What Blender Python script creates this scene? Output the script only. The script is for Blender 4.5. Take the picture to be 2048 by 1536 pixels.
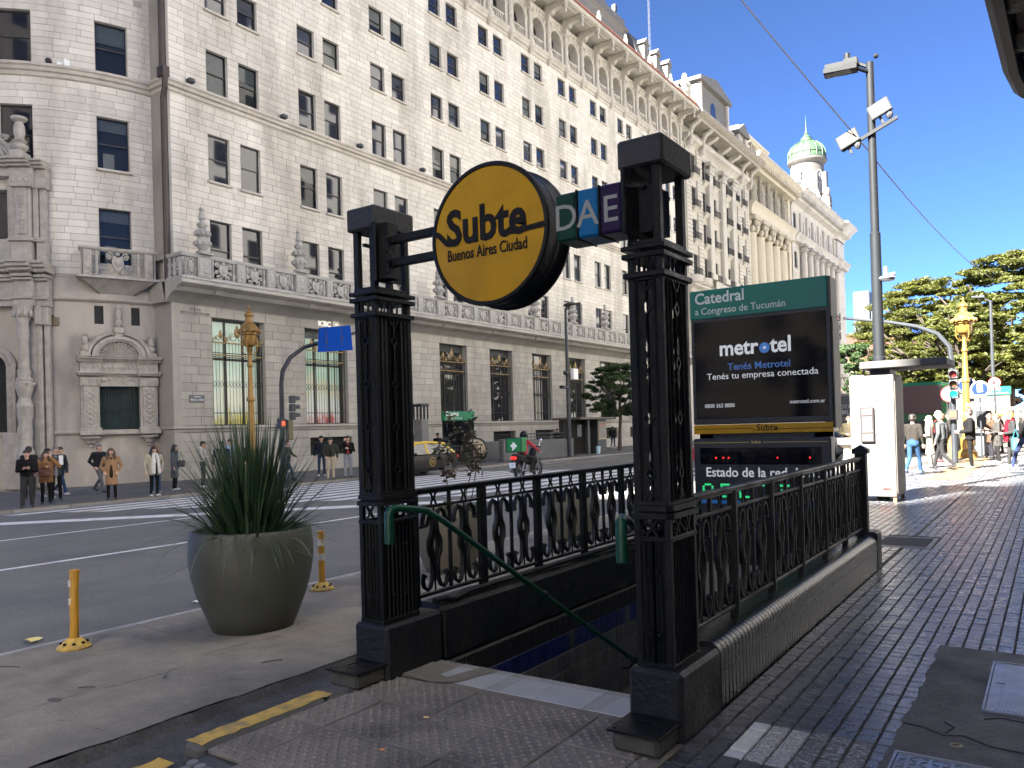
import bpy, bmesh, math, random
import numpy as np
from mathutils import Vector, Matrix
R_=math.radians; pi=math.pi
S=bpy.context.scene; COL=S.collection
for o in list(bpy.data.objects): bpy.data.objects.remove(o)
# ---------------- camera
cd=bpy.data.cameras.new('camera'); cam=bpy.data.objects.new('camera',cd); COL.objects.link(cam); S.camera=cam
cd.sensor_width=36; cd.lens=1585/2048*36; cd.shift_y=74/2048; cd.clip_start=.05; cd.clip_end=3000
rt=Vector((.8244691,.56520276,-.028223)); up=Vector((.0281515,.00884756,.99956451)); bk=Vector((.56520632,-.82490458,-.00861677))
cam.matrix_world=Matrix(((rt.x,up.x,bk.x,0),(rt.y,up.y,bk.y,0),(rt.z,up.z,bk.z,1.6),(0,0,0,1)))
# ---------------- sky, sun, exposure
SUN_AZ=16.0; SUN_EL=40.0
W=bpy.data.worlds.new('World'); S.world=W; W.use_nodes=True
nt=W.node_tree; bg=nt.nodes['Background']; sk=nt.nodes.new('ShaderNodeTexSky'); sk.sky_type='NISHITA'; sk.sun_disc=False
sk.sun_elevation=R_(SUN_EL); sk.sun_rotation=R_(180+SUN_AZ); sk.altitude=9000; sk.air_density=.62; sk.dust_density=0; sk.ozone_density=7
nt.links.new(sk.outputs[0],bg.inputs[0]); bg.inputs[1].default_value=.05
sd=bpy.data.lights.new('sun','SUN'); sd.energy=4.4; sd.angle=R_(.53); sd.color=(1,.94,.85)
so=bpy.data.objects.new('sun',sd); COL.objects.link(so)
dv=Vector((math.sin(R_(SUN_AZ))*math.cos(R_(SUN_EL)),math.cos(R_(SUN_AZ))*math.cos(R_(SUN_EL)),-math.sin(R_(SUN_EL))))
so.rotation_euler=dv.to_track_quat('-Z','Y').to_euler()
S.view_settings.view_transform='Standard'; S.view_settings.look='None'; S.view_settings.gamma=1; S.view_settings.use_curve_mapping=False
S.view_settings.exposure=3.85
S.render.engine='CYCLES'
# ---------------- materials
MT={}
def mat(name,c1,c2=None,rough=.7,metal=0,scale=6,detail=5,bump=0,bscale=None,island=0,spec=.5,coat=0,stretch=None,c3=None,s3=.6,rvar=0,sp=0,ss=90):
    """principled with noise between c1 and c2; island: per-piece brightness variation; c3: large soft stains"""
    if name in MT: return MT[name]
    m=bpy.data.materials.new(name); m.use_nodes=True; N=m.node_tree.nodes; L=m.node_tree.links
    b=N['Principled BSDF']; b.inputs['Roughness'].default_value=rough; b.inputs['Metallic'].default_value=metal
    b.inputs['Specular IOR Level'].default_value=spec; b.inputs['Coat Weight'].default_value=coat
    tc=N.new('ShaderNodeTexCoord'); src=tc.outputs['Object']
    if stretch:
        mp=N.new('ShaderNodeMapping'); mp.inputs['Scale'].default_value=stretch; L.new(src,mp.inputs[0]); src=mp.outputs[0]
    def mix(f,a,bb,t='MIX'):
        x=N.new('ShaderNodeMix'); x.data_type='RGBA'; x.blend_type=t
        for s,v in ((0,f),(6,a),(7,bb)):
            if hasattr(v,'links'): L.new(v,x.inputs[s])
            elif s==0: x.inputs[0].default_value=v
            else: x.inputs[s].default_value=(*v,1)
        return x.outputs[2]
    def noise(sc,dt=detail):
        n=N.new('ShaderNodeTexNoise'); n.inputs['Scale'].default_value=sc; n.inputs['Detail'].default_value=dt; n.inputs['Roughness'].default_value=.62; L.new(src,n.inputs[0]); return n.outputs[0]
    def ramp(v,a,bb):
        r=N.new('ShaderNodeMapRange'); r.inputs[1].default_value=a; r.inputs[2].default_value=bb; L.new(v,r.inputs[0]); return r.outputs[0]
    col=c1
    if c2 is not None:
        nz=noise(scale); col=mix(ramp(nz,.3,.7),c1,c2)
        if rvar:
            rr=N.new('ShaderNodeMapRange'); rr.inputs[1].default_value=.3; rr.inputs[2].default_value=.7; rr.inputs[3].default_value=max(.02,rough-rvar); rr.inputs[4].default_value=min(1,rough+rvar); L.new(noise(scale*.6,3),rr.inputs[0]); L.new(rr.outputs[0],b.inputs['Roughness'])
    if c3 is not None: col=mix(ramp(noise(s3,6),.48,.68),col,c3)
    if sp:
        mr=N.new('ShaderNodeMapRange'); mr.inputs[1].default_value=.3; mr.inputs[2].default_value=.7; mr.inputs[3].default_value=1-sp; mr.inputs[4].default_value=1+sp; L.new(noise(ss,3),mr.inputs[0]); cb=N.new('ShaderNodeCombineColor'); [L.new(mr.outputs[0],cb.inputs[i]) for i in range(3)]
        if not hasattr(col,'links'): col=mix(0.0,col,col)
        col=mix(1.0,col,cb.outputs[0],'MULTIPLY')
    if island:
        g=N.new('ShaderNodeNewGeometry'); oi=N.new('ShaderNodeObjectInfo'); ad=N.new('ShaderNodeMath'); ad.operation='ADD'; L.new(g.outputs['Random Per Island'],ad.inputs[0]); L.new(oi.outputs['Random'],ad.inputs[1])
        fr=N.new('ShaderNodeMath'); fr.operation='FRACT'; L.new(ad.outputs[0],fr.inputs[0])
        mr=N.new('ShaderNodeMapRange'); mr.inputs[3].default_value=1-island; mr.inputs[4].default_value=1+island*.6; L.new(fr.outputs[0],mr.inputs[0])
        cb=N.new('ShaderNodeCombineColor'); [L.new(mr.outputs[0],cb.inputs[i]) for i in range(3)]
        col=mix(1.0,col,cb.outputs[0],'MULTIPLY')
    if hasattr(col,'links'): L.new(col,b.inputs['Base Color'])
    else: b.inputs['Base Color'].default_value=(*col,1)
    if bump:
        bp=N.new('ShaderNodeBump'); bp.inputs['Strength'].default_value=bump; bp.inputs['Distance'].default_value=.02; L.new(noise(bscale or scale*8,6),bp.inputs['Height']); L.new(bp.outputs[0],b.inputs['Normal'])
    MT[name]=m; return m
def emis(name,c,st):
    if name in MT: return MT[name]
    m=mat(name,c,rough=.4); b=m.node_tree.nodes['Principled BSDF']; b.inputs['Emission Color'].default_value=(*c,1); b.inputs['Emission Strength'].default_value=st; return m
def leafmat(name,c1,c2,tr=.35):
    m=mat(name,c1,c2,.6,scale=.7,island=.45); N=m.node_tree.nodes; L=m.node_tree.links; b=N['Principled BSDF']; t=N.new('ShaderNodeBsdfTranslucent'); x=N.new('ShaderNodeMixShader'); x.inputs[0].default_value=tr
    L.new(b.inputs['Base Color'].links[0].from_socket,t.inputs[0]); L.new(b.outputs[0],x.inputs[1]); L.new(t.outputs[0],x.inputs[2]); L.new(x.outputs[0],N['Material Output'].inputs[0]); return m
def glassy(name,tint=(.9,.95,.95),refl=1.0):
    if name in MT: return MT[name]
    m=bpy.data.materials.new(name); m.use_nodes=True; N=m.node_tree.nodes; L=m.node_tree.links; N.remove(N['Principled BSDF'])
    t=N.new('ShaderNodeBsdfTransparent'); t.inputs[0].default_value=(*tint,1); g=N.new('ShaderNodeBsdfGlossy'); g.inputs['Roughness'].default_value=.02
    f=N.new('ShaderNodeFresnel'); f.inputs[0].default_value=1.5; x=N.new('ShaderNodeMixShader'); L.new(f.outputs[0],x.inputs[0]); L.new(t.outputs[0],x.inputs[1]); L.new(g.outputs[0],x.inputs[2]); L.new(x.outputs[0],N['Material Output'].inputs[0]); MT[name]=m; return m
# ---------------- mesh builder
class MB:
    def __init__(s): s.v=[]; s.f=[]; s.mi=[]; s.k=0
    def add(s,v,f):
        o=len(s.v); s.v+= [tuple(p) for p in v]; s.f+=[tuple(i+o for i in q) for q in f]; s.mi+=[s.k]*len(f); return s
    def m(s,k): s.k=k; return s
    def box(s,x0,x1,y0,y1,z0,z1,b=0):
        if x0>x1: x0,x1=x1,x0
        if y0>y1: y0,y1=y1,y0
        if z0>z1: z0,z1=z1,z0
        if b<=0:
            v=[(x,y,z) for x in (x0,x1) for y in (y0,y1) for z in (z0,z1)]
            return s.add(v,[(0,1,3,2),(4,6,7,5),(0,4,5,1),(2,3,7,6),(0,2,6,4),(1,5,7,3)])
        b=min(b,(x1-x0)*.49,(y1-y0)*.49,(z1-z0)*.49); v=[]; ix={}
        X=(x0,x1);Y=(y0,y1);Z=(z0,z1)
        for i in (0,1):
            for j in (0,1):
                for k in (0,1):
                    sx,sy,sz=1-2*i,1-2*j,1-2*k
                    ix[i,j,k,0]=len(v); v.append((X[i],Y[j]+sy*b,Z[k]+sz*b))
                    ix[i,j,k,1]=len(v); v.append((X[i]+sx*b,Y[j],Z[k]+sz*b))
                    ix[i,j,k,2]=len(v); v.append((X[i]+sx*b,Y[j]+sy*b,Z[k]))
        I=lambda *a:ix[a]
        f=[(I(0,0,0,0),I(0,0,1,0),I(0,1,1,0),I(0,1,0,0)),(I(1,0,0,0),I(1,1,0,0),I(1,1,1,0),I(1,0,1,0)),(I(0,0,0,1),I(1,0,0,1),I(1,0,1,1),I(0,0,1,1)),(I(0,1,0,1),I(0,1,1,1),I(1,1,1,1),I(1,1,0,1)),(I(0,0,0,2),I(0,1,0,2),I(1,1,0,2),I(1,0,0,2)),(I(0,0,1,2),I(1,0,1,2),I(1,1,1,2),I(0,1,1,2))]
        for i in (0,1):
            for j in (0,1): f.append((I(i,j,0,0),I(i,j,1,0),I(i,j,1,1),I(i,j,0,1)))
            for k in (0,1): f.append((I(i,0,k,0),I(i,1,k,0),I(i,1,k,2),I(i,0,k,2)))
        for j in (0,1):
            for k in (0,1): f.append((I(0,j,k,1),I(1,j,k,1),I(1,j,k,2),I(0,j,k,2)))
        for q in ((0,0,0),(0,0,1),(0,1,0),(0,1,1),(1,0,0),(1,0,1),(1,1,0),(1,1,1)): f.append((I(*q,0),I(*q,1),I(*q,2)))
        return s.add(v,f)
    def obox(s,c,ax,ay,az):   # oriented box: centre, half vectors
        c,ax,ay,az=map(Vector,(c,ax,ay,az)); v=[c+ax*i+ay*j+az*k for i in (-1,1) for j in (-1,1) for k in (-1,1)]
        return s.add(v,[(0,1,3,2),(4,6,7,5),(0,4,5,1),(2,3,7,6),(0,2,6,4),(1,5,7,3)])
    def tube(s,pts,r,n=8,cap=True,sq=None):
        pts=[Vector(p) for p in pts]; rs=r if hasattr(r,'__len__') else [r]*len(pts); v=[]; f=[]; pu=None
        for i,p in enumerate(pts):
            t=(pts[min(i+1,len(pts)-1)]-pts[max(i-1,0)]); t=t.normalized() if t.length>1e-9 else Vector((0,0,1))
            if pu is None: pu=t.orthogonal().normalized() if abs(t.z)>.99 or abs(t.z)<1e-4 and False else t.cross(Vector((0,0,1)))
            if pu.length<1e-6: pu=t.orthogonal()
            pu=(pu-t*pu.dot(t)); pu=pu.normalized() if pu.length>1e-6 else t.orthogonal().normalized(); w=t.cross(pu)
            for k in range(n):
                a=2*pi*(k+.5)/n; a1,a2=(sq if sq else (1,1)); v.append(p+pu*(math.cos(a)*rs[i]*a1)+w*(math.sin(a)*rs[i]*a2))
        for i in range(len(pts)-1):
            for k in range(n): f.append((i*n+k,i*n+(k+1)%n,(i+1)*n+(k+1)%n,(i+1)*n+k))
        if cap: f.append(tuple(range(n-1,-1,-1))); f.append(tuple((len(pts)-1)*n+k for k in range(n)))
        return s.add(v,f)
    def cyl(s,p0,p1,r0,r1=None,n=12): return s.tube([p0,p1],[r0,r0 if r1 is None else r1],n)
    def lathe(s,prof,c=(0,0,0),n=16,ang=2*pi,a0=0,axis='z',sx=1,sy=1):
        v=[];f=[];m=len(prof);full=abs(ang-2*pi)<1e-6;k=n if full else n+1
        for j in range(k):
            a=a0+ang*j/n
            for r,z in prof:
                x,y=r*math.cos(a)*sx,r*math.sin(a)*sy
                p=(x,y,z) if axis=='z' else ((z,x,y) if axis=='x' else (x,z,y)); v.append((p[0]+c[0],p[1]+c[1],p[2]+c[2]))
        for j in range(n):
            for i in range(m-1):
                a,b=j*m+i,((j+1)%k)*m+i
                f.append((a,b,b+1,a+1))
        return s.add(v,f)
    def ball(s,c,r,n=8,m=6):
        rx,ry,rz=r if hasattr(r,'__len__') else (r,r,r)
        v=[(c[0],c[1],c[2]-rz)];f=[]
        for i in range(1,m):
            t=-pi/2+pi*i/m
            for k in range(n): a=2*pi*k/n; v.append((c[0]+rx*math.cos(t)*math.cos(a),c[1]+ry*math.cos(t)*math.sin(a),c[2]+rz*math.sin(t)))
        v.append((c[0],c[1],c[2]+rz)); e=len(v)-1
        for k in range(n):
            f.append((0,1+(k+1)%n,1+k)); f.append((e,e-n+k,e-n+(k+1)%n))
            for i in range(m-2): f.append((1+i*n+k,1+i*n+(k+1)%n,1+(i+1)*n+(k+1)%n,1+(i+1)*n+k))
        return s.add(v,f)
    def prism(s,poly,d0,d1,axis='x'):
        n=len(poly); P=lambda a,b,d:{'x':(d,a,b),'y':(a,d,b),'z':(a,b,d)}[axis]
        v=[P(a,b,d0) for a,b in poly]+[P(a,b,d1) for a,b in poly]
        return s.add(v,[tuple(range(n)),tuple(range(2*n-1,n-1,-1))]+[(i,(i+1)%n,n+(i+1)%n,n+i) for i in range(n)])
    def sweep(s,path,prof,closed=False):   # horizontal path [(x,y)], profile [(out,z)], out = right-hand normal of path
        v=[];f=[];n=len(path);m=len(prof)
        for i,(x,y) in enumerate(path):
            a=Vector(path[max(i-1,0)] if not closed else path[i-1]); b=Vector(path[min(i+1,n-1)] if not closed else path[(i+1)%n]); c=Vector((x,y))
            n1=(c-a); n2=(b-c); n1=Vector((n1.y,-n1.x)); n2=Vector((n2.y,-n2.x))
            n1=n1.normalized() if n1.length>1e-9 else n2.normalized(); n2=n2.normalized() if n2.length>1e-9 else n1
            h=(n1+n2); h=h/max(h.dot(n1),.25)
            for o,z in prof: v.append((x+h.x*o,y+h.y*o,z))
        for i in range(n if closed else n-1):
            j=(i+1)%n
            for k in range(m-1): f.append((i*m+k,j*m+k,j*m+k+1,i*m+k+1))
        if not closed: f+= [tuple(range(m)),tuple((n-1)*m+k for k in range(m-1,-1,-1))]
        return s.add(v,f)
    def xf(s,M,i0=0):
        for i in range(i0,len(s.v)): s.v[i]=tuple(M@Vector(s.v[i]))
        return s
    def mesh(s,name,mats,sharp=32,flat=False):
        me=bpy.data.meshes.new(name); me.from_pydata(s.v,[],s.f)
        for m in (mats if isinstance(mats,(list,tuple)) else [mats]): me.materials.append(m)
        if any(s.mi): me.polygons.foreach_set('material_index',s.mi)
        if not flat: me.polygons.foreach_set('use_smooth',[True]*len(s.f)); me.set_sharp_from_angle(angle=R_(sharp))
        me.validate(); return me
    def build(s,name,mats,parent=None,loc=None,sharp=32,flat=False,fix=True):
        if fix:
            bm=bmesh.new(); me=s.mesh(name,mats,sharp,True); bm.from_mesh(me); bmesh.ops.recalc_face_normals(bm,faces=bm.faces); bm.to_mesh(me); bm.free()
            if not flat: me.polygons.foreach_set('use_smooth',[True]*len(me.polygons)); me.set_sharp_from_angle(angle=R_(sharp))
        else: me=s.mesh(name,mats,sharp,flat)
        return link(name,me,parent,loc)
def link(name,me,parent=None,loc=None,rz=0):
    o=bpy.data.objects.new(name,me); COL.objects.link(o); o.parent=parent
    if loc is not None: o.location=loc
    if rz: o.rotation_euler=(0,0,rz)
    return o
def tag(o,label,cat,group=None):
    o['label']=label; o['category']=cat
    if group: o['group']=group
    return o
def thing(name,label,cat,loc=(0,0,0),rz=0,group=None):
    o=bpy.data.objects.new(name,None); COL.objects.link(o); o.empty_display_size=.1; o.location=loc; o.rotation_euler=(0,0,rz); return tag(o,label,cat,group)
def struct(o): o['kind']='structure'; return o
def stuff(o): o['kind']='stuff'; return o
def clone(o,parent=None,loc=None,rz=None,label=None):
    c=o.copy(); COL.objects.link(c); c.parent=parent
    if loc is not None: c.location=loc
    if rz is not None: c.rotation_euler=(0,0,rz)
    if label: c['label']=label
    for ch in o.children: clone(ch,c)
    return c
def text(name,body,size,m,parent,M,ext=.002,align='LEFT',bold=0,sx=1,label=None):
    cu=bpy.data.curves.new('t','FONT'); cu.body=body; cu.size=size; cu.extrude=ext; cu.align_x=align; cu.offset=bold; cu.resolution_u=3
    o=bpy.data.objects.new('t',cu); COL.objects.link(o); dg=bpy.context.evaluated_depsgraph_get(); me=bpy.data.meshes.new_from_object(o.evaluated_get(dg)); bpy.data.objects.remove(o)
    me.transform(M@Matrix.Diagonal((sx,1,1,1))); me.materials.clear(); me.materials.append(m); q=link(name,me,parent)
    if label: q['label']=label
    return q
def facing(p,right,upv=(0,0,1)):   # matrix for flat lettering: origin p, text x = right
    r=Vector(right).normalized(); u=Vector(upv); u=(u-r*u.dot(r)).normalized(); n=r.cross(u)
    return Matrix(((r.x,u.x,n.x,p[0]),(r.y,u.y,n.y,p[1]),(r.z,u.z,n.z,p[2]),(0,0,0,1)))
def arc(cx,cy,r,a0,a1,n=10): return [(cx+r*math.cos(R_(a0+(a1-a0)*i/n)),cy+r*math.sin(R_(a0+(a1-a0)*i/n))) for i in range(n+1)]
def zg(X):
    if X>-4.17: return 0
    if X>-6.6: return .02*(X+4.17)/2.43
    if X>-24.4: return -.02-.40*(-6.6-X)/17.8
    return -.33
# ---------------- materials used across the place
M_stone=mat('pale_limestone',(.68,.645,.58),(.60,.57,.51),.8,scale=1.1,island=.10,bump=.15,bscale=30,c3=(.42,.388,.34),s3=.45,stretch=(1,1,.22))
M_joint=mat('mortar_joint',(.37,.345,.305),(.32,.30,.265),.9,scale=3)
M_trim=mat('carved_limestone',(.55,.51,.45),(.43,.40,.35),.8,scale=2.5,bump=.2,bscale=25,c3=(.36,.335,.29),s3=.5)
M_grey=mat('grey_ground_floor_stone',(.40,.38,.34),(.33,.315,.285),.75,scale=1.4,island=.12,bump=.2,bscale=25,c3=(.27,.255,.235),s3=.45,stretch=(1,1,.4))
M_greyj=mat('grey_joint',(.20,.193,.18),(.17,.165,.155),.9,scale=3)
M_wing=mat('tan_grey_stone',(.47,.43,.375),(.37,.34,.30),.8,scale=1.1,detail=8,island=.05,bump=.2,bscale=20,c3=(.30,.275,.25),s3=.6,stretch=(1,1,.6))
M_relief=mat('carved_grey_stone',(.45,.42,.375),(.30,.28,.25),.8,scale=3,bump=.35,bscale=18)
M_bal=mat('balustrade_stone',(.42,.41,.385),(.30,.293,.28),.8,scale=2.5,bump=.25,bscale=20)
M_frame=mat('dark_bronze_frame',(.035,.035,.036),(.05,.048,.045),.45,.3,scale=8)
M_glass=mat('window_glass',(.012,.014,.02),(.02,.022,.03),.03,0,scale=.7,spec=1.0)
M_iron=mat('wrought_iron',(.018,.018,.019),(.03,.03,.03),.5,.4,scale=10)
M_gilt=mat('gilded_iron',(.30,.21,.10),(.17,.12,.06),.45,.6,scale=10)
M_gold=mat('gold_paint',(.30,.17,.042),(.23,.13,.032),.38,.35,scale=5,rvar=.1)
M_black=mat('black_enamel_iron',(.0028,.0032,.0042),(.0055,.006,.007),.45,.0,scale=5,detail=8,bump=.3,bscale=40,rvar=.14,spec=.2,c3=(.009,.009,.009),s3=4)
M_blackw=mat('painted_black_masonry',(.006,.0068,.009),(.012,.0125,.014),.45,0,spec=.25,scale=5,detail=8,bump=.6,bscale=26,rvar=.15)
M_asph=mat('asphalt',(.136,.135,.127),(.108,.107,.102),.85,scale=1.2,bump=.5,bscale=160,c3=(.082,.082,.09),s3=.35,sp=.3,ss=55)
M_asph2=mat('old_dark_asphalt',(.088,.088,.096),(.06,.06,.067),.85,scale=7,detail=9,bump=.9,bscale=70,c3=(.04,.04,.045),s3=2.2,sp=.35,ss=60)
M_conc=mat('worn_concrete',(.245,.222,.182),(.14,.129,.11),.85,scale=2.0,detail=10,bump=.4,bscale=60,c3=(.095,.086,.078),s3=1.1,sp=.18,ss=70)
M_white=mat('road_paint',(.72,.72,.73),(.55,.55,.56),.7,scale=5,detail=8,c3=(.40,.40,.41),s3=3)
M_yel=mat('yellow_paint',(.52,.34,.065),(.40,.27,.07),.7,scale=9,detail=9,c3=(.20,.16,.09),s3=9,bump=.4,bscale=50)
M_tile=mat('slate_grey_paver',(.056,.060,.071),(.040,.044,.055),.29,0,scale=9,detail=6,island=.22,bump=.12,bscale=120,rvar=.08,spec=1.0,c3=(.034,.036,.043),s3=1.3,sp=.2,ss=120)
M_grout=mat('paver_groove',(.035,.034,.034),(.05,.047,.044),.9,scale=10)
M_slab=mat('tactile_concrete',(.19,.172,.155),(.125,.115,.106),.8,scale=4,detail=9,island=.12,bump=.4,bscale=70,c3=(.085,.078,.072),s3=2.2,sp=.2,ss=90)
M_steel=mat('galvanised_steel',(.30,.31,.33),(.24,.25,.27),.42,.75,scale=12,rvar=.1)
M_polegrey=mat('grey_painted_steel',(.030,.035,.041),(.024,.028,.034),.45,.2,scale=3)
M_dkgrey=mat('dark_grey_paint',(.045,.05,.056),(.06,.065,.07),.5,.1,scale=4)
M_plas=mat('black_plastic',(.02,.02,.022),(.03,.03,.03),.5,scale=6)
M_rub=mat('tyre_rubber',(.015,.015,.016),(.025,.025,.025),.8,scale=10)
M_chrome=mat('chrome',(.7,.7,.72),rough=.15,metal=1)
M_wt=mat('white_print',(.75,.76,.76),rough=.5)
M_bk=mat('black_print',(.004,.004,.005),rough=.7,spec=.2)
M_skin=mat('skin',(.52,.32,.235),(.46,.275,.20),.55,scale=8)
# ---------------- ground
def sheet(name,poly,z,m,kind=struct,sub=None):
    b=MB(); b.add([(x,y,z if not callable(z) else z(x)) for x,y in poly],[tuple(range(len(poly)))]); o=b.build(name,m,flat=True); return kind(o) if kind else o
# wide base sheet to the horizon (below everything)
def frame_sheet(name,x0,x1,y0,y1,hx0,hx1,hy0,hy1,z,m):
    b=MB(); 
    for a in ((x0,hx0,y0,y1),(hx1,x1,y0,y1),(hx0,hx1,y0,hy0),(hx0,hx1,hy1,y1)): b.add([(a[0],a[2],z),(a[1],a[2],z),(a[1],a[3],z),(a[0],a[3],z)],[(0,1,2,3)])
    return struct(b.build(name,m,flat=True))
frame_sheet('ground',-1500,1500,-1500,1500,-3.95,-1.7,4.0,9.3,-.62,mat('city_ground',(.13,.125,.12),(.10,.10,.10),.9,scale=.2))
def strip(name,xs,y0,y1,m,dz=0,zf=zg):
    b=MB(); n=len(xs)
    for i,x in enumerate(xs): b.add([(x,y0,zf(x)+dz),(x,y1,zf(x)+dz)],[])
    b.f=[(2*i,2*i+2,2*i+3,2*i+1) for i in range(n-1)]; b.mi=[0]*(n-1); return b
zroad=lambda x:-.02-.40*(-6.6-x)/17.8
struct(strip('road',[-24.4,-15,-6.6],-60,420,M_asph,0,zroad).build('road',M_asph,flat=True))
b=MB(); b.add([(-6.6,15.5,-.021),(-3.9,15.5,-.021),(-3.9,420,-.021),(-6.6,420,-.021)],[(0,1,2,3)]); struct(b.build('road',M_asph,flat=True))
far_walk=MB(); far_walk.box(-33.2,-24.36,-60,420,-.7,-.33,.0); struct(far_walk.build('far_pavement',mat('dark_far_paving',(.105,.102,.10),(.08,.078,.078),.8,scale=1.5,bump=.3,bscale=40,c3=(.13,.125,.12),s3=.7)))
k=MB()
for i in range(75): k.box(-24.4,-24.20,-20+i*1.6,-20+i*1.6+1.585,-.7,-.322,.02)
kerb=struct(k.build('kerb',mat('granite_kerb',(.25,.245,.24),(.19,.188,.185),.8,scale=6,island=.15,bump=.3)))
sheet('kerb_yellow_line',[(-24.38,-4),(-24.22,-4),(-24.22,45),(-24.38,45)],-.3185,M_yel)
sheet('gutter_yellow_line',[(-24.18,4),(-23.98,4),(-23.98,17),(-24.18,17)],lambda x:zroad(x)+.004 if x>-24.4 else -.3,M_yel) if False else None
# lane lines, stop line, crosswalk
def mark(name,poly,m=M_white,dz=.004): return sheet(name,poly,lambda x:zroad(x)+dz,m)
mark('lane_line',[(-16.30,-30),(-16.16,-30),(-16.16,10.9),(-16.30,10.9)]); mark('lane_line',[(-11.92,-30),(-11.78,-30),(-11.78,12.4),(-11.92,12.4)])
mark('stop_line',[(-22.1,8.0),(-20.9,8.0),(-8.2,17.3),(-8.4,18.2)])
for i in range(15):
    x=-23.75+i*1.03; y0=9.9+(x+23.7)*.62+(.4 if i%2 else 0); mark('crosswalk_stripe',[(x,y0),(x+.60,y0+.3),(x+.60,29.5+.25*math.sin(i*2)),(x,29.2+.25*math.sin(i*2))])
mark('old_yellow_stripe',[(-22.0,10.9),(-21.85,10.9),(-21.85,15.5),(-22.0,15.5)],M_yel,.006)
mark('yellow_road_line',[(-20.9,31),(-20.75,31),(-20.75,150),(-20.9,150)],M_yel); mark('lane_line',[(-14.3,34),(-14.15,34),(-14.15,140),(-14.3,140)]); 
for i in range(6): mark('dashed_lane_line',[(-22.7,36+i*6),(-22.55,36+i*6),(-22.55,39+i*6),(-22.7,39+i*6)])
mark('worn_edge_line',[(-6.72,-20),(-6.60,-20),(-6.60,15.5),(-6.72,15.5)],mat('worn_edge_paint',(.36,.36,.355),(.17,.17,.175),.8,scale=5,detail=9))
# concrete build-out, old asphalt gutter, yellow kerb
def bumpy(name,x0,x1,y0,y1,nx,ny,z,m,amp=.006,edge=None,seed=1):
    rn=random.Random(seed); b=MB(); v=[]
    for j in range(ny+1):
        for i in range(nx+1):
            x=x0+(x1-x0)*i/nx; y=y0+(y1-y0)*j/ny
            if edge and i in (0,nx): x+=rn.uniform(-edge,edge)
            v.append((x,y,z(x)+rn.uniform(-amp,amp)))
    b.add(v,[(j*(nx+1)+i,j*(nx+1)+i+1,(j+1)*(nx+1)+i+1,(j+1)*(nx+1)+i) for j in range(ny) for i in range(nx)]); return struct(b.build(name,m,fix=False))
bumpy('concrete_buildout',-6.60,-4.17,-20,15.5,14,220,lambda x:zg(x)+.012,M_conc,.003,.012)
b=MB(); rn=random.Random(5); ed=[(-4.17+rn.uniform(-.012,.012),-20+i*.08) for i in range(445)]
b.add([p+( .006,) for p in ed]+[(x+.035,y,-.075) for x,y in ed],[(i,i+1,i+1+len(ed),i+len(ed)) for i in range(len(ed)-1)]); struct(b.build('broken_concrete_edge',M_asph2,fix=False,flat=True))
bumpy('gutter_asphalt',-4.16,-3.60,-20,15.5,6,500,lambda x:-.055,M_asph2,.009,0,3)
b=MB()
for (y0,y1) in ((2.42,3.28),(3.3,4.4),(4.42,5.9),(5.92,7.4),(7.42,8.9),(8.92,10.4),(10.42,12),(12.02,13.6),(13.62,15.5)): b.box(-3.80,-3.64,y0,y1,-.12,.012,.022)
struct(b.build('kerb',[mat('kerb_stone_dark',(.09,.088,.085),(.06,.06,.06),.8,scale=8,bump=.4)]))
b=MB(); rn=random.Random(8); L=[(-3.795+rn.uniform(-.008,.006),2.44+i*.05) for i in range(19)]; Rr=[(-3.665+rn.uniform(-.012,.012),2.44+i*.05) for i in range(19)]
b.add([p+(.0165,) for p in L]+[p+(.0165,) for p in Rr],[(i,i+19,i+20,i+1) for i in range(18)]); struct(b.build('kerb_yellow_line',M_yel,flat=True))
b=MB(); L=[(-3.80+rn.uniform(-.02,.02),1.3+i*.05) for i in range(21)]; Rr=[(-3.66+rn.uniform(-.02,.02),1.3+i*.05) for i in range(21)]
b.add([p+(-.028,) for p in L]+[p+(-.028,) for p in Rr],[(i,i+21,i+22,i+1) for i in range(20)]); struct(b.build('gutter_yellow_line',M_yel,flat=True))
# dropped ramp with big round studs
b=MB(); b.add([(-3.78,-2,-.045),(-3.1,-2,-.01),(-2.9,2.33,-.006),(-3.62,2.46,-.03)],[(0,1,2,3)]); ramp_=struct(b.build('dropped_kerb_ramp',mat('ramp_rubber',(.06,.065,.075),(.045,.05,.058),.7,scale=8,bump=.3)))
b=MB(); n=0
for i in range(9):
    for j in range(14):
        x=-3.58+i*.078+j%2*.039; y=2.34-j*.068-(x+3.6)*.16
        if x<-2.98: b.lathe([(0,.012),(.024,.011),(.03,.006),(.031,-.012)],(x,y,-.022+(x+3.62)*.03),10)
stuff(b.build('stud',mat('stud_grey',(.16,.17,.19),(.12,.13,.145),.6,scale=20,island=.15),ramp_))
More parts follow.
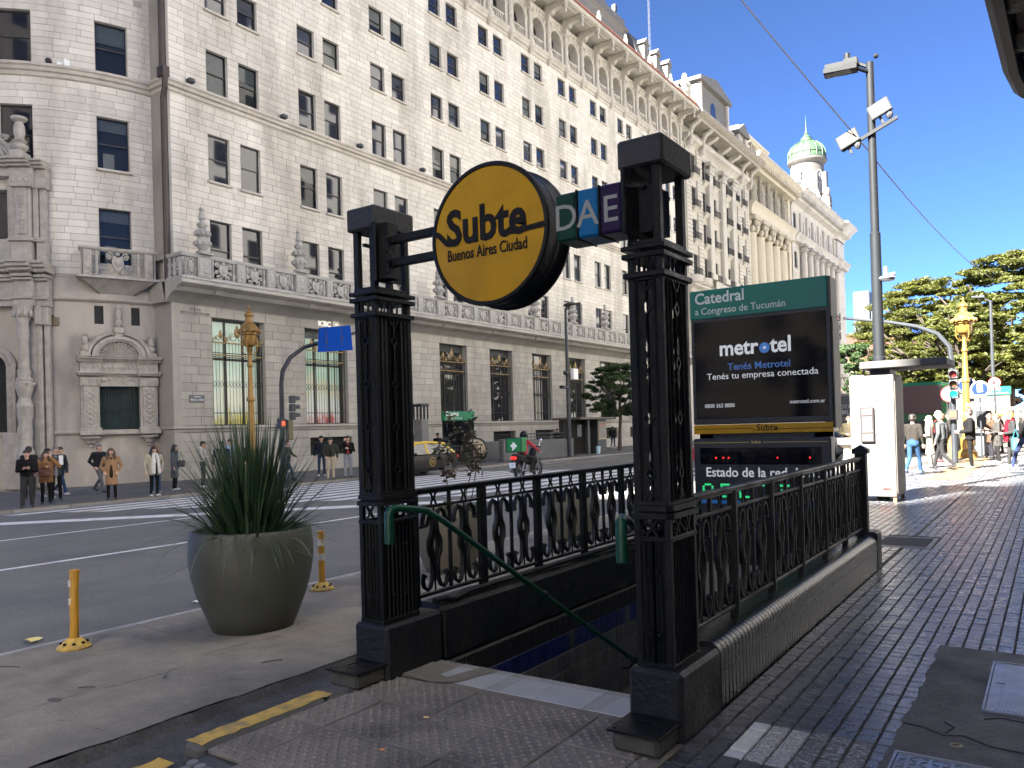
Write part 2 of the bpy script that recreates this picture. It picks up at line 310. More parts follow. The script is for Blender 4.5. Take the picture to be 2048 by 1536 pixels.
# bare sidewalk bed and individually laid pavers
def holes_sheet():
    b=MB(); z=-.010
    for x0,x1,y0,y1 in ((-1.62,4.2,-8,60),(-3.64,-1.62,9.25,60),(-3.9,-3.64,15.5,60)): b.add([(x0,y0,z),(x1,y0,z),(x1,y1,z),(x0,y1,z)],[(0,1,2,3)])
    return struct(b.build('pavement',M_grout,flat=True))
pave=holes_sheet()
rn=random.Random(11); P=.1; cand=[]
conc_patch=lambda x,y:(x>-.70 and y<6.22) 
for i in range(52):
    for j in range(340):
        x=-1.57+i*P; y=1.6+j*P
        if conc_patch(x+.05,y+.05) or x>2.9: continue
        if -1.98<x<-1.28 and 10.72<y<11.72: continue
        cand.append((x,y))
for i in range(20):
    for j in range(260):
        x=-3.6+i*P; y=9.3+j*P
        if y<35.2 and not(-2.0<x<-1.28 and 10.72<y<11.72): cand.append((x,y))
cand=[c for c in cand if c[1]<35.3]
def paver(x,y,h):
    g=.0032; bv=.0045; t=rn.uniform(-.0025,.0025)+h; tl=rn.uniform(-.0015,.0015)
    b=MB(); x0,x1,y0,y1=x+g,x+P-g*1.4,y+g,y+P-g
    b.add([(x0,y0,-.02),(x1,y0,-.02),(x1,y1,-.02),(x0,y1,-.02),(x0+bv,y0+bv,t),(x1-bv,y0+bv,t+tl),(x1-bv,y1-bv,t+tl),(x0+bv,y1-bv,t)],[(4,5,6,7),(0,1,5,4),(1,2,6,5),(2,3,7,6),(3,0,4,7)]); return b
vis=lambda x,y:(x-(-.95))**2+(y-4.4)**2
near=sorted([c for c in cand if c[1]>3.1 and c[0]<.05],key=lambda c:vis(*c)); ns=set(near[:290])
M_tilew=mat('paver_with_worn_white_paint',(.55,.56,.58),(.06,.063,.074),.55,scale=70,detail=6,bump=.3,bscale=120)
M_tilew2=mat('paver_white_painted',(.60,.61,.62),(.48,.49,.50),.55,scale=20,bump=.3,bscale=120)
M_tilew3=mat('paver_faint_paint',(.06,.063,.074),(.045,.048,.06),.42,scale=9,c3=(.4,.41,.43),s3=45,bump=.3,bscale=120)
for (x,y) in near[:290]:
    cx,cy=x+.05,y+.05; m=M_tile
    if 3.68<cy<4.2 and -1.40<cx<-.75: m=M_tilew2 if cx<-1.27 else (M_tilew if cx<-1.05 else M_tilew3)
    paver(x,y,0).build('paver',m,pave,fix=False,flat=True)
b=MB()
for c in cand:
    if c not in ns: q=paver(*c,0); b.add(q.v,q.f)
stuff(b.build('paver',M_tile,pave,fix=False,flat=True))
b=MB(); b.add([(-3.9,35.2,0),(4.2,35.2,0),(4.2,160,0),(-3.9,160,0)],[(0,1,2,3)]); struct(b.build('plaza_pavement',mat('pale_paving',(.10,.092,.084),(.08,.075,.07),.75,scale=.6,c3=(.17,.16,.15),s3=.2),flat=True))
b=MB(); b.add([(-2.75,22.3,.006),(-1.95,22.3,.006),(-1.95,35,.006),(-2.75,35,.006)],[(0,1,2,3)]); struct(b.build('tactile_path',mat('tan_tactile_tile',(.15,.11,.06),(.12,.09,.05),.7,scale=8),flat=True))
# concrete patch with metal covers on the right
b=MB(); rn=random.Random(4)
edge=[(-.70,6.22)]+[(-.70+rn.uniform(-.012,.012)-.01*(i>30),6.2-i*.05) for i in range(1,90)]
b.add([(3.4,1.7,.004),(3.4,6.24,.006)]+[(x,y,.005) for x,y in edge],[tuple(range(2+len(edge)))]); patch=struct(b.build('concrete_patch',mat('dark_patch_concrete',(.095,.096,.10),(.065,.066,.07),.75,scale=4,detail=10,bump=.8,bscale=22,c3=(.042,.043,.048),s3=1.7,rvar=.15,sp=.3,ss=80),flat=True))
b=MB()
for pts in ([(-.70,4.55),(-.6,4.53),(-.5,4.46),(-.42,4.5),(-.3,4.42),(-.1,4.40),(.2,4.41)],[(-.5,4.5),(-.47,4.6),(-.52,4.66)],[(-.35,4.8),(-.28,4.86),(0,4.82)]): b.tube([(x,y,.006) for x,y in pts],.004,5)
b.build('crack',mat('crack_dark',(.02,.02,.02),rough=.9),patch)
def cover(name,label,x0,x1,y0,y1,kind):
    t=thing(name,label,'cover',(0,0,0)); b=MB(); w=.012
    for a in ((x0-w,x0,y0-w,y1+w),(x1,x1+w,y0-w,y1+w),(x0,x1,y0-w,y0),(x0,x1,y1,y1+w)): b.box(*a,-.01,.016)
    b.build('rim',M_steel,t)
    b=MB(); b.box(x0+.004,x1-.004,y0+.004,y1-.004,-.01,.010); b.build('plate',M_steel,t)
    b=MB()
    if kind=='rib':
        n=int((x1-x0-.12)/.018)
        for i in range(n): x=x0+.05+i*.018; b.box(x,x+.009,y0+.03,y1-.03,.0095,.0145)
    else:
        for i in range(int((x1-x0)/.045)):
            for j in range(int((y1-y0)/.045)):
                cx=x0+.03+i*.045; cy=y0+.03+j*.045; a=(.7 if (i+j)%2 else -.7)
                if cx<x1-.02 and cy<y1-.02: b.obox((cx,cy,.012),(.017*math.cos(a),.017*math.sin(a),0),(-.0035*math.sin(a),.0035*math.cos(a),0),(0,0,.003))
    stuff(b.build('tread',M_steel,t)); b=MB(); b.box(x0+.03,x0+.075,(y0+y1)/2+.02,(y0+y1)/2+.033,.0148,.0155); b.build('lift_slot',M_bk,t); return t
cover('access_cover','ribbed steel access cover set in the dark concrete patch',-.36,.55,4.94,5.93,'rib'); cover('access_cover','diamond-plate steel cover nearest the camera at the frame bottom',-.66,.3,2.9,4.12,'dia')
b=MB(); b.lathe([(.015,.006),(.02,.011),(.028,.008),(.034,.003)],(-.44,4.36,0),14); tag(b.build('pipe_cap',mat('cap_brass',(.25,.22,.16),rough=.5,metal=.5)),'small round pipe cap in the dark concrete patch','cap')
t=thing('floor_grate','iron drain grate set in the paving beside the railing end','grate',(-1.63,11.2,0)); b=MB(); b.box(-.34,.34,-.46,-.40,-.02,.004); b.box(-.34,.34,.40,.46,-.02,.004); b.box(-.34,-.29,-.4,.4,-.02,.004); b.box(.29,.34,-.4,.4,-.02,.004); b.build('rim',mat('pale_rim_concrete',(.3,.3,.3),(.24,.24,.24),.8,scale=10),t)
b=MB()
for i in range(14): b.box(-.27,.27,-.385+i*.056,-.36+i*.056,-.02,.003,.003)
b.build('bars',mat('rusty_grate',(.09,.075,.07),(.06,.05,.05),.6,.3,scale=15),t)
# tactile concrete slabs in front of the stairs
M_nub=M_slab
tact=MB(); tact.add([(-3.64,-1,-.03),(-1.57,-1,-.03),(-1.57,3.86,-.03),(-3.64,3.86,-.03)],[(0,1,2,3)]); tact=struct(tact.build('tactile_paving',M_grout,flat=True))
rn=random.Random(3); xs=[-3.635,-3.345,-2.935,-2.52,-2.11,-1.70,-1.575]; ys=[-.9,-.2,.25,.7,1.1,1.55,2.0,2.45,2.98,3.435,3.855]
nb=MB()
for i in range(len(xs)-1):
    for j in range(len(ys)-1):
        x0,x1,y0,y1=xs[i]+.004,xs[i+1]-.004,ys[j]+.004,ys[j+1]-.004
        if i==0 and ys[j]<2.4: continue
        b=MB(); h=rn.uniform(-.004,.004); b.box(x0,x1,y0,y1,-.028,h,.005); s=b.build('slab',M_slab,tact)
        nb=MB(); q=0; y=y0+.035
        while y<y1-.02:
            x=x0+.03+(q%2)*.034
            while x<x1-.02:
                if y>1.6: nb.lathe([(0,.009),(.008,.0083),(.013,.004),(.0155,-.001)],(x+rn.uniform(-.002,.002),y,h),8)
                x+=.068
            y+=.037; q+=1
        if nb.v: stuff(nb.build('stud',M_nub,s,fix=False))
# cracks and a stain in the concrete build-out
b=MB(); rn=random.Random(14)
def crack(b,pts,w):
    out=[]
    for (x0,y0),(x1,y1) in zip(pts,pts[1:]):
        n=max(2,int(math.hypot(x1-x0,y1-y0)/.05)); out+=[(x0+(x1-x0)*i/n+rn.uniform(-.008,.008),y0+(y1-y0)*i/n+rn.uniform(-.008,.008)) for i in range(n)]
    b.tube([(x,y,zg(x)+.0135) for x,y in out],[w*rn.uniform(.25,.9) for _ in out],4,sq=(1,.5))
for pts,w in (([(-5.0,1.6),(-5.12,2.4),(-5.02,3.1),(-5.2,3.6),(-5.1,4.2)],.0035),([(-6.6,3.8),(-6.0,3.75),(-5.85,3.95)],.003),([(-4.2,3.3),(-4.6,3.2),(-4.9,3.35)],.0025),([(-6.58,6.4),(-5.6,6.3),(-4.2,6.45)],.004),([(-5.7,2.3),(-5.5,2.55),(-5.55,2.9)],.002),([(-4.3,2.3),(-4.8,2.25)],.0025)): crack(b,pts,w)
stuff(tag(b.build('crack',mat('crack_dirt',(.07,.064,.058),rough=.95)),'thin dark cracks across the concrete build-out','crack'))
b=MB(); b.lathe([(0,.0128),(.03,.0125),(.055,.0121)],(-5.13,2.42,zg(-5.1)),14,sx=1.2,sy=.6); tag(b.build('stain',mat('stain_patch',(.06,.035,.035),(.12,.10,.095),.8,scale=14)),'small reddish brown stain on the concrete at lower left','stain')
# small litter
for n,lb,p,c,sz in (('cigarette_end','cigarette end with gold tip on the tactile slabs',(-2.93,3.33),(.6,.45,.2),.012),('cigarette_end','orange cigarette end on the tactile slabs near the frame bottom',(-2.83,2.88),(.6,.22,.08),.011)):
    b=MB(); b.cyl((p[0],p[1],.012),(p[0]+sz*2,p[1]+sz*1.2,.012),.0045,n=8); tag(b.build(n,mat('butt'+str(c[1]),c,rough=.8)),lb,'litter')
for lb,p,c in (('crumpled white paper scrap on the asphalt left of the planter',(-7.0,4.6),(.7,.7,.7)),('flattened yellow and white wrapper by the kerb line behind the bent post',(-6.95,3.05),(.6,.52,.2))):
    b=MB(); r2=random.Random(9); v=[]
    for i in range(4):
        for j in range(4): v.append((p[0]+i*.045+r2.uniform(-.015,.015),p[1]+j*.03+r2.uniform(-.01,.01),zg(p[0])+.015+r2.uniform(0,.022)))
    b.add(v,[(j*4+i,j*4+i+1,(j+1)*4+i+1,(j+1)*4+i) for j in range(3) for i in range(3)]); tag(b.build('paper_scrap',mat('scrap'+str(c[2]),c,rough=.8),flat=True),lb,'litter')
b=MB(); rn=random.Random(21)
for x,y,l,a in ((-4.6,3.55,.14,1.0),(-5.2,2.6,.1,.6),(-4.9,3.0,.07,2.2),(-6.2,2.55,.16,.4)):
    b.tube([(x,y,.016),(x+l*.5*math.cos(a),y+l*.5*math.sin(a),.02),(x+l*math.cos(a+.1),y+l*math.sin(a+.1),.015)],.004,5)
stuff(tag(b.build('twigs',mat('twig',(.05,.04,.03),rough=.9)),'thin dark twigs scattered on the concrete','twig'))
# ---------------- subway entrance: pillars, sign, parapets, railings, stairwell
XR,XL=-1.72,-3.72
def fourpost(b,x,y,hx,hy,z0,z1,s): 
    for i in (-1,1):
        for j in (-1,1): b.box(x+i*hx-(s if i>0 else 0),x+i*hx+(0 if i>0 else s),y+j*hy-(s if j>0 else 0),y+j*hy+(0 if j>0 else s),z0,z1,.003)
def ring(b,x,y,hx,hy,z0,z1,t=.03):
    b.box(x-hx,x+hx,y-hy,y-hy+t,z0,z1,.004); b.box(x-hx,x+hx,y+hy-t,y+hy,z0,z1,.004); b.box(x-hx,x-hx+t,y-hy+t,y+hy-t,z0,z1,.004); b.box(x+hx-t,x+hx,y-hy+t,y+hy-t,z0,z1,.004)
def face_ornament(b,u0,u1,put,z0,z1,k,full=True):
    """bars and lozenges of one pillar face; put(u,z)->3d"""
    w=u1-u0; um=(u0+u1)/2
    for f in ((.14,.26,.74,.86) if w>.25 else (.16,.84)): 
        u=u0+w*f; b.tube([put(u,z0),put(u,z1)],.0085,4)
    ce=[um] if w<.25 else [um]
    for u in ce:
        n=k; dz=(z1-z0)/n
        for i in range(n):
            zc=z0+dz*(i+.5); a=.030; h=.036
            b.tube([put(u,zc-h),put(u+a,zc),put(u,zc+h),put(u-a,zc),put(u,zc-h)],.0065,4)
            q=dz/2
            for sg in (-1,1):
                if i%2==0: b.tube([put(u,zc+sg*h),put(u+.012,zc+sg*(h+q*.3)),put(u,zc+sg*q)],.005,4); b.tube([put(u,zc+sg*h),put(u-.012,zc+sg*(h+q*.3)),put(u,zc+sg*q)],.005,4)
                else: b.tube([put(u,zc+sg*h),put(u,zc+sg*q)],.0055,4)
        b.tube([put(u-.045,z1),put(u,z1-.06),put(u+.045,z1)],.0055,4); b.tube([put(u-.045,z0),put(u,z0+.06),put(u+.045,z0)],.0055,4)
def plates(b,u0,u1,put,z0,z1,fr):
    w=u1-u0; c=Vector((0,0,0))
    for s0,s1 in ((.15,.5-fr*.17),(.5+fr*.17,.85)):
        a=[Vector(put(u0+w*s0,z0)),Vector(put(u0+w*s1,z0)),Vector(put(u0+w*s1,z1)),Vector(put(u0+w*s0,z1))]
        f=.86; b.add([(p.x*(f if abs(abs(a[0].x)-abs(a[1].x))<1e-6 and abs(a[0].x-a[1].x)<1e-6 else 1),p.y*(.93 if abs(a[0].y-a[1].y)<1e-6 else 1),p.z) for p in a],[(0,1,2,3)])
def pillar(x,label,yc=3.925,hx=.10,hy=.175):
    t=thing('entrance_pillar',label,'pillar',(x,yc,0)); X=0;Y=0
    b=MB(); b.box(-.15,.15,-.20,.36,-.05,.345,.022); b.build('base_block',M_blackw,t)
    faces=lambda s:[(-hx,hx,lambda u,z:(u,-hy+.004,z)),(-hx,hx,lambda u,z:(u,hy-.004,z)),(-hy,hy,lambda u,z:(hx-.004,u,z)),(-hy,hy,lambda u,z:(-hx+.004,u,z))]
    # lower shaft
    b=MB(); fourpost(b,X,Y,hx,hy,.345,1.12,.034); ring(b,X,Y,hx+.003,hy+.003,.345,.375); ring(b,X,Y,hx+.004,hy+.004,.995,1.02,.02)
    for u0,u1,put in faces(0): plates(b,u0,u1,put,.375,.995,.24)
    for u0,u1,put in faces(0):
        w=u1-u0
        for f in ((.3,.44,.58,.72) if w<.25 else (.18,.29,.4,.5,.6,.71,.82)): b.tube([put(u0+w*f,.37),put(u0+w*f,1.0)],.0075,4)
        for zc in (.52,.84):
            for f in ((.38,.62) if w<.25 else (.34,.66)): 
                p=Vector(put(u0+w*f,zc)); b.ball(p,.013,6,4)
        cs=[.5] if w<.25 else [.3,.7]
        for f in cs:
            u=u0+w*f; 
            for sg in (-1,1): b.tube([put(u-.035*sg,1.015),put(u-.008*sg,1.055),put(u-.008*sg,1.075),put(u-.035*sg,1.115)],.006,4)
    b.build('lower_shaft',M_black,t)
    b=MB(); 
    for z0,z1,e in ((1.115,1.145,.022),(1.155,1.182,.016)):
        hx2,hy2=hx+e,hy+e; c=.03; b.prism([(-hx2+c,-hy2),(hx2-c,-hy2),(hx2,-hy2+c),(hx2,hy2-c),(hx2-c,hy2),(-hx2+c,hy2),(-hx2,hy2-c),(-hx2,-hy2+c)],z0,z1,'z')
    b.box(-hx+.01,hx-.01,-hy+.01,hy-.01,1.14,1.16); b.build('belt_moulding',M_black,t)
    b=MB(); fourpost(b,X,Y,hx-.004,hy-.004,1.18,2.46,.036); ring(b,X,Y,hx-.002,hy-.002,1.18,1.205,.02); ring(b,X,Y,hx-.002,hy-.002,2.34,2.36,.02)
    for u0,u1,put in faces(0): plates(b,u0,u1,put,1.2,2.34,.30)
    for u0,u1,put in faces(0):
        face_ornament(b,u0+.02,u1-.02,put,1.2,2.34,4)
    for u0,u1,put in faces(0):
        w=u1-u0
        for f in ((.35,.65) if w<.25 else (.25,.4,.6,.75)): b.tube([put(u0+w*f,2.37),put(u0+w*f,2.47)],.009,4)
    b.build('upper_shaft',M_black,t)
    b=MB()
    for z0,z1,e in ((2.355,2.385,.016),(2.455,2.482,.02),(2.498,2.522,.022)): b.box(-hx-e,hx+e,-hy-e,hy+e,z0,z1,.004)
    b.build('collar',M_black,t)
    b=MB(); fourpost(b,X,Y,hx-.006,hy-.006,2.52,2.94,.042); ring(b,X,Y,hx-.004,hy-.004,2.52,2.55,.03); b.box(-.012,.012,-hy+.01,hy-.01,2.82,2.84); b.build('lantern_cage',M_black,t)
    b=MB(); b.box(-hx-.028,hx+.028,-hy-.02,hy+.02,2.925,3.075,.012); b.build('cap',mat('cap_paint',(.007,.0075,.009),(.012,.012,.013),.6,scale=7,bump=.4,bscale=30),t)
    b=MB(); b.box(-.125,.125,-.45,-.19,.0,.10,.02); b.build('foot_block',mat('foot_mortar',(.03,.03,.03),(.06,.055,.045),.85,scale=9,bump=.8,bscale=22),t)
    b=MB(); b.box(-.14,.14,-.47,-.19,.10,.112,.002); b.build('foot_plate',M_black,t)
    b=MB(); b.lathe([(.05,.1125),(.055,.116),(.06,.1125)],(0,-.33,0),20); [b.cyl((sx*.11,-.33+sy*.11,.11),(sx*.11,-.33+sy*.11,.118),.008,n=8) for sx in (-1,1) for sy in (-1,1)]; b.build('bolts',M_black,t)
    return t
pr=pillar(XR,'black cast iron pillar at the right of the subway stairs, taller in view'); pl=pillar(XL,'black cast iron pillar at the left of the subway stairs, near the planter')
# drum sign
M_yelp=mat('yellow_sign_acrylic',(.35,.195,.005),(.31,.17,.004),.35,scale=2.5,rvar=.06,c3=(.27,.145,.004),s3=3,spec=.3)
sg=thing('subway_drum_sign','round yellow backlit drum sign with black lettering between the two pillars','sign',(-2.645,3.66,2.712)); r=.405
b=MB(); b.lathe([(r,.0),(r+.006,.006),(r+.006,.022),(r-.004,.03),(r-.004,.12),(r-.001,.122),(r-.001,.128),(r-.004,.13),(r-.004,.22),(r+.006,.23),(r+.006,.25),(r,.256)],(0,0,0),72,axis='y'); b.lathe([(r,.256),(0,.256)],(0,0,0),72,axis='y'); b.lathe([(r,0),(r-.018,-.002),(r-.022,.006)],(0,0,0),72,axis='y'); b.build('drum_casing',M_black,sg,sharp=50)
b=MB(); b.lathe([(r-.02,.006),(r-.06,.001),(0,-.001)],(0,0,0),72,axis='y'); b.build('sign_face',M_yelp,sg,sharp=60)
F=lambda x,z:facing((x,-.004,z),(1,0,0))
text('lettering','Subte',.285,M_bk,sg,F(-.29,-.028),.001,bold=.009,sx=.87)
text('lettering','Buenos Aires Ciudad',.092,M_bk,sg,F(-.29,-.122),.001,bold=.0018,sx=.72)
b=MB()
def ribbon(b,pts,w,y=-.004):
    n=len(pts); v=[]
    for i,(x,z) in enumerate(pts):
        a=Vector(pts[max(i-1,0)]); c=Vector(pts[min(i+1,n-1)]); d=(c-a).normalized(); nn=Vector((-d.y,d.x))
        v+=[(x+nn.x*w/2,y,z+nn.y*w/2),(x-nn.x*w/2,y,z-nn.y*w/2)]
    b.add(v,[(2*i,2*i+1,2*i+3,2*i+2) for i in range(n-1)])
ribbon(b,[(-.392,.05),(-.365,.05),(-.348,.042),(-.30,-.006),(-.285,-.018),(-.265,-.022),(-.21,-.020)],.033); b.build('logo_line',M_bk,sg,flat=True); b=MB(); ribbon(b,[(.16,-.014),(.22,-.016),(.30,-.012),(.387,-.006)],.03); b.build('logo_line',M_bk,sg,flat=True)
b=MB()
for z in (.13,-.02):
    b.box(-.90,-.38,.135,.185,z-.028,z+.022,.004); b.lathe([(0,-.9),(.012,-.9),(.012,-.88)],(0,.12,z),8,axis='x') 
b.build('support_arm',M_black,sg)
b=MB(); b.box(-.95,-.86,.10,.20,-.13,.24,.006); [b.ball((-.865+.05*i,.098,z),.014,6,4) for i in (0,) for z in (.13,.05,-.02,-.09)]; b.box(-.965,-.94,.07,.235,-.14,.25,.004); b.build('mounting_plate',M_black,sg)
b=MB(); b.prism([(-.97,-.13),(-.97,.24),(-.96,.24),(-.96,-.13)],.07,.33,'y'); b.build('mounting_flange',M_black,sg)
# line cubes
lc=thing('line_letter_box','row of green, blue and purple letter cubes D A E beside the drum','sign',(-1.972,3.668,2.715))
for i,(ch,c) in enumerate((('D',(.002,.030,.02)),('A',(.002,.085,.22)),('E',(.012,.004,.034)))):
    b=MB(); x0=-.212+i*.1325; b.box(x0,x0+.127,-.012,.20,-.128,.128,.012); q=b.build('letter_cube',mat('cube_'+ch,c,rough=.5,spec=.2),lc); q['label']=('green','blue','dark purple')[i]+' cube lettered '+ch
    text('letter',ch,.195,mat('grey_letter',(.19,.2,.19),rough=.5),q,facing((x0+.0635,-.0145,-.068),(1,0,0)),.001,'CENTER',bold=.001)
b=MB()
for x in (-.0825,.0500,.1825): b.box(x-.005,x+.006,-.017,.206,-.134,.134,.004)
b.build('band',M_black,lc); b=MB(); b.box(.19,.215,-.04,.30,-.15,.19,.006); b.box(.215,.30,.12,.32,-.12,.12); b.build('bracket_plate',M_black,lc)
# parapets with ribbed tile cladding
def parapet(name,x0,x1,y0,y1,z1,label,outer):
    t=thing(name,label,'parapet',((x0+x1)/2,y0,0)); w=(x1-x0)/2
    n=int((y1-y0)/.062); me=None
    prof=[(-w,-.05)]+[(-w,z1-.07)]+[(-w+.07-.07*math.cos(R_(a)),z1-.07+.07*math.sin(R_(a))) for a in (22,45,68,90)]+[(w-.07+.07*math.sin(R_(a)),z1-.07+.07*math.cos(R_(a))) for a in (0,22,45,68,90)]+[(w,-.05)]
    b=MB(); b.prism([(x*.97,z-.006) for x,z in prof],0,y1-y0,'y'); b.build('core',M_blackw,t)
    b=MB(); b.prism([(x,z) for x,z in prof],.004,.056,'y'); me=b.build('tile_rib',M_blackt,t).data
    for i in range(1,n): link('tile_rib',me,t,(0,i*(y1-y0)/n,0))
    return t
M_blackt=mat('glazed_black_tile',(.008,.0078,.0076),(.005,.005,.0055),.25,0,scale=5,bump=.3,bscale=30,island=.2,rvar=.1,spec=.4,c3=(.014,.013,.012),s3=2)
parapet('parapet_wall',-1.87,-1.575,4.29,9.05,.365,'black ribbed tile parapet along the right side of the stairs','r')
t=thing('parapet_wall','smooth black parapet along the left side of the stairs','parapet',(-3.72,4.29,0)); b=MB(); b.box(-.135,.135,0,4.76,-.05,.37,.045); b.build('core',M_blackw,t)
b=MB(); b.tube([(.09,-.02,.40),(.10,.1,.40),(.10,.2,.375),(.10,.35,.40),(.10,2,.405),(.10,4.6,.405)],.022,8); b.build('conduit',M_black,t)
# railings
def railing(x,y0,y1,label,n,flip=1):
    t=thing('railing',label,'railing',(x,y0,0)); L=y1-y0
    b=MB(); b.box(-.032,.032,0,L,1.165,1.19,.006); b.box(-.02,.02,0,L,1.15,1.166); b.build('top_rail',M_black,t)
    b=MB(); b.box(-.016,.016,0,L,1.045,1.065,.003); b.build('middle_rail',M_black,t)
    b=MB(); b.box(-.02,.02,0,L,.42,.445,.004); b.build('bottom_rail',M_black,t)
    p=L/n
    post=MB(); post.box(-.022,.022,-.04,.04,.36,1.165,.004); post.box(-.027,.027,-.012,.012,.37,1.16,.003); pm=post.mesh('post',M_black)
    # panel: two lyre motifs and a centre bar
    b=MB()
    def P_(u,z): return (0,u,z)
    def lyre(u):
        for s in (-1,1):
            b.tube([P_(u+s*.115,.93),P_(u+s*.13,.915),P_(u+s*.128,.955),P_(u+s*.112,1.0),P_(u+s*.075,1.03),P_(u+s*.045,1.015),P_(u+s*.03,.97),P_(u+s*.028,.9),P_(u+s*.036,.86),P_(u+s*.062,.815),P_(u+s*.066,.77),P_(u+s*.062,.725),P_(u+s*.036,.68),P_(u+s*.03,.62),P_(u+s*.034,.53),P_(u+s*.06,.475),P_(u+s*.09,.462),P_(u+s*.125,.485),P_(u+s*.137,.53),P_(u+s*.125,.575),P_(u+s*.108,.56)],.0165,6,sq=(1.2,.8))
            b.tube([P_(u+s*.012,.88),P_(u+s*.014,.85),P_(u+s*.038,.79),P_(u+s*.038,.75),P_(u+s*.014,.69),P_(u+s*.012,.66)],.009,5)
            b.tube([P_(u+s*.03,1.065),P_(u+s*.012,1.10),P_(u+s*.012,1.12),P_(u+s*.034,1.155)],.009,5)
        b.tube([P_(u,.445),P_(u,.70)],.0075,5); b.tube([P_(u,.84),P_(u,1.045)],.0075,5); b.tube([P_(u,.69),P_(u+.02,.77),P_(u,.85),P_(u-.02,.77),P_(u,.69)],.006,4); b.ball(P_(u,.62),.014,6,4); b.ball(P_(u,.93),.014,6,4)
    q=(p-.08)/4
    lyre(.04+q*1.02); lyre(.04+q*2.98); b.box(-.012,.012,p/2-.013,p/2+.013,.445,1.16,.003)
    sm=b.mesh('scroll_panel',M_black)
    for i in range(n+1):
        link('post',pm,t,(0,i*p,0))
        if i<n: link('scroll_panel',sm,t,(0,i*p,0))
    return t
railing(XR,4.17,9.0,'black scrolled iron railing on the right side of the subway stairs',6); railing(XL,4.17,9.0,'black scrolled iron railing on the left, street side of the subway stairs',6)
for x,lb in ((XR,'square black end post with pyramid cap at the near sidewalk corner'),(XL,'square black end post with pyramid cap on the street side, behind the signboard')):
    t=thing('railing_end_post',lb,'post',(x,9.07,0)); b=MB(); b.box(-.055,.055,-.055,.055,.36,1.24,.006); b.build('shaft',M_black,t); b=MB(); b.box(-.15,.15,-.1,.17,-.02,.40,.02); b.build('base',M_blackw,t)
    b=MB(); b.box(-.078,.078,-.078,.078,1.22,1.27,.006); b.add([(-.075,-.075,1.268),(.075,-.075,1.268),(.075,.075,1.268),(-.075,.075,1.268),(0,0,1.315)],[(0,1,4),(1,2,4),(2,3,4),(3,0,4)]); b.build('cap',M_black,t)
t=thing('parapet_wall','black parapet across the far end of the stairs','parapet',(XL+.15,9.07,0)); b=MB(); b.box(0,1.7,-.13,.13,-.05,.36,.03); b.build('core',M_blackw,t)
# stairwell
st=thing('stairwell','tiled stairwell descending between the parapets','stairs',(-2.72,4.25,0)); M_step=mat('dark_step_granite',(.05,.05,.055),(.035,.035,.04),.6,scale=9)
for i in range(12):
    b=MB(); b.box(-.90,.90,i*.29,i*.29+.31,-.17*(i+1)-.4,-.17*(i+1)); b.build('step',M_step,st)
b=MB(); b.box(-1.03,-.885,-.02,4.85,-3.2,-.045); b.build('side_wall',M_greyj,st); b=MB(); b.box(.885,1.03,-.02,4.85,-3.2,-.045); b.build('side_wall',M_greyj,st); b=MB(); b.box(-.9,.9,4.7,4.85,-3.2,-.04); b.build('end_wall',M_greyj,st)
M_tg=mat('stair_grey_tile',(.085,.085,.09),(.055,.056,.062),.35,scale=6,island=.3); M_tb=mat('stair_blue_tile',(.010,.018,.10),(.008,.013,.062),.3,scale=6,island=.3); M_tb2=mat('stair_border_tile',(.05,.05,.05),(.10,.095,.085),.5,scale=60)
rn=random.Random(17); n=0
tm={}
for j in range(16):
    for i in range(48):
        y=i*.1; z=-.06-j*.16; lim=-.17*(y/.29)-.25
        if z-.16<lim-.5 or n>290: continue
        dist=(z-.08)-lim   # height above stair nosing line
        m=M_tb if (dist<.30 or j==1) else M_tg
        if rn.random()<.04: m=M_tg
        if j==0: m=M_blackw
        key=m.name
        if key not in tm:
            q=MB(); q.box(0,.012,.002,.097,-.157,0,.003); tm[key]=q.mesh('wall_tile',m)
        link('wall_tile',tm[key],st,(-.886,y,z)); n+=1
b=MB(); b.box(0,.014,.9,4.7,-.40,-.385); b.obox((.006,2.2,-.17*(2.2/.29)+.06),(.008,0,0),(0,1.9,-1.9*.17/.29),(0,.012,.02)); q=b.build('border_strip',M_tb2,st); q.location=(-.886,0,0)
# grooved edge tiles at the top of the stairs
et=thing('stair_edge_strip','row of pale grey grooved stone tiles at the top of the stairs','edging',(0,0,0)); M_edge=mat('pale_grooved_stone',(.30,.31,.335),(.25,.26,.285),.55,scale=6,bump=.15); M_edged=mat('mortar_smear',(.17,.155,.13),(.11,.10,.09),.9,scale=5,bump=.6)
xs=[-3.56,-3.36,-2.935,-2.59,-2.25,-1.92,-1.86]
for i in range(6):
    b=MB(); b.box(xs[i]+.002,xs[i+1]-.002,3.895,4.245,-.05,.006,.003); q=b.build('edge_tile',M_edge if i>0 else M_edged,et)
    b=MB()
    for g in range(5): b.box(xs[i]+.004,xs[i+1]-.004,4.18+g*.012,4.184+g*.012,.0055,.0068)
    if i in (2,4): [b.box(xs[i]+.005+g*.016,xs[i]+.009+g*.016,3.897,4.24,.0055,.0068) for g in range(7)]
    b.build('groove',M_greyj,q)
b=MB(); b.add([(-3.64,3.84,.003),(-1.57,3.84,.003),(-1.57,3.897,.003),(-3.64,3.9,.003)],[(0,1,2,3)]); rn=random.Random(2)
b.add([(-3.62,3.86,.012),(-3.3,3.83,.01),(-3.16,3.88,.013),(-3.05,4.23,.011),(-3.2,4.235,.011),(-3.27,3.95,.012),(-3.45,4.0,.011),(-3.58,4.2,.01)],[(0,1,2,5,6,7),(2,3,4,5)]); b.build('mortar',M_edged,et,flat=True)
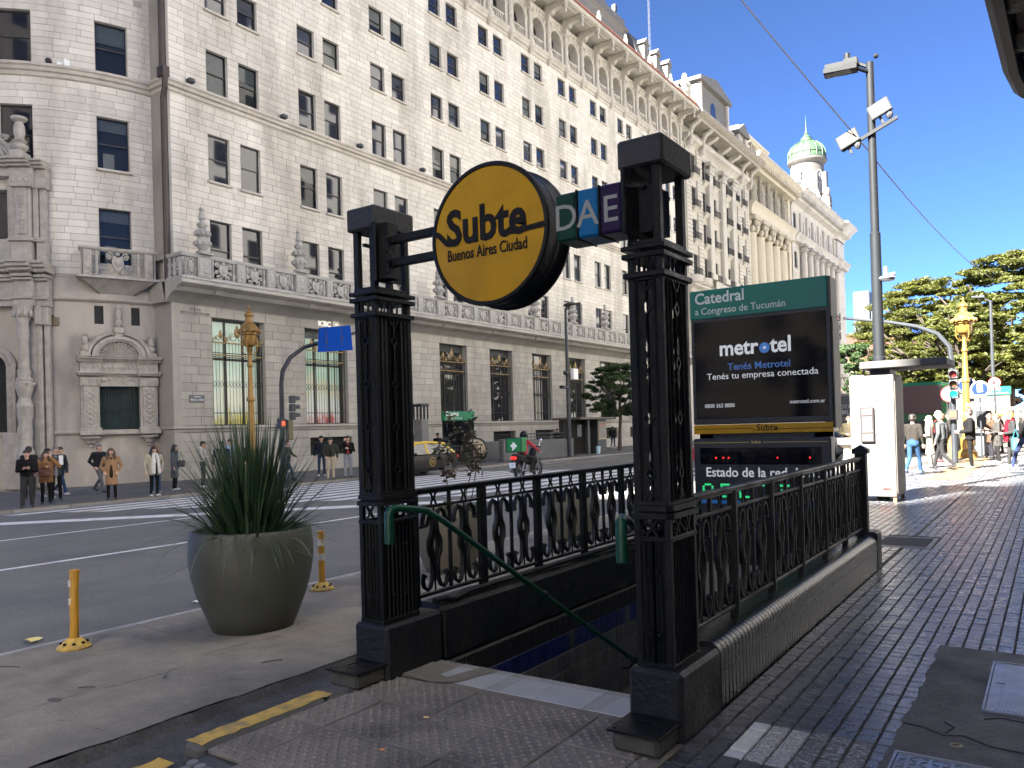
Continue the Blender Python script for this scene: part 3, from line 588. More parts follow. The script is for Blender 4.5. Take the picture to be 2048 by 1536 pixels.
# handrails
M_grn=mat('green_enamel',(.002,.042,.022),(.0015,.03,.016),.4,.0,scale=6,spec=.3)
for x,lb,sx in ((-3.50,'green tubular handrail running down the left stair wall',1),(-1.93,'green tubular handrail end on the right stair pillar',-1)):
    t=thing('handrail',lb,'handrail',(x,0,0)); b=MB()
    b.tube([(-.04*sx,3.74,.88),(-.04*sx,3.74,1.06),(-.035*sx,3.75,1.09),(-.02*sx,3.79,1.105),(0,3.86,1.095),(.05*sx,4.0,1.07),(.06*sx,4.15,.99),(.06*sx,7.9,-1.22)],[.032,.032,.03,.026,.023,.022,.022,.022],12); b.build('tube',M_grn,t)
    b=MB(); 
    for y in (5.4,7.0): z=.99-(y-4.15)*.5893; b.lathe([(.031,-.02),(.034,0),(.031,.02)],(.06*sx,y,z),12,axis='y'); b.tube([(.06*sx,y,z-.02),(0,y,z-.09),(-.06*sx,y,z-.09)],.012,6)
    b.tube([(.03*sx,4.05,1.03),(.0,4.06,.96),(-.08*sx,4.08,.94)],.012,6); b.build('bracket',M_black,t)
# ---------------- station signboard behind the stairs
M_tgrn=mat('teal_sign_green',(.0,.125,.095),(.0,.115,.088),.4,scale=3); M_scr=mat('poster_black_glass',(.003,.0035,.006),(.005,.0055,.008),.08,scale=2,spec=.45); M_cas=mat('sign_casing',(.02,.022,.026),(.03,.032,.036),.4,.2,scale=5)
sb=thing('station_signboard','double-sided station signboard with green header and dark advert, behind the stairs','signboard',(-2.86,9.34,0)); hw=.815
b=MB(); b.box(-hw,hw,0,.30,1.57,2.87,.01); b.box(-hw+.05,hw-.05,.05,.25,.3,1.5); b.build('casing',M_cas,sb)
b=MB(); b.box(-hw-.004,hw-.02,-.02,.24,2.86,3.21,.006); b.build('header',M_tgrn,sb); b=MB(); b.box(hw-.02,hw+.012,-.005,.30,2.75,3.205,.006); b.box(hw-.0,hw+.018,.03,.34,1.5,2.75,.005); b.build('edge_trim',mat('sign_trim',(.07,.075,.07),(.05,.05,.05),.5,.3,scale=6),sb)
b=MB(); b.box(-hw+.04,hw-.04,-.004,.01,1.64,2.83,.004); b.build('advert_screen',M_scr,sb); fm=MB(); ring2=((-hw,-hw+.04,1.58,2.86),(hw-.04,hw,1.58,2.86),(-hw+.04,hw-.04,1.58,1.64),(-hw+.04,hw-.04,2.82,2.86)); [fm.box(a,c,-.012,.0,d,e,.003) for a,c,d,e in ring2]; fm.build('screen_frame',M_cas,sb)
b=MB(); b.box(-hw,hw,-.016,.28,1.455,1.565,.006); b.build('yellow_band',M_yelp,sb); b=MB(); b.box(-hw+.05,-hw+.22,.05,.2,.2,1.5); b.box(hw-.22,hw-.05,.05,.2,.2,1.5); b.build('leg',M_cas,sb)
G=lambda x,z,y=-.022:facing((x,y,z),(1,0,0)); M_lg=mat('grey_white_letter',(.48,.52,.50),rough=.5)
text('lettering','Catedral',.19,M_lg,sb,G(-.755,3.045),.001,bold=.0035,sx=.93); text('lettering','a Congreso de Tucumán',.118,M_lg,sb,G(-.755,2.915),.001,sx=.93)
MW=emis('advert_white',(.42,.44,.45),.05)
text('lettering','metr',.255,MW,sb,G(-.47,2.40,-.006),.001,bold=.006,sx=.93); text('lettering','tel',.255,MW,sb,G(.143,2.40,-.006),.001,bold=.006,sx=.93)
b=MB(); b.lathe([(.062,-.006),(.0,-.007)],(.075,0,2.455),28,axis='y'); b.build('logo_dot',emis('advert_blue',(.03,.10,.28),.05),sb); b=MB(); b.lathe([(.018,-.008),(.0,-.0085)],(.077,0,2.457),16,axis='y'); b.build('logo_dot',MW,sb)
text('lettering','Tenés Metrotel',.118,emis('advert_blue2',(.03,.085,.24),.05),sb,G(.0,2.22,-.006),.001,'CENTER',bold=.001); text('lettering','Tenés tu empresa conectada',.11,MW,sb,G(.02,2.115,-.006),.001,'CENTER',sx=1.02)
text('lettering','0800 362 0800',.066,MW,sb,G(-.67,1.775,-.006),.001,sx=.93); text('lettering','metrotel.com.ar',.064,MW,sb,G(.345,1.79,-.006),.001,sx=.93)
text('lettering','Subte',.11,M_bk,sb,G(-.045,1.487,-.018),.001,bold=.001); b=MB(); b.box(-hw+.02,-.12,-.0185,-.016,1.512,1.519); b.box(.17,hw-.02,-.0185,-.016,1.500,1.507); b.add([(-.12,-.018,1.519),(-.12,-.018,1.512),(-.05,-.018,1.483),(-.05,-.018,1.492)],[(0,1,2,3)]); b.build('logo_line',M_bk,sb)
db=thing('service_status_display','low black LED service status board below the signboard','display',(-2.86,9.26,0)); b=MB(); b.box(-.80,.80,0,.16,.30,1.40,.012); b.build('casing',M_cas,db); b=MB(); b.box(-.72,.70,-.004,.004,1.09,1.29,.003); b.build('led_panel',M_scr,db)
b=MB(); b.box(-.79,-.11,-.003,0,1.348,1.353); b.box(.05,.77,-.003,0,1.348,1.353); b.build('logo_line',mat('pale_yellow_print',(.5,.4,.12),rough=.5),db); text('lettering','Subte',.05,MT['pale_yellow_print'],db,G(-.09,1.338,-.003),.0005)
b=MB(); [b.ball((x,-.004,1.17),.009,6,4) for x in (-.52,-.43,-.365,.21,.57)]; b.build('led_dot',emis('red_led',(1,.02,.02),.25),db)
text('lettering','Estado de la red de Subte',.158,MW,db,G(-.655,.945,-.002),.001,bold=.0018,sx=.94)
for i,ch in enumerate('ABCDEH'):
    pat={'A':['01110','10001','10001','11111','10001','10001'],'B':['11110','10001','11110','10001','10001','11110'],'C':['11111','10000','10000','10000','10000','11111'],'D':['11110','10001','10001','10001','10001','11110'],'E':['11111','10000','11110','10000','10000','11111'],'H':['10001','10001','11111','10001','10001','10001']}[ch]
    b=MB()
    for r_,row in enumerate(pat):
        for c_,v in enumerate(row):
            if v=='1': x=-.70+i*.225+c_*.028; z=.86-r_*.028; b.box(x,x+.024,-.003,0,z-.024,z)
    b.build('led_letter',emis('green_led',(.03,.6,.2),.06),db)
b=MB(); b.box(-.72,.72,-.003,0,.62,.66); b.build('blue_strip',emis('blue_strip',(.01,.08,.25),.03),db)
# ---------------- bank building: main facade (plane X=-32.3) and curved corner wing
XF=-32.3
def rebase(t,loc):
    t.location=loc
    for c in t.children: c.location=Vector(c.location)-Vector(loc)
    return t
def subdiv(a,b,step):
    n=max(1,round((b-a)/step)); return [a+(b-a)*i/n for i in range(n+1)]
def courses(z0,z1,cuts,h):
    zs=sorted({z0,z1,*[c for c in cuts if z0<c<z1]}); o=[]
    for a,b in zip(zs,zs[1:]):
        d=subdiv(a,b,h); o+=list(zip(d,d[1:]))
    return o
def lay(s0,s1,z0,z1,holes,h,l,rn):
    out=[]; 
    for q,(a,b) in enumerate(courses(z0,z1,[z for H in holes for z in H[2:]],h)):
        iv=[(s0,s1)]
        for H in holes:
            if H[2]<(a+b)/2<H[3]:
                nv=[]
                for i,j in iv:
                    if H[0]>=j or H[1]<=i: nv.append((i,j)); continue
                    if H[0]>i: nv.append((i,H[0]))
                    if H[1]<j: nv.append((H[1],j))
                iv=nv
        for i,j in iv:
            x=i; first=rn.uniform(.45,1)*l if q%2 else rn.uniform(.8,1.25)*l
            while x<j-1e-4:
                e=min(j,x+first)
                if j-e<l*.35: e=j
                out.append((x,e,a,b)); x=e; first=rn.choice((.75,.95,1.0,1.2,1.35))*l
    return out
flat=lambda s,z,o:(XF+o,s,z)
CX_,CY_,RW=-42.2,22.0,8.75
def cyl_(s,z,o): a=R_(s); return (CX_+(RW+o)*math.cos(a),CY_+(RW+o)*math.sin(a),z)
def blockmesh(b,q,P,dep=.02,gap=.006,k=1.0,bv=.005):
    s0,s1,z0,z1=q; g=gap*k; s0+=g;s1-=g;z0+=gap;z1-=gap; c=bv*k
    v=[P(s0,z0,-.01),P(s1,z0,-.01),P(s1,z1,-.01),P(s0,z1,-.01),P(s0+c,z0+bv,dep),P(s1-c,z0+bv,dep),P(s1-c,z1-bv,dep),P(s0+c,z1-bv,dep)]
    b.add(v,[(4,5,6,7),(0,1,5,4),(1,2,6,5),(2,3,7,6),(3,0,4,7)])
def backing(b,s0,s1,z0,z1,holes,P,step=None,depth=.34):
    ss=sorted({s0,s1,*[x for H in holes for x in H[:2] if s0<x<s1],*([] if not step else subdiv(s0,s1,step))}); zs=sorted({z0,z1,*[x for H in holes for x in H[2:] if z0<x<z1]})
    for a,c in zip(ss,ss[1:]):
        for d,e in zip(zs,zs[1:]):
            if any(H[0]<(a+c)/2<H[1] and H[2]<(d+e)/2<H[3] for H in holes): continue
            b.add([P(a,d,0),P(c,d,0),P(c,e,0),P(a,e,0)],[(0,1,2,3)])
def reveals(b,holes,P,depth,out=.03):
    for H in holes:
        s0,s1,z0,z1=H[:4]; D=-depth
        for q in ([P(s0,z0,out),P(s0,z0,D),P(s0,z1,D),P(s0,z1,out)],[P(s1,z0,out),P(s1,z1,out),P(s1,z1,D),P(s1,z0,D)],[P(s0,z1,out),P(s0,z1,D),P(s1,z1,D),P(s1,z1,out)],[P(s0,z0,out),P(s1,z0,out),P(s1,z0,D),P(s0,z0,D)]): b.add(q,[(0,1,2,3)])
bank=thing('bank_building','long pale limestone bank building with iron grilled ground floor and curved corner','building')
# windows
BAY=[22.65,28.15,33.57,38.98,44.3,49.67,55.0,60.35,65.55,70.9,76.2]; ROWS=[(9.0,11.72),(13.55,15.75),(17.70,19.73),(21.62,23.15),(24.98,26.48),(28.34,29.76)]
WIN=[(y+o-.02,y+o+1.14,a,c) for (a,c) in ROWS for y in BAY for o in (0,1.79)]
GW=[(22.6,25.58),(28.14,31.13),(33.7,36.5),(39.15,42.0),(44.6,47.35),(50.0,52.78),(55.45,58.15),(60.75,63.55),(66.1,68.9),(71.4,74.2),(76.6,79.3)]; GWIN=[(a,c,2.05,7.15) for a,c in GW]
BASEH=[(a+.2,c+.2,.45,1.38) for a,c in GW if a>27]
rn=random.Random(31)
up_blocks=lay(20.72,80.9,8.95,30.2,WIN,.30,.85,rn); gr_blocks=lay(20.95,80.9,2.12,7.7,GWIN,.395,.95,rn); lo_blocks=lay(20.95,80.9,-.05,1.78,BASEH,.55,1.5,rn)
WA=-19.8; dg=lambda m:m/RW*180/pi
WW=[(WA-dg(.64),WA+dg(.64),9.3,11.72),(WA-dg(.64),WA+dg(.64),13.45,15.75),(WA-dg(.64),WA+dg(.64),17.72,19.95),(-48.4,-48.4+dg(1.3),13.35,15.9),(-48.4,-48.4+dg(1.3),17.75,19.95),(WA-dg(.64),WA+dg(.64),21.6,23.7),(-48.4,-48.4+dg(1.3),21.6,23.7)]
wing_blocks=lay(-75,-8.2,8.75,26,WW,.29,dg(.82),rn)
WG=[(WA-dg(.80),WA+dg(.80),1.98,3.92),(WA-dg(.91),WA-dg(.55),6.63,7.42),(WA+dg(.55),WA+dg(.91),6.63,7.42)]
b=MB(); backing(b,20.72,81,8.5,30.3,WIN,flat); backing(b,-75,-8,8.6,26.2,WW,cyl_,1.6); o=b.build('wall',M_joint,bank,flat=True,fix=False)

b=MB(); backing(b,20.72,81,-.5,8.6,GWIN+BASEH,flat); b.build('ground_floor_wall',M_greyj,bank,flat=True,fix=False)
for H in GWIN+BASEH: b=MB(); reveals(b,[H],flat,.55); b.build('window_reveal',M_grey,bank,flat=True,fix=False)
for H in WW: b=MB(); reveals(b,[H],cyl_,.22); b.build('window_reveal',M_stone,bank,flat=True,fix=False)
b=MB(); backing(b,-75,-8,-.5,8.7,WG,lambda s,z,o:cyl_(s,z,o+.02),1.2); b.build('corner_wing_wall',M_wing,bank,sharp=20,fix=False)
b=MB(); b.box(XF-1.4,XF+.035,20.60,20.72,8.4,30.2); b.box(XF-1.4,XF+.03,20.55,20.98,-.5,8.2,.02); b.build('corner_pier',M_grey,bank)
# nearest stones are separate pieces, the others stay joined
allb=[(q,0) for q in up_blocks]+[(q,1) for q in wing_blocks]+[(q,2) for q in gr_blocks]+[(q,2) for q in lo_blocks]
def pos(q,k): 
    p=Vector((flat if k!=1 else cyl_)((q[0]+q[1])/2,(q[2]+q[3])/2,0)); d=p-Vector((0,0,1.6)); c=Vector((d.dot(rt),d.dot(up),-d.dot(bk))); u=1024+1585*c.x/c.z; w=842-1585*c.y/c.z
    return u,w,c.z
order=[]
for i,(q,k) in enumerate(allb):
    u,w,dz=pos(q,k); order.append((dz+ (0 if (0<u<2048 and 0<w<1536) else 900),i))
order.sort(); single={i for _,i in order[:300]}
js={0:MB(),1:MB(),2:MB()}; mats_={0:M_stone,1:M_stone,2:M_grey}
for i,(q,k) in enumerate(allb):
    P=flat if k!=1 else cyl_; kk=1 if k!=1 else dg(1)
    if i in single: b=MB(); blockmesh(b,q,P,k=kk); b.build('stone',mats_[k],bank,flat=True,fix=False)
    else: blockmesh(js[k],q,P,k=kk)
for k in js: stuff(js[k].build('stone',mats_[k],bank,flat=True,fix=False))
# window units
def win_mesh(w,h,mid=.5):
    f=MB(); t=.045
    for a in ((0,t,0,h),(w-t,w,0,h),(t,w-t,0,t),(t,w-t,h-t,h)): f.box(-.04,.04,a[0],a[1],a[2],a[3])
    f.box(-.03,.05,t,w-t,h*mid-.03,h*mid+.03)
    g=MB(); g.add([(.0,t,t),(.0,w-t,t),(.0,w-t,h*mid-.03),(.0,t,h*mid-.03)],[(0,1,2,3)]); g.add([(.012,t,h*mid+.03),(.012,w-t,h*mid+.03),(.012,w-t,h-t),(.012,t,h-t)],[(0,1,2,3)])
    s=MB(); s.box(-.02,.14,-.09,w+.09,-.11,-.005,.02); return f.mesh('window',M_frame),g.mesh('pane',M_glass,flat=True),s.mesh('sill',M_trim)
cache={}
M_cg=glassy('clear_pane',(.75,.8,.8)); M_in=mat('dark_interior',(.02,.022,.024),rough=.8); M_bl=[mat('pale_blind',(.33,.31,.27),(.28,.26,.23),.8,scale=6),mat('grey_blind',(.16,.17,.18),(.13,.135,.14),.8,scale=6)]
def rev(w,h):
    if ('r',h) not in cache: b=MB(); reveals(b,[(0,w,0,h)],lambda s,z,o:(o+.17,s,z),.20); cache['r',h]=b.mesh('window_reveal',M_stone,flat=True)
    return cache['r',h]
def gclear(g,h):
    if ('c',h) not in cache: m=g.copy(); m.materials.clear(); m.materials.append(M_cg); cache['c',h]=m
    return cache['c',h]
def blind(w,h,f,k):
    if ('b',h,f,k) not in cache:
        b=MB(); n=int(h*f/.06); [b.box(-.06,-.045,.06,w-.06,h-.06-(i+1)*.06+.006,h-.06-i*.06) for i in range(n)]; cache['b',h,f,k]=b.mesh('blind',M_bl[k])
    return cache['b',h,f,k]
def room(w,h):
    if ('d',h) not in cache: b=MB(); b.add([(-.09,0,0),(-.09,w,0),(-.09,w,h),(-.09,0,h)],[(0,1,2,3)]); cache['d',h]=b.mesh('dark_room',M_in,flat=True)
    return cache['d',h]
rn=random.Random(77)
for H in WIN:
    key=round(H[3]-H[2],2)
    if key not in cache: cache[key]=win_mesh(1.16,key)
    f,g,s=cache[key]; w=link('window',f,bank,(XF-.17,H[0],H[2])); link('window_reveal',rev(1.16,key),w)
    if rn.random()<.30 and H[2]>9.5: link('pane',gclear(g,key),w); link('blind',blind(1.16,key,rn.choice((.35,.5,.62,.9)),rn.choice((0,1))),w); link('dark_room',room(1.16,key),w)
    else: q=link('pane',g,w); q.rotation_euler=(0,rn.uniform(-.02,.02),rn.uniform(-.02,.02))
    if H[2]>9.5 and abs(H[2]-17.7)>.1: link('sill',s,w,(.19,0,0))
wm={}
for H in WW:
    wd=RW*R_(H[1]-H[0]); key=round(H[3]-H[2],2); f,g,s=win_mesh(wd,key); a=(H[0]+H[1])/2; p=cyl_(H[0],H[2],-.2); w=link('window',f,bank,p,R_(a))
    if a>-30: g2=g.copy(); g2.materials.clear(); g2.materials.append(M_cg); link('pane',g2,w); b=MB(); b.add([(-.16,0,0),(-.16,wd,0),(-.16,wd,key),(-.16,0,key)],[(0,1,2,3)]); b.build('dark_room',M_in,w,flat=True); b=MB(); n_=int(key*(.35 if H[2]>17 else .22)/.06); [b.box(-.09,-.075,.06,wd-.06,key-.06-(i+1)*.06+.006,key-.06-i*.06) for i in range(n_)]; b.build('blind',M_bl[1],w); b=MB(); b.box(-.14,-.12,wd*.2,wd*.55,.1,key*.35); b.build('curtain',M_bl[0],w) if H[2]<17 else None
    else: link('pane',g,w)

    if 12<H[2]<17: link('sill',s,w,(.24,0,0))
# string course, ledge and balustrade balcony
def wingpath(a0,a1,o,n=26): return [(cyl_(a0+(a1-a0)*i/n,0,o)[0],cyl_(a0+(a1-a0)*i/n,0,o)[1]) for i in range(n+1)]
cp=[(0,17.62),(.34,17.62),(.34,17.52),(.26,17.46),(.22,17.34),(.12,17.30),(.10,17.16),(0,17.10)]
b=MB(); b.sweep([(XF-1.2,20.62),(XF,20.62),(XF,81)],cp); b.build('string_course',M_trim,bank); b=MB(); b.sweep(wingpath(-75,-8,0),cp); b.build('string_course',M_trim,bank)
lp=[(-.2,8.55),(1.22,8.55),(1.30,8.50),(1.30,8.36),(1.22,8.30),(.95,8.22),(.80,8.05),(.55,7.98),(.30,7.85),(.12,7.68),(0,7.6)]
b=MB(); b.sweep([(XF,20.27),(XF,81)],lp); b.box(XF-1.3,XF+.02,20.27,20.62,7.62,8.5); b.build('balcony_ledge',M_grey,bank)
for pr_ in ([(-.1,8.72),(.05,8.70),(.05,8.62),(-.1,8.6)],[(-.1,7.78),(.20,7.74),(.20,7.66),(.10,7.58),(-.1,7.56)],[(-.1,2.02),(.16,2.0),(.16,1.90),(.05,1.80),(-.1,1.78)],[(-.1,.28),(.1,.26),(.1,-.4),(-.1,-.4)]): b=MB(); b.sweep(wingpath(-75,-8,0),pr_); b.build('wing_moulding',M_wing,bank)
b=MB(); b.sweep([(XF-1,20.6),(XF,20.6),(XF,81)],[(0,2.10),(.16,2.08),(.16,1.98),(.08,1.93),(.05,1.82),(0,1.80)]); b.sweep([(XF,20.98),(XF,81)],[(0,7.72),(.06,7.7),(.06,7.62),(0,7.6)]); b.sweep([(XF-1,20.5),(XF,20.5),(XF,81)],[(0,.22),(.1,.2),(.1,-.4),(0,-.4)]); b.build('base_course',M_grey,bank)
XB=XF+1.16; 
b=MB(); b.sweep([(XF-.9,20.42),(XB,20.42),(XB,81)],[(-.11,9.68),(.13,9.68),(.13,9.60),(.09,9.52),(-.09,9.52)]); b.build('balcony_rail',M_bal,bank); b=MB(); b.sweep([(XF-.9,20.42),(XB,20.42),(XB,81)],[(-.1,8.66),(.1,8.66),(.12,8.55),(-.1,8.55)]); b.build('balcony_plinth',M_bal,bank)
def scroll(b,P,u,z,r,s=1,t=.035,turn=1.4): b.tube([P(u+s*r*(1-.62*i/14)*math.cos(i/14*turn*2*pi),z+r*(1-.62*i/14)*math.sin(i/14*turn*2*pi)) for i in range(15)],t,5)
def carved_panel(w,h):
    """pierced panel: shield between vase balusters and scrolls; local y along, z up"""
    b=MB(); P=lambda u,z:(0,u,z)
    b.prism([(w/2-.20,h*.86),(w/2-.24,h*.5),(w/2-.15,h*.3),(w/2,h*.2),(w/2+.15,h*.3),(w/2+.24,h*.5),(w/2+.20,h*.86),(w/2,h*.78)],-.05,.06); b.ball((.05,w/2,h*.56),(.05,.15,.18),8,6); b.ball((.02,w/2,h*.92),(.06,.10,.08),8,5)
    for s in (-1,1):
        u=w/2+s*(w/2-.12)
        b.lathe([(.05,0),(.07,.03),(.045,.09),(.085,.22),(.075,.32),(.04,.40),(.065,.46),(.05,.55),(.07,h-.06),(.06,h)],(0,u,0),8); scroll(b,P,w/2+s*.22,h*.16,.12,s); scroll(b,P,w/2+s*.34,h*.78,.10,s); scroll(b,P,w/2+s*.36,h*.42,.085,-s); b.tube([P(w/2+s*.2,h*.9),P(w/2+s*.33,h*.98),P(w/2+s*.44,h*.85)],.04,5)
    b.box(-.04,.03,0,w,-.02,.05); return b
def pier(w,h,d=.10):
    b=MB(); b.box(-d,d,0,w,0,h); b.box(d-.005,d+.03,.04,w-.04,.05,h-.05,.02); b.ball((d+.03,w/2,h*.3),(.03,w*.25,.1),8,5); b.ball((d+.03,w/2,h*.68),(.03,w*.22,.12),8,5); b.ball((d+.03,w/2,h*.5),(.025,w*.12,.06),8,5); return b
pan=carved_panel(1.36,.86).mesh('carved_panel',M_bal); p1=pier(.42,.86).mesh('pier',M_bal); p2=pier(.66,.88,.14).mesh('pier',M_bal)
def urn_prof(h=2.1): return [(.30,0),(.30,.10),(.16,.16),(.20,.22),(.33,.42),(.34,.55),(.22,.68),(.20,.74),(.30,.82),(.33,1.0),(.22,1.08),(.12,1.14),(.22,1.24),(.24,1.32),(.11,1.42),(.09,1.5),(.15,1.58),(.12,1.82),(.08,1.92),(.12,1.98),(.10,2.05),(0,2.06)]
um=MB(); um.box(-.34,.34,-.34,.34,-.02,.06,.02); um.lathe(urn_prof(),(0,0,.04),14)
for k in range(10): a=k*.628; um.ball((.32*math.cos(a),.32*math.sin(a),.95),(.07,.07,.10),6,4); um.ball((.33*math.cos(a+.3),.33*math.sin(a+.3),.50),(.07,.07,.12),6,4)
um=um.mesh('urn_finial',M_bal)
y=20.35
b=MB(); P=lambda u,z:(XB-.15-u*1.0,20.42,8.66+z)
for u in (.05,.42,.8,1.2): b.lathe([(.05,0),(.09,.12),(.06,.36),(.10,.54),(.05,.72),(.07,.86)],(P(u,0)[0],P(u,0)[1],8.66),8)
scroll(b,P,.28,.22,.12); scroll(b,P,.28,.5,.1,-1); scroll(b,P,.55,.24,.12,-1); scroll(b,P,.55,.5,.1); b.build('carved_panel',M_bal,bank)
first=True; yy=20.1; 
q=link('carved_panel',pan,bank,(XB,20.5,8.66)); q.scale=(1,.42,1); yy=21.10; n=0
while yy<79.5:
    link('pier',p2,bank,(XB,yy,8.655)); link('urn_finial',um,bank,(XB,yy+.33,9.69)); yy+=.66
    for j in range(3):
        link('carved_panel',pan,bank,(XB,yy+.02,8.66)); yy+=1.40
        if j<2: link('pier',p1,bank,(XB,yy-.0,8.66)); yy+=.30
        if yy>80: break
    yy+=.02
# ledge brackets under balcony
for y in BAY:
    b=MB(); b.prism([(0,7.72),(0,8.2),(1.0,8.2),(.85,8.02),(.35,7.9)],y-.45,y-.12,'y'); 
    for i in range(len(b.v)): b.v[i]=(b.v[i][0]+XF+.04,b.v[i][1],b.v[i][2]+.03)
    b.build('bracket',M_grey,bank)
# ground floor windows with gilded grilles
M_in=mat('dark_interior',(.02,.022,.024),rough=.8); M_cg=glassy('clear_pane',(.75,.8,.8))
def grille(w,h):
    b=MB(); n=int(w/.17); z1=h*.80
    for i in range(n+1):
        u=.06+(w-.12)*i/n; b.tube([(0,u,0),(0,u,z1)],.012,4)
    for z in (.03,h*.12,h*.66,h*.70): b.box(-.014,.014,.04,w-.04,z-.018,z+.018)
    for i in range(n):
        u=.06+(w-.12)*(i+.5)/n; zc=h*.40; b.tube([(0,u,zc-.16),(0,u+.07,zc),(0,u,zc+.16),(0,u-.07,zc),(0,u,zc-.16)],.008,4)
    g=MB(); P=lambda u,z:(.02,u,z)
    for z in (h*.68,h*.80): g.box(-.02,.035,.03,w-.03,z-.035,z+.035,.01)
    for u in (.04,w*.27,w*.73,w-.04): b.tube([(.03,u,0),(.03,u,z1)],.022,6); g.ball((.03,u,z1+.1),(.05,.06,.10),6,5)
    for s in (0,-1,1):
        u=w/2+s*w*.32; r=.22 if s==0 else .14; q=h*.82
        scroll(g,P,u-r*1.0,q+r*.8,r,-1,.018); scroll(g,P,u+r*1.0,q+r*.8,r,1,.018); g.ball(P(u,q+r*1.9),(.05,r*.8,r*1.1),8,6); g.ball(P(u,q+r*3.1),(.03,r*.35,r*.5),6,5); scroll(g,P,u-r*2.1,q+r*.4,r*.6,1,.015); scroll(g,P,u+r*2.1,q+r*.4,r*.6,-1,.015)
    return b.mesh('iron_grille',M_iron),g.mesh('gilded_crest',M_gilt)
gm=grille(2.7,4.9)
def posterwall(name,stops):
    m=bpy.data.materials.new(name); m.use_nodes=True; N=m.node_tree.nodes; L=m.node_tree.links; p=N['Principled BSDF']; tc=N.new('ShaderNodeTexCoord'); sx=N.new('ShaderNodeSeparateXYZ'); L.new(tc.outputs['Generated'],sx.inputs[0]); w=N.new('ShaderNodeTexNoise'); w.inputs['Scale'].default_value=3.5; w.inputs['Detail'].default_value=2; L.new(tc.outputs['Generated'],w.inputs[0])
    ad=N.new('ShaderNodeMath'); ad.operation='MULTIPLY_ADD'; L.new(w.outputs[0],ad.inputs[0]); ad.inputs[1].default_value=.9; L.new(sx.outputs[2],ad.inputs[2]); r=N.new('ShaderNodeValToRGB'); L.new(ad.outputs[0],r.inputs[0]); e=r.color_ramp.elements
    e[0].position=stops[0][0]; e[0].color=(*stops[0][1],1); e[1].position=stops[1][0]; e[1].color=(*stops[1][1],1)
    for q,c in stops[2:]: x=e.new(q); x.color=(*c,1)
    L.new(r.outputs[0],p.inputs['Base Color']); L.new(r.outputs[0],p.inputs['Emission Color']); p.inputs['Emission Strength'].default_value=.042; return m
PW=[posterwall('lit_interior_yellow',[(.45,(.72,.56,.10)),(.62,(.66,.66,.58)),(.8,(.78,.74,.58)),(1.0,(.66,.72,.64)),(1.0,(.60,.70,.58))]),posterwall('lit_interior_red',[(.42,(.55,.09,.09)),(.58,(.72,.66,.62)),(.78,(.70,.70,.65)),(.92,(.66,.58,.42)),(1.0,(.5,.62,.5))])]
for i,(a,c) in enumerate(GW):
    w=c-a; fr=MB(); D=XF-.45
    fr.box(-.05,.05,0,.08,0,5.1); fr.box(-.05,.05,w-.08,w,0,5.1); fr.box(-.05,.05,.08,w-.08,0,.1); fr.box(-.05,.05,.08,w-.08,4.98,5.1)
    for u in (w*.33,w*.67): fr.box(-.04,.04,u-.05,u+.05,.1,4.98)
    fr.box(-.04,.04,.08,w-.08,3.15,3.27); W_=fr.build('window',M_frame,bank,(D,a,2.05))
    b=MB(); b.add([(0,.08,.1),(0,w-.08,.1),(0,w-.08,4.98),(0,.08,4.98)],[(0,1,2,3)]); b.build('pane',M_cg if i<2 else M_glass,W_,flat=True)
    if i<2: b=MB(); b.box(-.33,-.30,-.05,w+.05,0,5.1); b.build('lit_interior',PW[i],W_); 
    if i in (1,3,4): b=MB(); [b.box(.06,.12,.05,w-.05,4.62+j*.07,4.68+j*.07,.012) for j in range(7)]; b.build('roller_shutter',M_dkgrey,W_)
    o=link('iron_grille',gm[0],bank,(XF-.16,a+.05,2.1)); o.scale=(1,(w-.1)/2.7,1); o2=link('gilded_crest',gm[1],o)
for H in BASEH:
    b=MB(); [b.tube([(XF-.12,H[0]+.05+i*.14,H[2]),(XF-.12,H[0]+.05+i*.14,H[3])],.014,4) for i in range(int((H[1]-H[0])/.14)+1)]; b.box(XF-.14,XF-.10,H[0],H[1],H[2]+.2,H[2]+.24); b.box(XF-.14,XF-.10,H[0],H[1],H[3]-.26,H[3]-.22); q=b.build('basement_grille',M_iron,bank); b=MB(); b.box(XF-.5,XF-.46,H[0]-.1,H[1]+.1,H[2]-.1,H[3]+.1); b.build('basement_opening',M_in,bank)
# lettering and plaques
text('lettering','ICBC',.40,emis('white_sign_letters',(.7,.68,.6),.05),bank,facing((XF+.08,29.02,7.33),(0,1,0)),.03,bold=.006)
b=MB(); b.tube([(XF+.09,30.30+.19*math.cos(a),7.50+.19*math.sin(a)) for a in [i*pi/12 for i in range(25)]],.022,5,False); b.box(XF+.07,XF+.11,30.24,30.36,7.42,7.45); b.box(XF+.07,XF+.11,30.24,30.36,7.55,7.58); b.box(XF+.07,XF+.11,30.285,30.315,7.42,7.58); b.box(XF+.07,XF+.11,30.2,30.26,7.47,7.53); b.box(XF+.07,XF+.11,30.34,30.4,7.47,7.53); b.build('emblem',MT['white_sign_letters'],bank)
b=MB(); b.box(XF+.03,XF+.06,21.33,22.10,3.17,3.5); q=b.build('street_plaque',mat('plaque_slate',(.10,.11,.13),rough=.5),bank); text('lettering','AVENIDA',.085,M_wt,q,facing((XF+.062,21.715,3.39),(0,1,0)),.001,'CENTER'); text('lettering','PRES. R. S. PEÑA',.125,M_wt,q,facing((XF+.062,21.715,3.24),(0,1,0)),.001,'CENTER',sx=.78)
text('carved_lettering','ANTIGUA\nBANCO DE BUENOS AIRES',.16,M_greyj,bank,facing((XF+.034,21.75,7.36),(0,1,0)),.004,'CENTER',sx=.8)
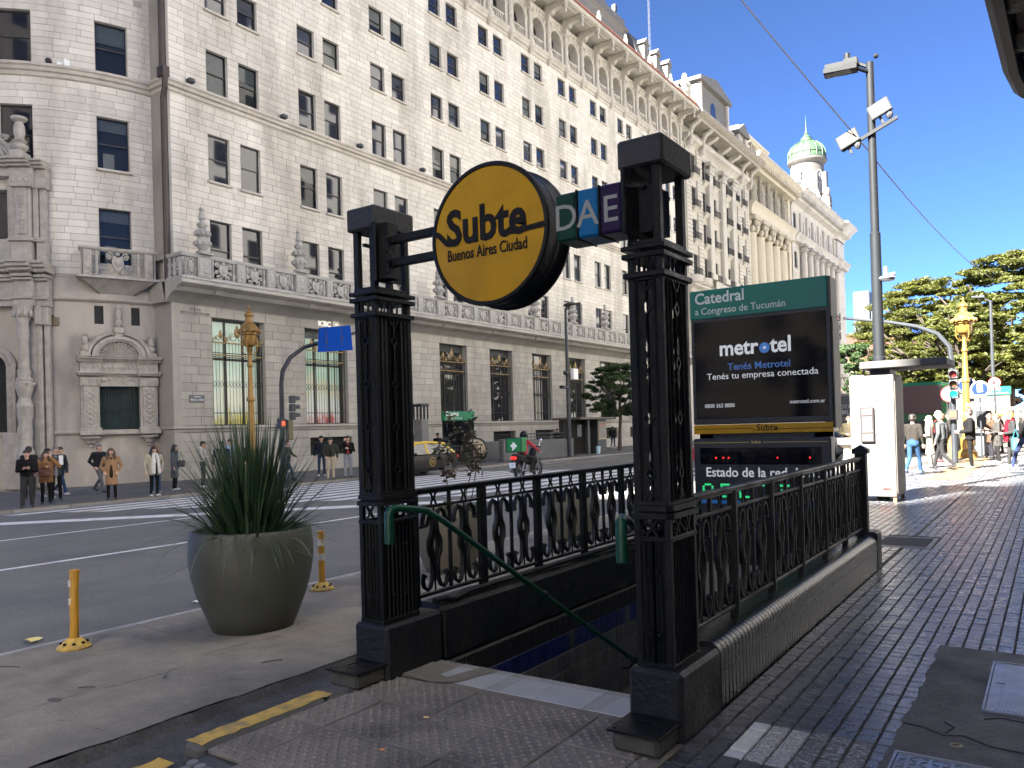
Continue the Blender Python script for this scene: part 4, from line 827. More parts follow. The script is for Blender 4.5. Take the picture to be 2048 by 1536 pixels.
# floodlights on the string course
fl=MB(); fl.box(-.05,.3,-.16,.16,.12,.34,.05); fl.box(.0,.1,-.05,.05,0,.14); fl=fl.mesh('floodlight',M_dkgrey)
for y in (21.7,27.0,32.4,37.8,43.1,48.4,53.8,59.1): link('floodlight',fl,bank,(XF+.05,y,17.62))
for a,kk in ((-35.5,0),(-33.0,1),(-31.2,2)):
    p=cyl_(a,17.62,.16); b=MB()
    if kk==0: b.ball((0,0,.17),.13,10,8); b.box(-.04,.04,-.04,.04,0,.1); b.build('security_camera',M_plas,bank,p)
    else: b.box(-.08,.08,-.12,.12,0,.16+.16*(kk-1),.02); b.build('junction_box',M_wt,bank,p)
# drainpipe at the re-entrant corner
b=MB(); px=XF-.35+.55; b.tube([(XF+.02,20.40,30),(XF+.02,20.40,18.1),(XF+.30,20.34,17.75),(XF+.30,20.34,17.1),(XF+.04,20.40,16.7),(XF+.04,20.40,8.6)],.13,8,sq=(1,1)); b.box(XF-.05,XF+.42,20.18,20.5,17.55,18.0); dp=b.build('drainpipe',mat('brown_copper_pipe',(.06,.045,.04),(.045,.035,.032),.5,.3,scale=3),bank)
b=MB(); [b.tube([(px-.30,20.56,30),(px-.30,20.56,8.6)],.035,6)]; b.build('conduit',M_wt,bank)
# small balcony on the wing
bc=MB(); 
def wp(u,o,z): return cyl_(WA+dg(u),z,o)
pa=[wp(-1.35,.05,0)[:2],wp(-1.35,.72,0)[:2],wp(1.35,.72,0)[:2],wp(1.35,.05,0)[:2]]
pa=[(p[0],p[1]) for p in pa]
b=MB(); b.sweep(pa,[(-.14,9.86),(.1,9.86),(.1,9.78),(.03,9.70),(-.1,9.70)]); b.build('balcony_rail',M_relief,bank)
b=MB(); q=[Vector(p) for p in pa]; b.add([(*p,8.62) for p in pa]+[(*p,8.5) for p in pa]+[(*(Vector(cyl_(WA+dg(s*.75),0,.03)[:2])),7.95) for s in (-1,-.8,.8,1)],[(0,1,2,3),(0,4,5,1),(1,5,6,2),(2,6,7,3),(4,8,9,5),(5,9,10,6),(6,10,11,7)]); b.sweep(pa,[(-.2,8.64),(.16,8.62),(.18,8.52),(-.2,8.5)]); b.build('balcony_slab',M_relief,bank)
d=(Vector(pa[2])-Vector(pa[1])); L_=d.length; ang=math.atan2(d.y,d.x)-pi/2
cpn=carved_panel(1.9,1.06); o=link('carved_panel',cpn.mesh('carved_panel',M_relief),bank,(pa[1][0]+d.x*.16,pa[1][1]+d.y*.16,8.64),ang)
for f in (.02,.85): link('pier',pier(.34,1.06,.09).mesh('pier',M_relief),bank,(pa[1][0]+d.x*f,pa[1][1]+d.y*f,8.64),ang)
for s,e in ((0,1),(2,3)):
    d2=Vector(pa[e])-Vector(pa[s]); b=MB(); b.obox(((pa[s][0]+pa[e][0])/2,(pa[s][1]+pa[e][1])/2,9.17),(d2.x/2,d2.y/2,0),(-d2.y*.05,d2.x*.05,0),(0,0,.54)); b.build('pier',M_relief,bank)
# ornate ground floor window surround on the wing
T=Matrix.Translation(Vector(cyl_(WA,0,.0)))@Matrix.Rotation(R_(WA),4,'Z')   # local: x out, y along, z up
ZM=([-1,1.26,2.1,4.75,5.05,5.82,6.9,7.25,8.55,12],[-1,1.24,1.98,3.92,4.36,5.2,6.1,6.25,7.53,11])
def wing_part(name,b,m=M_relief): 
    b.v=[(x,y,float(np.interp(z,*ZM))) for x,y,z in b.v]; b.xf(T); return b.build(name,m,bank)
for s in (-1,1):
    b=MB(); c=s*1.17; b.box(-.05,.20,c-.36,c+.36,2.1,4.98,.01); b.box(.19,.27,c-.26,c+.26,2.25,4.75,.015); b.box(.0,.34,c-.42,c+.42,2.05,2.28,.03); b.box(.0,.32,c-.40,c+.40,4.72,5.0,.03)
    for z in (2.55,2.85,3.15,3.45,3.75,4.05,4.35): b.ball((.28,c,z),(.05,.10,.10),6,4); b.ball((.27,c-.13,z+.12),(.04,.06,.08),5,4); b.ball((.27,c+.13,z+.12),(.04,.06,.08),5,4)
    for e in (-.3,0,.3): b.ball((.32,c+e,4.86),(.06,.09,.10),6,4)
    wing_part('pilaster',b)
b=MB(); b.box(-.05,.15,-.86,.86,4.72,5.28,.01)
for i in range(7): u=-.6+i*.2; b.ball((.16,u,5.0-.07*math.cos(i*1.05)),(.05,.12,.06),6,4)
for z0,z1,o in ((5.05,5.12,.38),(5.12,5.20,.48),(5.62,5.70,.40),(5.70,5.78,.54),(5.78,5.82,.60)):
    b.box(-.05,o,-1.66,-.70,z0,z1,.01); b.box(-.05,o,.70,1.66,z0,z1,.01); b.box(-.05,o-.14,-.72,.72,z0,z1,.01)
b.box(-.05,.30,-1.55,-.75,5.2,5.62); b.box(-.05,.30,.75,1.55,5.2,5.62); b.box(-.05,.17,-.75,.75,5.2,5.62)
for i in range(15): b.ball((.19 if abs(-1.4+i*.2)<.75 else .31,-1.4+i*.2,5.41),(.04,.08,.09),6,4)
for i in range(30): b.box(.40,.46,-1.62+i*.11,-1.57+i*.11,5.58,5.64) if abs(-1.6+i*.11)>.7 else None
wing_part('entablature',b)
b=MB(); 
for (r0,r1,x1) in ((.92,1.08,.30),(.82,.92,.22)):
    pts=[]; 
    for a in range(0,181,12): pts.append((math.cos(R_(a))*r1,5.82+math.sin(R_(a))*r1))
    for a in range(180,-1,-12): pts.append((math.cos(R_(a))*r0,5.82+math.sin(R_(a))*r0))
    n=len(pts)//2
    for i in range(n-1): b.prism([pts[i],pts[i+1],pts[2*n-2-i],pts[2*n-1-i]],-.02,x1)
b.prism([(math.cos(R_(a))*.85,5.82+math.sin(R_(a))*.85) for a in range(0,181,12)],-.03,.04)
for a in range(6,180,12): b.tube([(.05,math.cos(R_(a))*.1,5.86+math.sin(R_(a))*.1),(.10,math.cos(R_(a))*.78,5.86+math.sin(R_(a))*.76)],[.012,.045],5); b.ball((.1,math.cos(R_(a))*.80,5.85+math.sin(R_(a))*.80),.06,6,4)
P=lambda u,z:(.18,u,z)
for s in (-1,1):
    for a,r in ((25,.16),(45,.15),(65,.13)): scroll(b,P,s*1.24*math.cos(R_(a)),5.85+1.24*math.sin(R_(a)),r,s,.05)
    b.tube([P(s*1.2,5.95),P(s*1.12,6.3),P(s*.85,6.75),P(s*.45,7.05),P(s*.2,7.1)],[.10,.12,.12,.11,.08],6)
b.box(-.02,.26,-.16,.16,6.75,7.25,.02)
wing_part('shell_pediment',b)
fin=[(.14,0),(.14,.25),(.10,.3),(.16,.42),(.17,.55),(.08,.68),(.12,.76),(.13,1.05),(.09,1.2),(.12,1.28),(.06,1.42),(0,1.5)]
for u,z in ((-1.33,5.82),(1.33,5.82),(0,7.25)): b=MB(); b.lathe([(r*1.05,h*.86) for r,h in fin],(.16,u,z),10); b.box(.0,.32,u-.2,u+.2,z-.02,z+.2,.02); wing_part('finial',b)
b=MB(); b.box(-.02,.40,-1.62,-.72,1.88,2.08,.03); b.box(-.02,.40,.72,1.62,1.88,2.08,.03); b.box(-.02,.28,-.75,.75,1.90,2.06,.02)
for s in (-1,1): b.lathe([(.40,1.82),(.40,1.74),(.24,1.62),(.2,1.5),(.07,1.40),(.09,1.32),(0,1.26)],(.08,s*1.17,0),12)
wing_part('sill_and_consoles',b)
b=MB(); b.box(-.30,-.28,-.85,.85,2.1,4.8); q=wing_part('pane',b,mat('green_tinted_glass',(.03,.055,.055),(.05,.08,.08),.12,scale=2)); b=MB()
for i in range(15): b.tube([(-.1,-.77+i*.11,2.2),(-.1,-.77+i*.11,4.7)],.014,4); b.ball((-.1,-.77+i*.11,4.4),(.02,.035,.05),5,4); b.ball((-.1,-.77+i*.11,3.4),(.02,.035,.05),5,4)
for z in (2.24,3.4,4.5): b.box(-.12,-.08,-.82,.82,z-.02,z+.02)
wing_part('iron_grille',b,M_iron); ZM=([0,20],[0,20])
for s_ in (-1,1): b=MB(); b.box(-.14,-.12,s_*.73-.19,s_*.73+.19,6.6,7.45); wing_part('small_window',b,M_in)
p=cyl_(WA-dg(2.60),6.72,.05); b=MB(); b.box(0,.05,-.36,.36,-.22,.14,.01); b.box(0,.05,-.18,.18,.13,.24,.01); bp=b.build('bronze_plaque',mat('bronze_plaque',(.13,.10,.06),(.10,.08,.05),.5,.3,scale=6),bank,p); bp.rotation_euler=(0,0,R_(WA-dg(2.60)))
# baroque portal at the left frame edge (columns, entablatures, candelabrum shafts)
ZM=([-.4,0,2.42,5.45,6.0,7.4,8.12,9.42,12.4,13.66,16.27],[-.4,0,4.0,6.5,7.25,8.3,9.05,10.1,12.2,13.35,15.15])
T=Matrix.Translation(Vector(cyl_(-50.6,0,0)))@Matrix.Rotation(R_(-50.6),4,'Z')
def col(b,u,x,k=1.0):
    pr=[(.30,-.35),(.30,.15),(.36,.2),(.36,.34),(.28,.42),(.34,.6),(.33,.72),(.25,.8),(.27,1.75),(.33,1.85),(.22,2.05),(.34,2.3),(.37,2.42),(.30,2.52),(.33,2.62),(.24,2.75),(.26,3.05),(.25,3.1),(.21,3.15),(.205,4.6),(.23,4.7),(.24,5.1),(.22,5.15),(.20,5.45),(.36,5.85),(.40,6.0)]
    b.lathe([(r*k,z) for r,z in pr],(x,u,0),14)
    for q in range(9): a=q*.7; b.ball((x+.36*k*math.cos(a),u+.36*k*math.sin(a),2.42),.07,5,4); b.ball((x+.34*k*math.cos(a),u+.34*k*math.sin(a),5.75),(.09,.09,.13),5,4); b.ball((x+.26*k*math.cos(a),u+.26*k*math.sin(a),1.2+.5*(q%2)),(.06,.06,.2),5,4)
b=MB(); col(b,1.40,.55); wing_part('portal_column',b); b=MB(); col(b,-1.9,.55); wing_part('portal_column',b)
b=MB()
for u0,u1,x in ((1.78,1.98,.26),(2.04,2.22,.18),(1.0,1.85,.2)): b.box(-.1,x,u0,u1,-.35,7.5,.03)
for u in (1.9,2.13): b.box(-.05,.42 if u<2 else .3,u-.14,u+.14,5.4,6.0,.04)
wing_part('portal_pilaster',b)
b=MB()
for z0,z1,o in ((6.0,6.35,.62),(6.35,6.5,.72),(6.5,7.4,.58),(7.4,7.5,.75),(7.52,7.66,.85),(7.72,7.86,1.05),(7.86,8.0,1.2),(8.0,8.12,1.3)):
    for u0,u1,dx in ((-2.4,1.05,-.25),(1.05,1.82,0),(1.82,2.3,-.3)): b.box(-.1,max(.1,o+dx),u0,u1+ (.12 if z0>7.7 else 0),z0,z1,.02)
for i in range(34): u=-1.4+i*.11; b.box(.7,.95 if 1.0<u<1.9 else .72,u,u+.06,7.68,7.78)
wing_part('portal_entablature',b)
b=MB()
for z0,z1,o,w in ((8.12,9.2,.6,.40),(9.2,9.32,.72,.5),(9.32,9.42,.66,.46)): b.box(-.1,o,1.40-w,1.40+w,z0,z1,.02); b.box(-.1,o*.6,1.9,2.25,z0,z1,.02)
b.box(-.1,.45,1.08,1.72,9.4,12.9,.03); b.box(-.1,.28,1.75,1.95,9.4,12.9,.02); b.box(-.1,.2,1.98,2.2,9.4,12.9,.02); b.box(.44,.52,1.2,1.6,9.6,12.4,.03)
for i in range(11): b.ball((.52,1.4,9.8+i*.24),(.06,.13 if i%2 else .08,.13),6,4)
for z0,z1,o in ((12.4,12.9,.58),(12.9,13.3,.5),(13.3,13.42,.7),(13.42,13.55,.85),(13.55,13.66,.95)): b.box(-.1,o,-2.2,1.0,z0,z1,.02) if z0>12.8 else None; b.box(-.1,o+.05,1.0,1.85,z0,z1,.02); b.box(-.1,o-.25,1.85,2.3,z0,z1,.02)
for e in (-.25,0,.25): b.ball((.6,1.4+e,12.7),(.1,.1,.14),6,4)
b.box(-.1,.3,-1.9,.95,8.1,9.3,.02); b.box(-.1,.25,.72,1.0,9.3,13,.02)
wing_part('portal_upper_storey',b)
b=MB(); b.box(.1,.9,1.15,1.65,13.66,14.1,.03); b.lathe([(.18,14.1),(.3,14.3),(.32,14.5),(.2,14.62),(.3,14.75),(.16,14.9),(.22,15.3),(.2,15.7),(.14,15.9),(.3,16.05),(.31,16.2),(.2,16.25),(0,16.27)],(.5,1.4,0),12); wing_part('finial',b)
b=MB(); P=lambda u,z:(.3,u,z)
for r,t in ((1.55,.12),(1.35,.1),(1.15,.08)): b.tube([P(-.45+r*math.cos(R_(a)),13.7+r*math.sin(R_(a))) for a in range(0,100,9)],t,6)
for a in (15,40,65): b.tube([P(-.45,13.7),P(-.45+1.05*math.cos(R_(a)),13.7+1.05*math.sin(R_(a)))],[.03,.1],5)
for a in (10,30,50,70): scroll(b,P,-.45+1.75*math.cos(R_(a)),13.75+1.75*math.sin(R_(a)),.2,1,.07)
wing_part('portal_pediment',b)
b=MB(); b.box(.02,.06,-1.2,.70,9.5,12.3); wing_part('pane',b,M_glass); b=MB(); b.box(.05,.12,.62,.72,9.45,12.3); b.box(.05,.12,-1.2,.72,12.2,12.4); wing_part('window',b,M_frame)
b=MB()
for r,x in ((1.05,.2),(.85,.12)): b.tube([(x,-.25+r*math.cos(R_(a)),3.3+r*math.sin(R_(a))) for a in range(0,181,12)],.13,6); b.box(-.05,x+.1,-.25+r-.1,-.25+r+.1,1.2,3.3,.02)
b.box(-.05,.3,.35,1.05,-.4,1.2,.02)
for i in range(8): b.ball((.3,.70,1.4+i*.25),(.05,.09,.1),6,4)
wing_part('portal_arch',b); b=MB(); b.box(.03,.06,-1.0,.55,1.2,4.0); wing_part('pane',b,M_in); b=MB()
for i in range(6):
    for j in range(10): b.tube([(.1,-.25+i*.16+.09*math.cos(a),1.4+j*.27+.13*math.sin(a)) for a in (0,1.57,3.14,4.71,6.28)],.012,4)
wing_part('iron_grille',b,M_iron)
# ---------------- arcade, bracketed eave and roof of the bank
AR=[49.47+2.667*k for k in range(-11,12)]
arch=MB(); hw=.78; ro=1.10
def archpts(r,z,n=12): return [(r*math.cos(pi*i/n),z+r*math.sin(pi*i/n)) for i in range(n+1)]
zi=32.55
inn=archpts(hw,zi); out_=[(1.335,30.9)]; 
# wall around the arch
poly_o=[(1.335,zi)]+[(1.335,34.3),(-1.335,34.3),(-1.335,zi)]
n=12
top=[(1.335,zi),(1.335,33.2),(1.335,34.3),(.9,34.3),(.5,34.3),(.2,34.3),(0,34.3),(-.2,34.3),(-.5,34.3),(-.9,34.3),(-1.335,34.3),(-1.335,33.2),(-1.335,zi)]
for i in range(n): arch.add([(0,*inn[i]),(0,*top[i]),(0,*top[i+1]),(0,*inn[i+1])],[(0,1,2,3)])
for s in (-1,1): arch.add([(0,s*hw,30.3),(0,s*1.335,30.3),(0,s*1.335,zi),(0,s*hw,zi)],[(0,1,2,3)]); arch.add([(0,s*hw,30.3),(0,s*hw,zi),(-.7,s*hw,zi),(-.7,s*hw,30.3)],[(0,1,2,3)])
for i in range(n): arch.add([(0,*inn[i]),(0,*inn[i+1]),(-.7,*inn[i+1]),(-.7,*inn[i])],[(0,1,2,3)])
for r,t,o in ((.86,.07,.05),(.98,.05,.05),(1.12,.06,.06)): arch.tube([(o,*p) for p in archpts(r,zi,14)],t,5)
for s in (-1,1): arch.box(-.02,.1,s*.78 if s<0 else .78,s*1.08,30.9,zi,.0)
for u in (-.9,-.45,0,.45,.9): arch.ball((.04,u,34.0),(.06,.16,.14),6,4)
arch.ball((.05,-1.0,33.5),(.06,.16,.2),6,4); arch.ball((.05,1.0,33.5),(.06,.16,.2),6,4)
am=arch.mesh('arcade_bay',M_trim)
wn=MB(); wn.prism([(-.8,30.3),(.8,30.3)]+archpts(.8,zi),-.72,-.70); wm=wn.mesh('pane',M_glass,flat=True); fr=MB(); [fr.box(-.69,-.64,u-.025,u+.025,30.3,33.2) for u in (-.3,.3)]; fr.box(-.69,-.64,-.75,.75,32.45,32.55); fr.tube([(-.66,*p) for p in archpts(.75,zi)],.04,4); fm=fr.mesh('window',M_frame)
bl=MB()
for i in range(6): bl.lathe([(.06,30.95),(.04,31.05),(.09,31.2),(.05,31.45),(.07,31.6),(.07,31.66)],(-.1,-.62+i*.25,0),8)
bl.box(-.18,.02,-.76,.76,31.66,31.80,.02); bm_=bl.mesh('balustrade',M_trim)
cm=MB(); cm.lathe([(.24,30.5),(.34,30.75),(.34,30.95),(.22,31.0),(.25,31.6),(.19,31.7),(.18,33.0),(.2,33.05),(.3,33.45),(.32,33.5)],(.14,0,0),12); cm.lathe([(0,30.02),(.1,30.1),(.24,30.4),(.36,30.5)],(.14,0,0),12); cm.box(-.05,.42,-.3,.3,33.5,33.8,.03)
for q in range(6): cm.ball((.14+.28*math.cos(q*1.05),.28*math.sin(q*1.05),33.32),.1,5,4); cm.ball((.14+.24*math.cos(q*1.05),.24*math.sin(q*1.05),31.35),(.07,.07,.2),5,4)
cm=cm.mesh('engaged_column',M_trim)
br=MB(); br.prism([(0,33.75),(0,34.75),(1.85,34.75),(1.85,34.5),(1.55,34.35),(.9,34.3),(.5,34.05),(.3,33.75)],-.22,.22,'y'); br.ball((1.72,0,34.45),(.22,.2,.2),8,6); br.ball((.5,0,34.1),(.25,.2,.22),8,6); br.lathe([(.0,33.75),(.1,33.85),(.12,34.0),(.08,34.2),(.14,34.35)],(1.75,0,0),8); brm=br.mesh('eave_bracket',M_trim)
for y in AR:
    link('arcade_bay',am,bank,(XF+.02,y,0)); w=link('window',fm,bank,(XF+.02,y,0)); link('pane',wm,w); link('balustrade',bm_,bank,(XF+.02,y,0)); link('engaged_column',cm,bank,(XF+.04,y+1.3335,0)); link('eave_bracket',brm,bank,(XF+.04,y+1.3335,0))
y0,y1=AR[0]-1.4,81.2
b=MB(); b.sweep([(XF,y0),(XF,y1)],[(0,30.9),(.34,30.9),(.38,30.82),(.34,30.7),(.24,30.6),(.22,30.45),(.1,30.38),(.08,30.2),(0,30.15)]); b.build('arcade_ledge',M_trim,bank)
b=MB(); b.box(XF-.9,XF+2.0,y0,y1,34.72,34.9); 
for y in AR: b.box(XF+.4,XF+1.7,y-.9,y+.9,34.66,34.73); b.box(XF+.55,XF+1.55,y-.7,y+.7,34.60,34.67)
b.sweep([(XF,y0),(XF,y1)],[(1.8,35.0),(2.05,35.0),(2.1,34.9),(2.0,34.78),(1.9,34.7),(1.8,34.68)]); b.build('eave',M_trim,bank)
b=MB(); b.add([(XF+2.05,y0,35.02),(XF+2.05,y1,35.02),(XF-.1,y1,35.75),(XF-.1,y0,35.75)],[(0,1,2,3)]); b.build('roof_slope',mat('terracotta',(.24,.085,.05),(.17,.06,.04),.8,scale=4,island=.3),bank)
b=MB(); yy=y0; tp=MB(); tp.lathe([(.10,0),(.085,2.2)],(0,0,0),8,ang=pi,a0=0,axis='x'); 
tl=MB(); tl.tube([(0,0,0),(-2.1,0,.72)],[.11,.095],8); tlm=tl.mesh('roof_tile',MT['terracotta']); kk=0
while yy<y1: 
    if kk<290: link('roof_tile',tlm,bank,(XF+2.12,yy,35.06))
    yy+=.22; kk+=1
bb=MB(); b2=MB(); yy=y0
while yy<y1-.3: b2.lathe([(.07,35.95),(.11,36.15),(.06,36.5),(.08,36.7)],(XF-.15,yy,0),7); yy+=.30
b2.box(XF-.3,XF,y0,y1,35.7,35.95); b2.box(XF-.28,XF-.02,y0,y1,36.7,36.88); b2.build('roof_balustrade',M_trim,bank)
for y in AR[::2]: b=MB(); b.box(XF-.35,XF+.05,y-.25,y+.25,35.7,36.95,.02); b.lathe([(.2,36.95),(.28,37.0),(.2,37.3),(.22,37.9),(.1,38.1),(.16,38.25),(0,38.5)],(XF-.15,y,0),10); b.build('roof_finial',M_trim,bank)
M_pent=mat('sunlit_white_render',(.16,.155,.147),(.13,.127,.12),.8,scale=1)
b=MB(); b.box(XF-11,XF-3.2,56,74.4,30,43.3); b.sweep([(XF-3.2,56),(XF-3.2,74.4),(XF-11,74.4)],[(0,42.4),(.3,42.4),(.35,42.2),(.1,42.0),(0,41.7)]); b.box(XF-10,XF-4.5,58,70,43.3,45.6); b.box(XF-4.4,XF-3.9,69,72,43.3,44.4,.1); b.build('penthouse',M_pent,bank)
b=MB(); b.tube([(XF-4,73.8,43),(XF-4,73.8,45.0)],.08,6); b.box(XF-4.2,XF-3.8,73.6,74.0,44.2,44.9); b.tube([(XF-3.8,73.4,43),(XF-3.8,73.4,44.8)],.07,6); b.build('rooftop_antenna',M_dkgrey,bank)
b=MB(); b.box(XF-8,XF-2.2,74.6,81,34,39.5); b.prism([(XF-8,39.5),(XF-1.9,39.5),(XF-2.8,42.0),(XF-8,42.4)],74.6,84,'y'); b.build('mansard_roof',mat('slate_roof',(.07,.075,.085),(.10,.10,.105),.6,scale=2),bank)
for y in (76.5,79.5,82.5): b=MB(); b.box(XF-2.6,XF-1.8,y-.5,y+.5,39,41.2,.05); b.prism([(y-.7,41.2),(y+.7,41.2),(y,41.9)],XF-2.8,XF-1.7); b.build('dormer',M_pent,bank)
b=MB(); b.box(-60,XF-1.1,24,81,-.5,36); b.box(-60,XF-8.2,18,24,-.5,30); b.build('building_mass',M_pent,bank)
rebase(bank,(XF,20.6,-.33))
# ---------------- the three buildings beyond the bank
M_b2=mat('cream_stone',(.50,.47,.41),(.42,.395,.345),.8,scale=.8,bump=.15,bscale=12,c3=(.36,.335,.29),s3=.3); M_b3=mat('warm_cream_stone',(.50,.46,.36),(.44,.40,.31),.8,scale=.8,c3=(.38,.34,.27),s3=.3)
M_b4=mat('white_grey_stone',(.50,.475,.43),(.40,.38,.345),.8,scale=.8,bump=.15,bscale=12,c3=(.33,.31,.28),s3=.3)
def recess_wall(b,s0,s1,z0,z1,holes,P,dep=.3): backing(b,s0,s1,z0,z1,holes,P); reveals(b,holes,P,dep,0)
def fwin(parent,P,H,X):
    w,h=H[1]-H[0],H[3]-H[2]; key=('f',round(w,2),round(h,2))
    if key not in cache: cache[key]=win_mesh(w,h,.7)
    f,g,s=cache[key]; q=link('window',f,parent,(X-.22,H[0],H[2])); link('pane',g,q); return q
# second building, Y 81..103
b2_=thing('ornate_building','cream stone building with giant pilasters and iron balconies, next after the bank','building'); X2=XF+.05
P2=lambda s,z,o:(X2+o,s,z); H2=[]
for z in (4.2,9.5,13.5,17.9,21.8,25.4,29.0):
    hh=2.3 if z>9 else 3.6
    for y in (83.1,): H2.append((y,y+1.6,z,z+hh))
    for y in (89.3,91.9+1.9): H2.append((y,y+1.7,z,z+hh))
    for y in (86.5,97.0,): H2.append((y,y+1.2,z,z+hh))
    H2.append((99.6,101.2,z,z+hh))
b=MB(); recess_wall(b,81.2,103,-.5,32.5,H2,P2); b.build('wall',M_b2,b2_,flat=True,fix=False)
for H in H2: fwin(b2_,P2,H,X2)
rc=MB(); rc.box(0,.14,0,4.6,0,.46,.04); 
for y0,y1 in ((81.4,86.2),(98.4,102.8)):
    r=MB()
    zz=9.0
    while zz<31.6:
        for a,c in ((y0,y0+1.5),(y1-1.5,y1)): r.box(X2,X2+.16,a,c,zz+.02,zz+.44,.03)
        zz+=.46
    stuff(r.build('rusticated_block',M_b2,b2_))
pl=MB(); pl.box(0,.45,-.62,.62,18.6,30.0,.05); pl.box(0,.65,-.8,.8,17.9,18.6,.06); pl.box(0,.6,-.75,.75,30,30.5,.05); pl.box(0,.8,-.95,.95,30.9,31.3,.05)
for e in (-.5,0,.5): pl.ball((.55,e,30.6),(.2,.25,.35),6,5)
plm=pl.mesh('pilaster',M_b2)
for y in (88.3,92.6,96.2): link('pilaster',plm,b2_,(X2,y,0))
bal=MB(); bal.box(0,.5,-.2,1.9,-.12,0,.03); bal.prism([(0,-.6),(0,-.12),(.4,-.12),(.2,-.4)],.1,1.6,'y'); balm=bal.mesh('balcony_slab',M_b2)
bi=MB(); [bi.tube([(.45,-.15+i*.16,0),(.45,-.15+i*.16,.75)],.02,4) for i in range(13)]; bi.box(.42,.48,-.18,1.88,.72,.78); bim=bi.mesh('balcony_railing',M_iron)
for H in H2:
    if H[2]>12: q=link('balcony_slab',balm,b2_,(X2,H[0],H[2]-.02)); q.scale=(1,(H[1]-H[0])/1.7,1); link('balcony_railing',bim,q)
b=MB(); b.sweep([(X2,81.2),(X2,103)],[(0,16.6),(.9,16.6),(.95,16.4),(.5,16.1),(.4,15.8),(0,15.6)]); b.sweep([(X2,81.2),(X2,103)],[(0,33.0),(.7,32.9),(.6,32.5),(.2,32.3),(0,32)]); b.sweep([(X2,81.2),(X2,103)],[(0,8.9),(.4,8.9),(.4,8.6),(0,8.4)]); b.build('band_course',M_b2,b2_)
b=MB(); 
for y in (82.2,85.0): b.lathe([(.9,17.7),(1.15,17.6),(1.15,16.9),(.7,16.5),(.3,15.6)],(X2,y+.6,0),12)
b.sweep([(X2,87.5),(X2,97.3)],[(.9,17.5),(1.0,17.5),(1.0,16.6),(.9,16.6)]); b.build('bow_balcony',M_b2,b2_)
b=MB(); b.sweep([(X2,81.0),(X2,103.2)],[(0,35.0),(2.3,35.0),(2.4,34.7),(2.2,34.5),(1.8,34.35),(1.7,34.15),(0,34.1)]); b.build('cornice',mat('weathered_cornice',(.34,.31,.26),(.24,.215,.18),.85,scale=2,bump=.3),b2_)
cb=MB(); cb.tube([(.1,0,31.6),(.5,0,31.8),(.7,0,32.4),(.6,0,33.0),(.9,0,33.7),(1.7,0,34.1)],[.25,.3,.28,.28,.34,.3],6,sq=(1.1,.9)); cbm=cb.mesh('console_bracket',M_b2)
for y in (81.9,85.6,99.0,102.4): link('console_bracket',cbm,b2_,(X2,y,0))
for y in (88.3,92.6,96.2): b=MB(); b.prism([(0,33.4),(0,34.2),(1.5,34.2),(1.2,33.9)],y-.35,y+.35,'y'); b.xf(Matrix.Translation((X2,0,0))); b.build('console_bracket',M_b2,b2_)
b=MB(); b.box(X2-8,X2-.4,81.2,103,34,38.2); b.build('attic',M_b2,b2_)
for y0,y1,zt in ((86.5,96.2,42.0),(99.6,102.8,39.8)):
    b=MB(); b.box(X2-5,X2-.2,y0,y1,35,zt-1.5); b.prism([(y0-.4,zt-1.5),(y1+.4,zt-1.5),(y1+.4,zt-1.1),((y0+y1)/2,zt),(y0-.4,zt-1.1)],X2-5,X2+.4); b.build('dormer',M_pent,b2_); b=MB(); yc=(y0+y1)/2; b.prism([(yc-.8,36.2),(yc+.8,36.2)]+[(yc+.8*math.cos(R_(a)),38.6+.8*math.sin(R_(a))) for a in range(0,181,20)],X2-.22,X2-.17); b.build('arched_window',M_glass,b2_); b=MB(); [b.box(X2-.2,X2+.15,y0+e,y0+e+.5,35,zt-1.6,.03) for e in (.1,y1-y0-.6)]; b.build('pilaster',M_b2,b2_)
for y0,y1 in ((81.3,86.4),(96.4,99.5)): b=MB(); b.box(X2-3,X2-.3,y0,y1,35,37.0); b.build('roof_parapet',M_b2,b2_)
for y,n_ in ((83.6,7),(101.3,5)):
    b=MB(); b.tube([(X2-.5,y+.3*math.sin(k*2),36.9+k*.55) for k in range(n_)],[.6,.5,.55,.45,.5,.35,.2][:n_],8); [b.ball((X2-.4,y+sg*.5,37.4+k*.8),(.4,.4,.5),7,5) for k in range(n_//2) for sg in (-1,1)]; b.build('roof_sculpture',M_b2,b2_)
b=MB(); b.box(-58,X2-.5,81.2,103,-.5,35); b.build('building_mass',M_b2,b2_); rebase(b2_,(X2,81.2,-.33))
# third building: giant columns and statues
b3_=thing('columned_building','warm cream building with giant columns and a row of statues under the cornice','building'); X3=XF-.1
b=MB(); b.box(-56,X3-1.6,103,124,-.5,38); b.build('wall',M_b3,b3_); 
b=MB(); b.box(X3-1.7,X3+.3,103,124,-.5,9.5); [b.box(X3-1.7,X3,y0,y1,9.5,36) for y0,y1 in ((103,104),(122.6,124))]; b.build('base_storey',M_b3,b3_)
cl=MB(); cl.lathe([(1.35,9.5),(1.35,10.1),(1.15,10.3),(1.12,10.6),(1.1,18),(.98,26.2),(1.0,26.4),(1.05,26.6)],(0,0,0),28); 
for q in range(8): a=q*pi/4; cl.ball((1.15*math.cos(a),1.15*math.sin(a),27.0),(.35,.35,.5),6,5); cl.ball((1.25*math.cos(a+.39),1.25*math.sin(a+.39),27.8),(.35,.35,.45),6,5)
cl.box(-1.45,1.45,-1.45,1.45,28.2,28.7,.06); clm=cl.mesh('giant_column',M_b3); fl_=MB()
YC=[105.2,108.9,112.5,116.1,119.8]
for y in YC: link('giant_column',clm,b3_,(X3-.6,y,0))
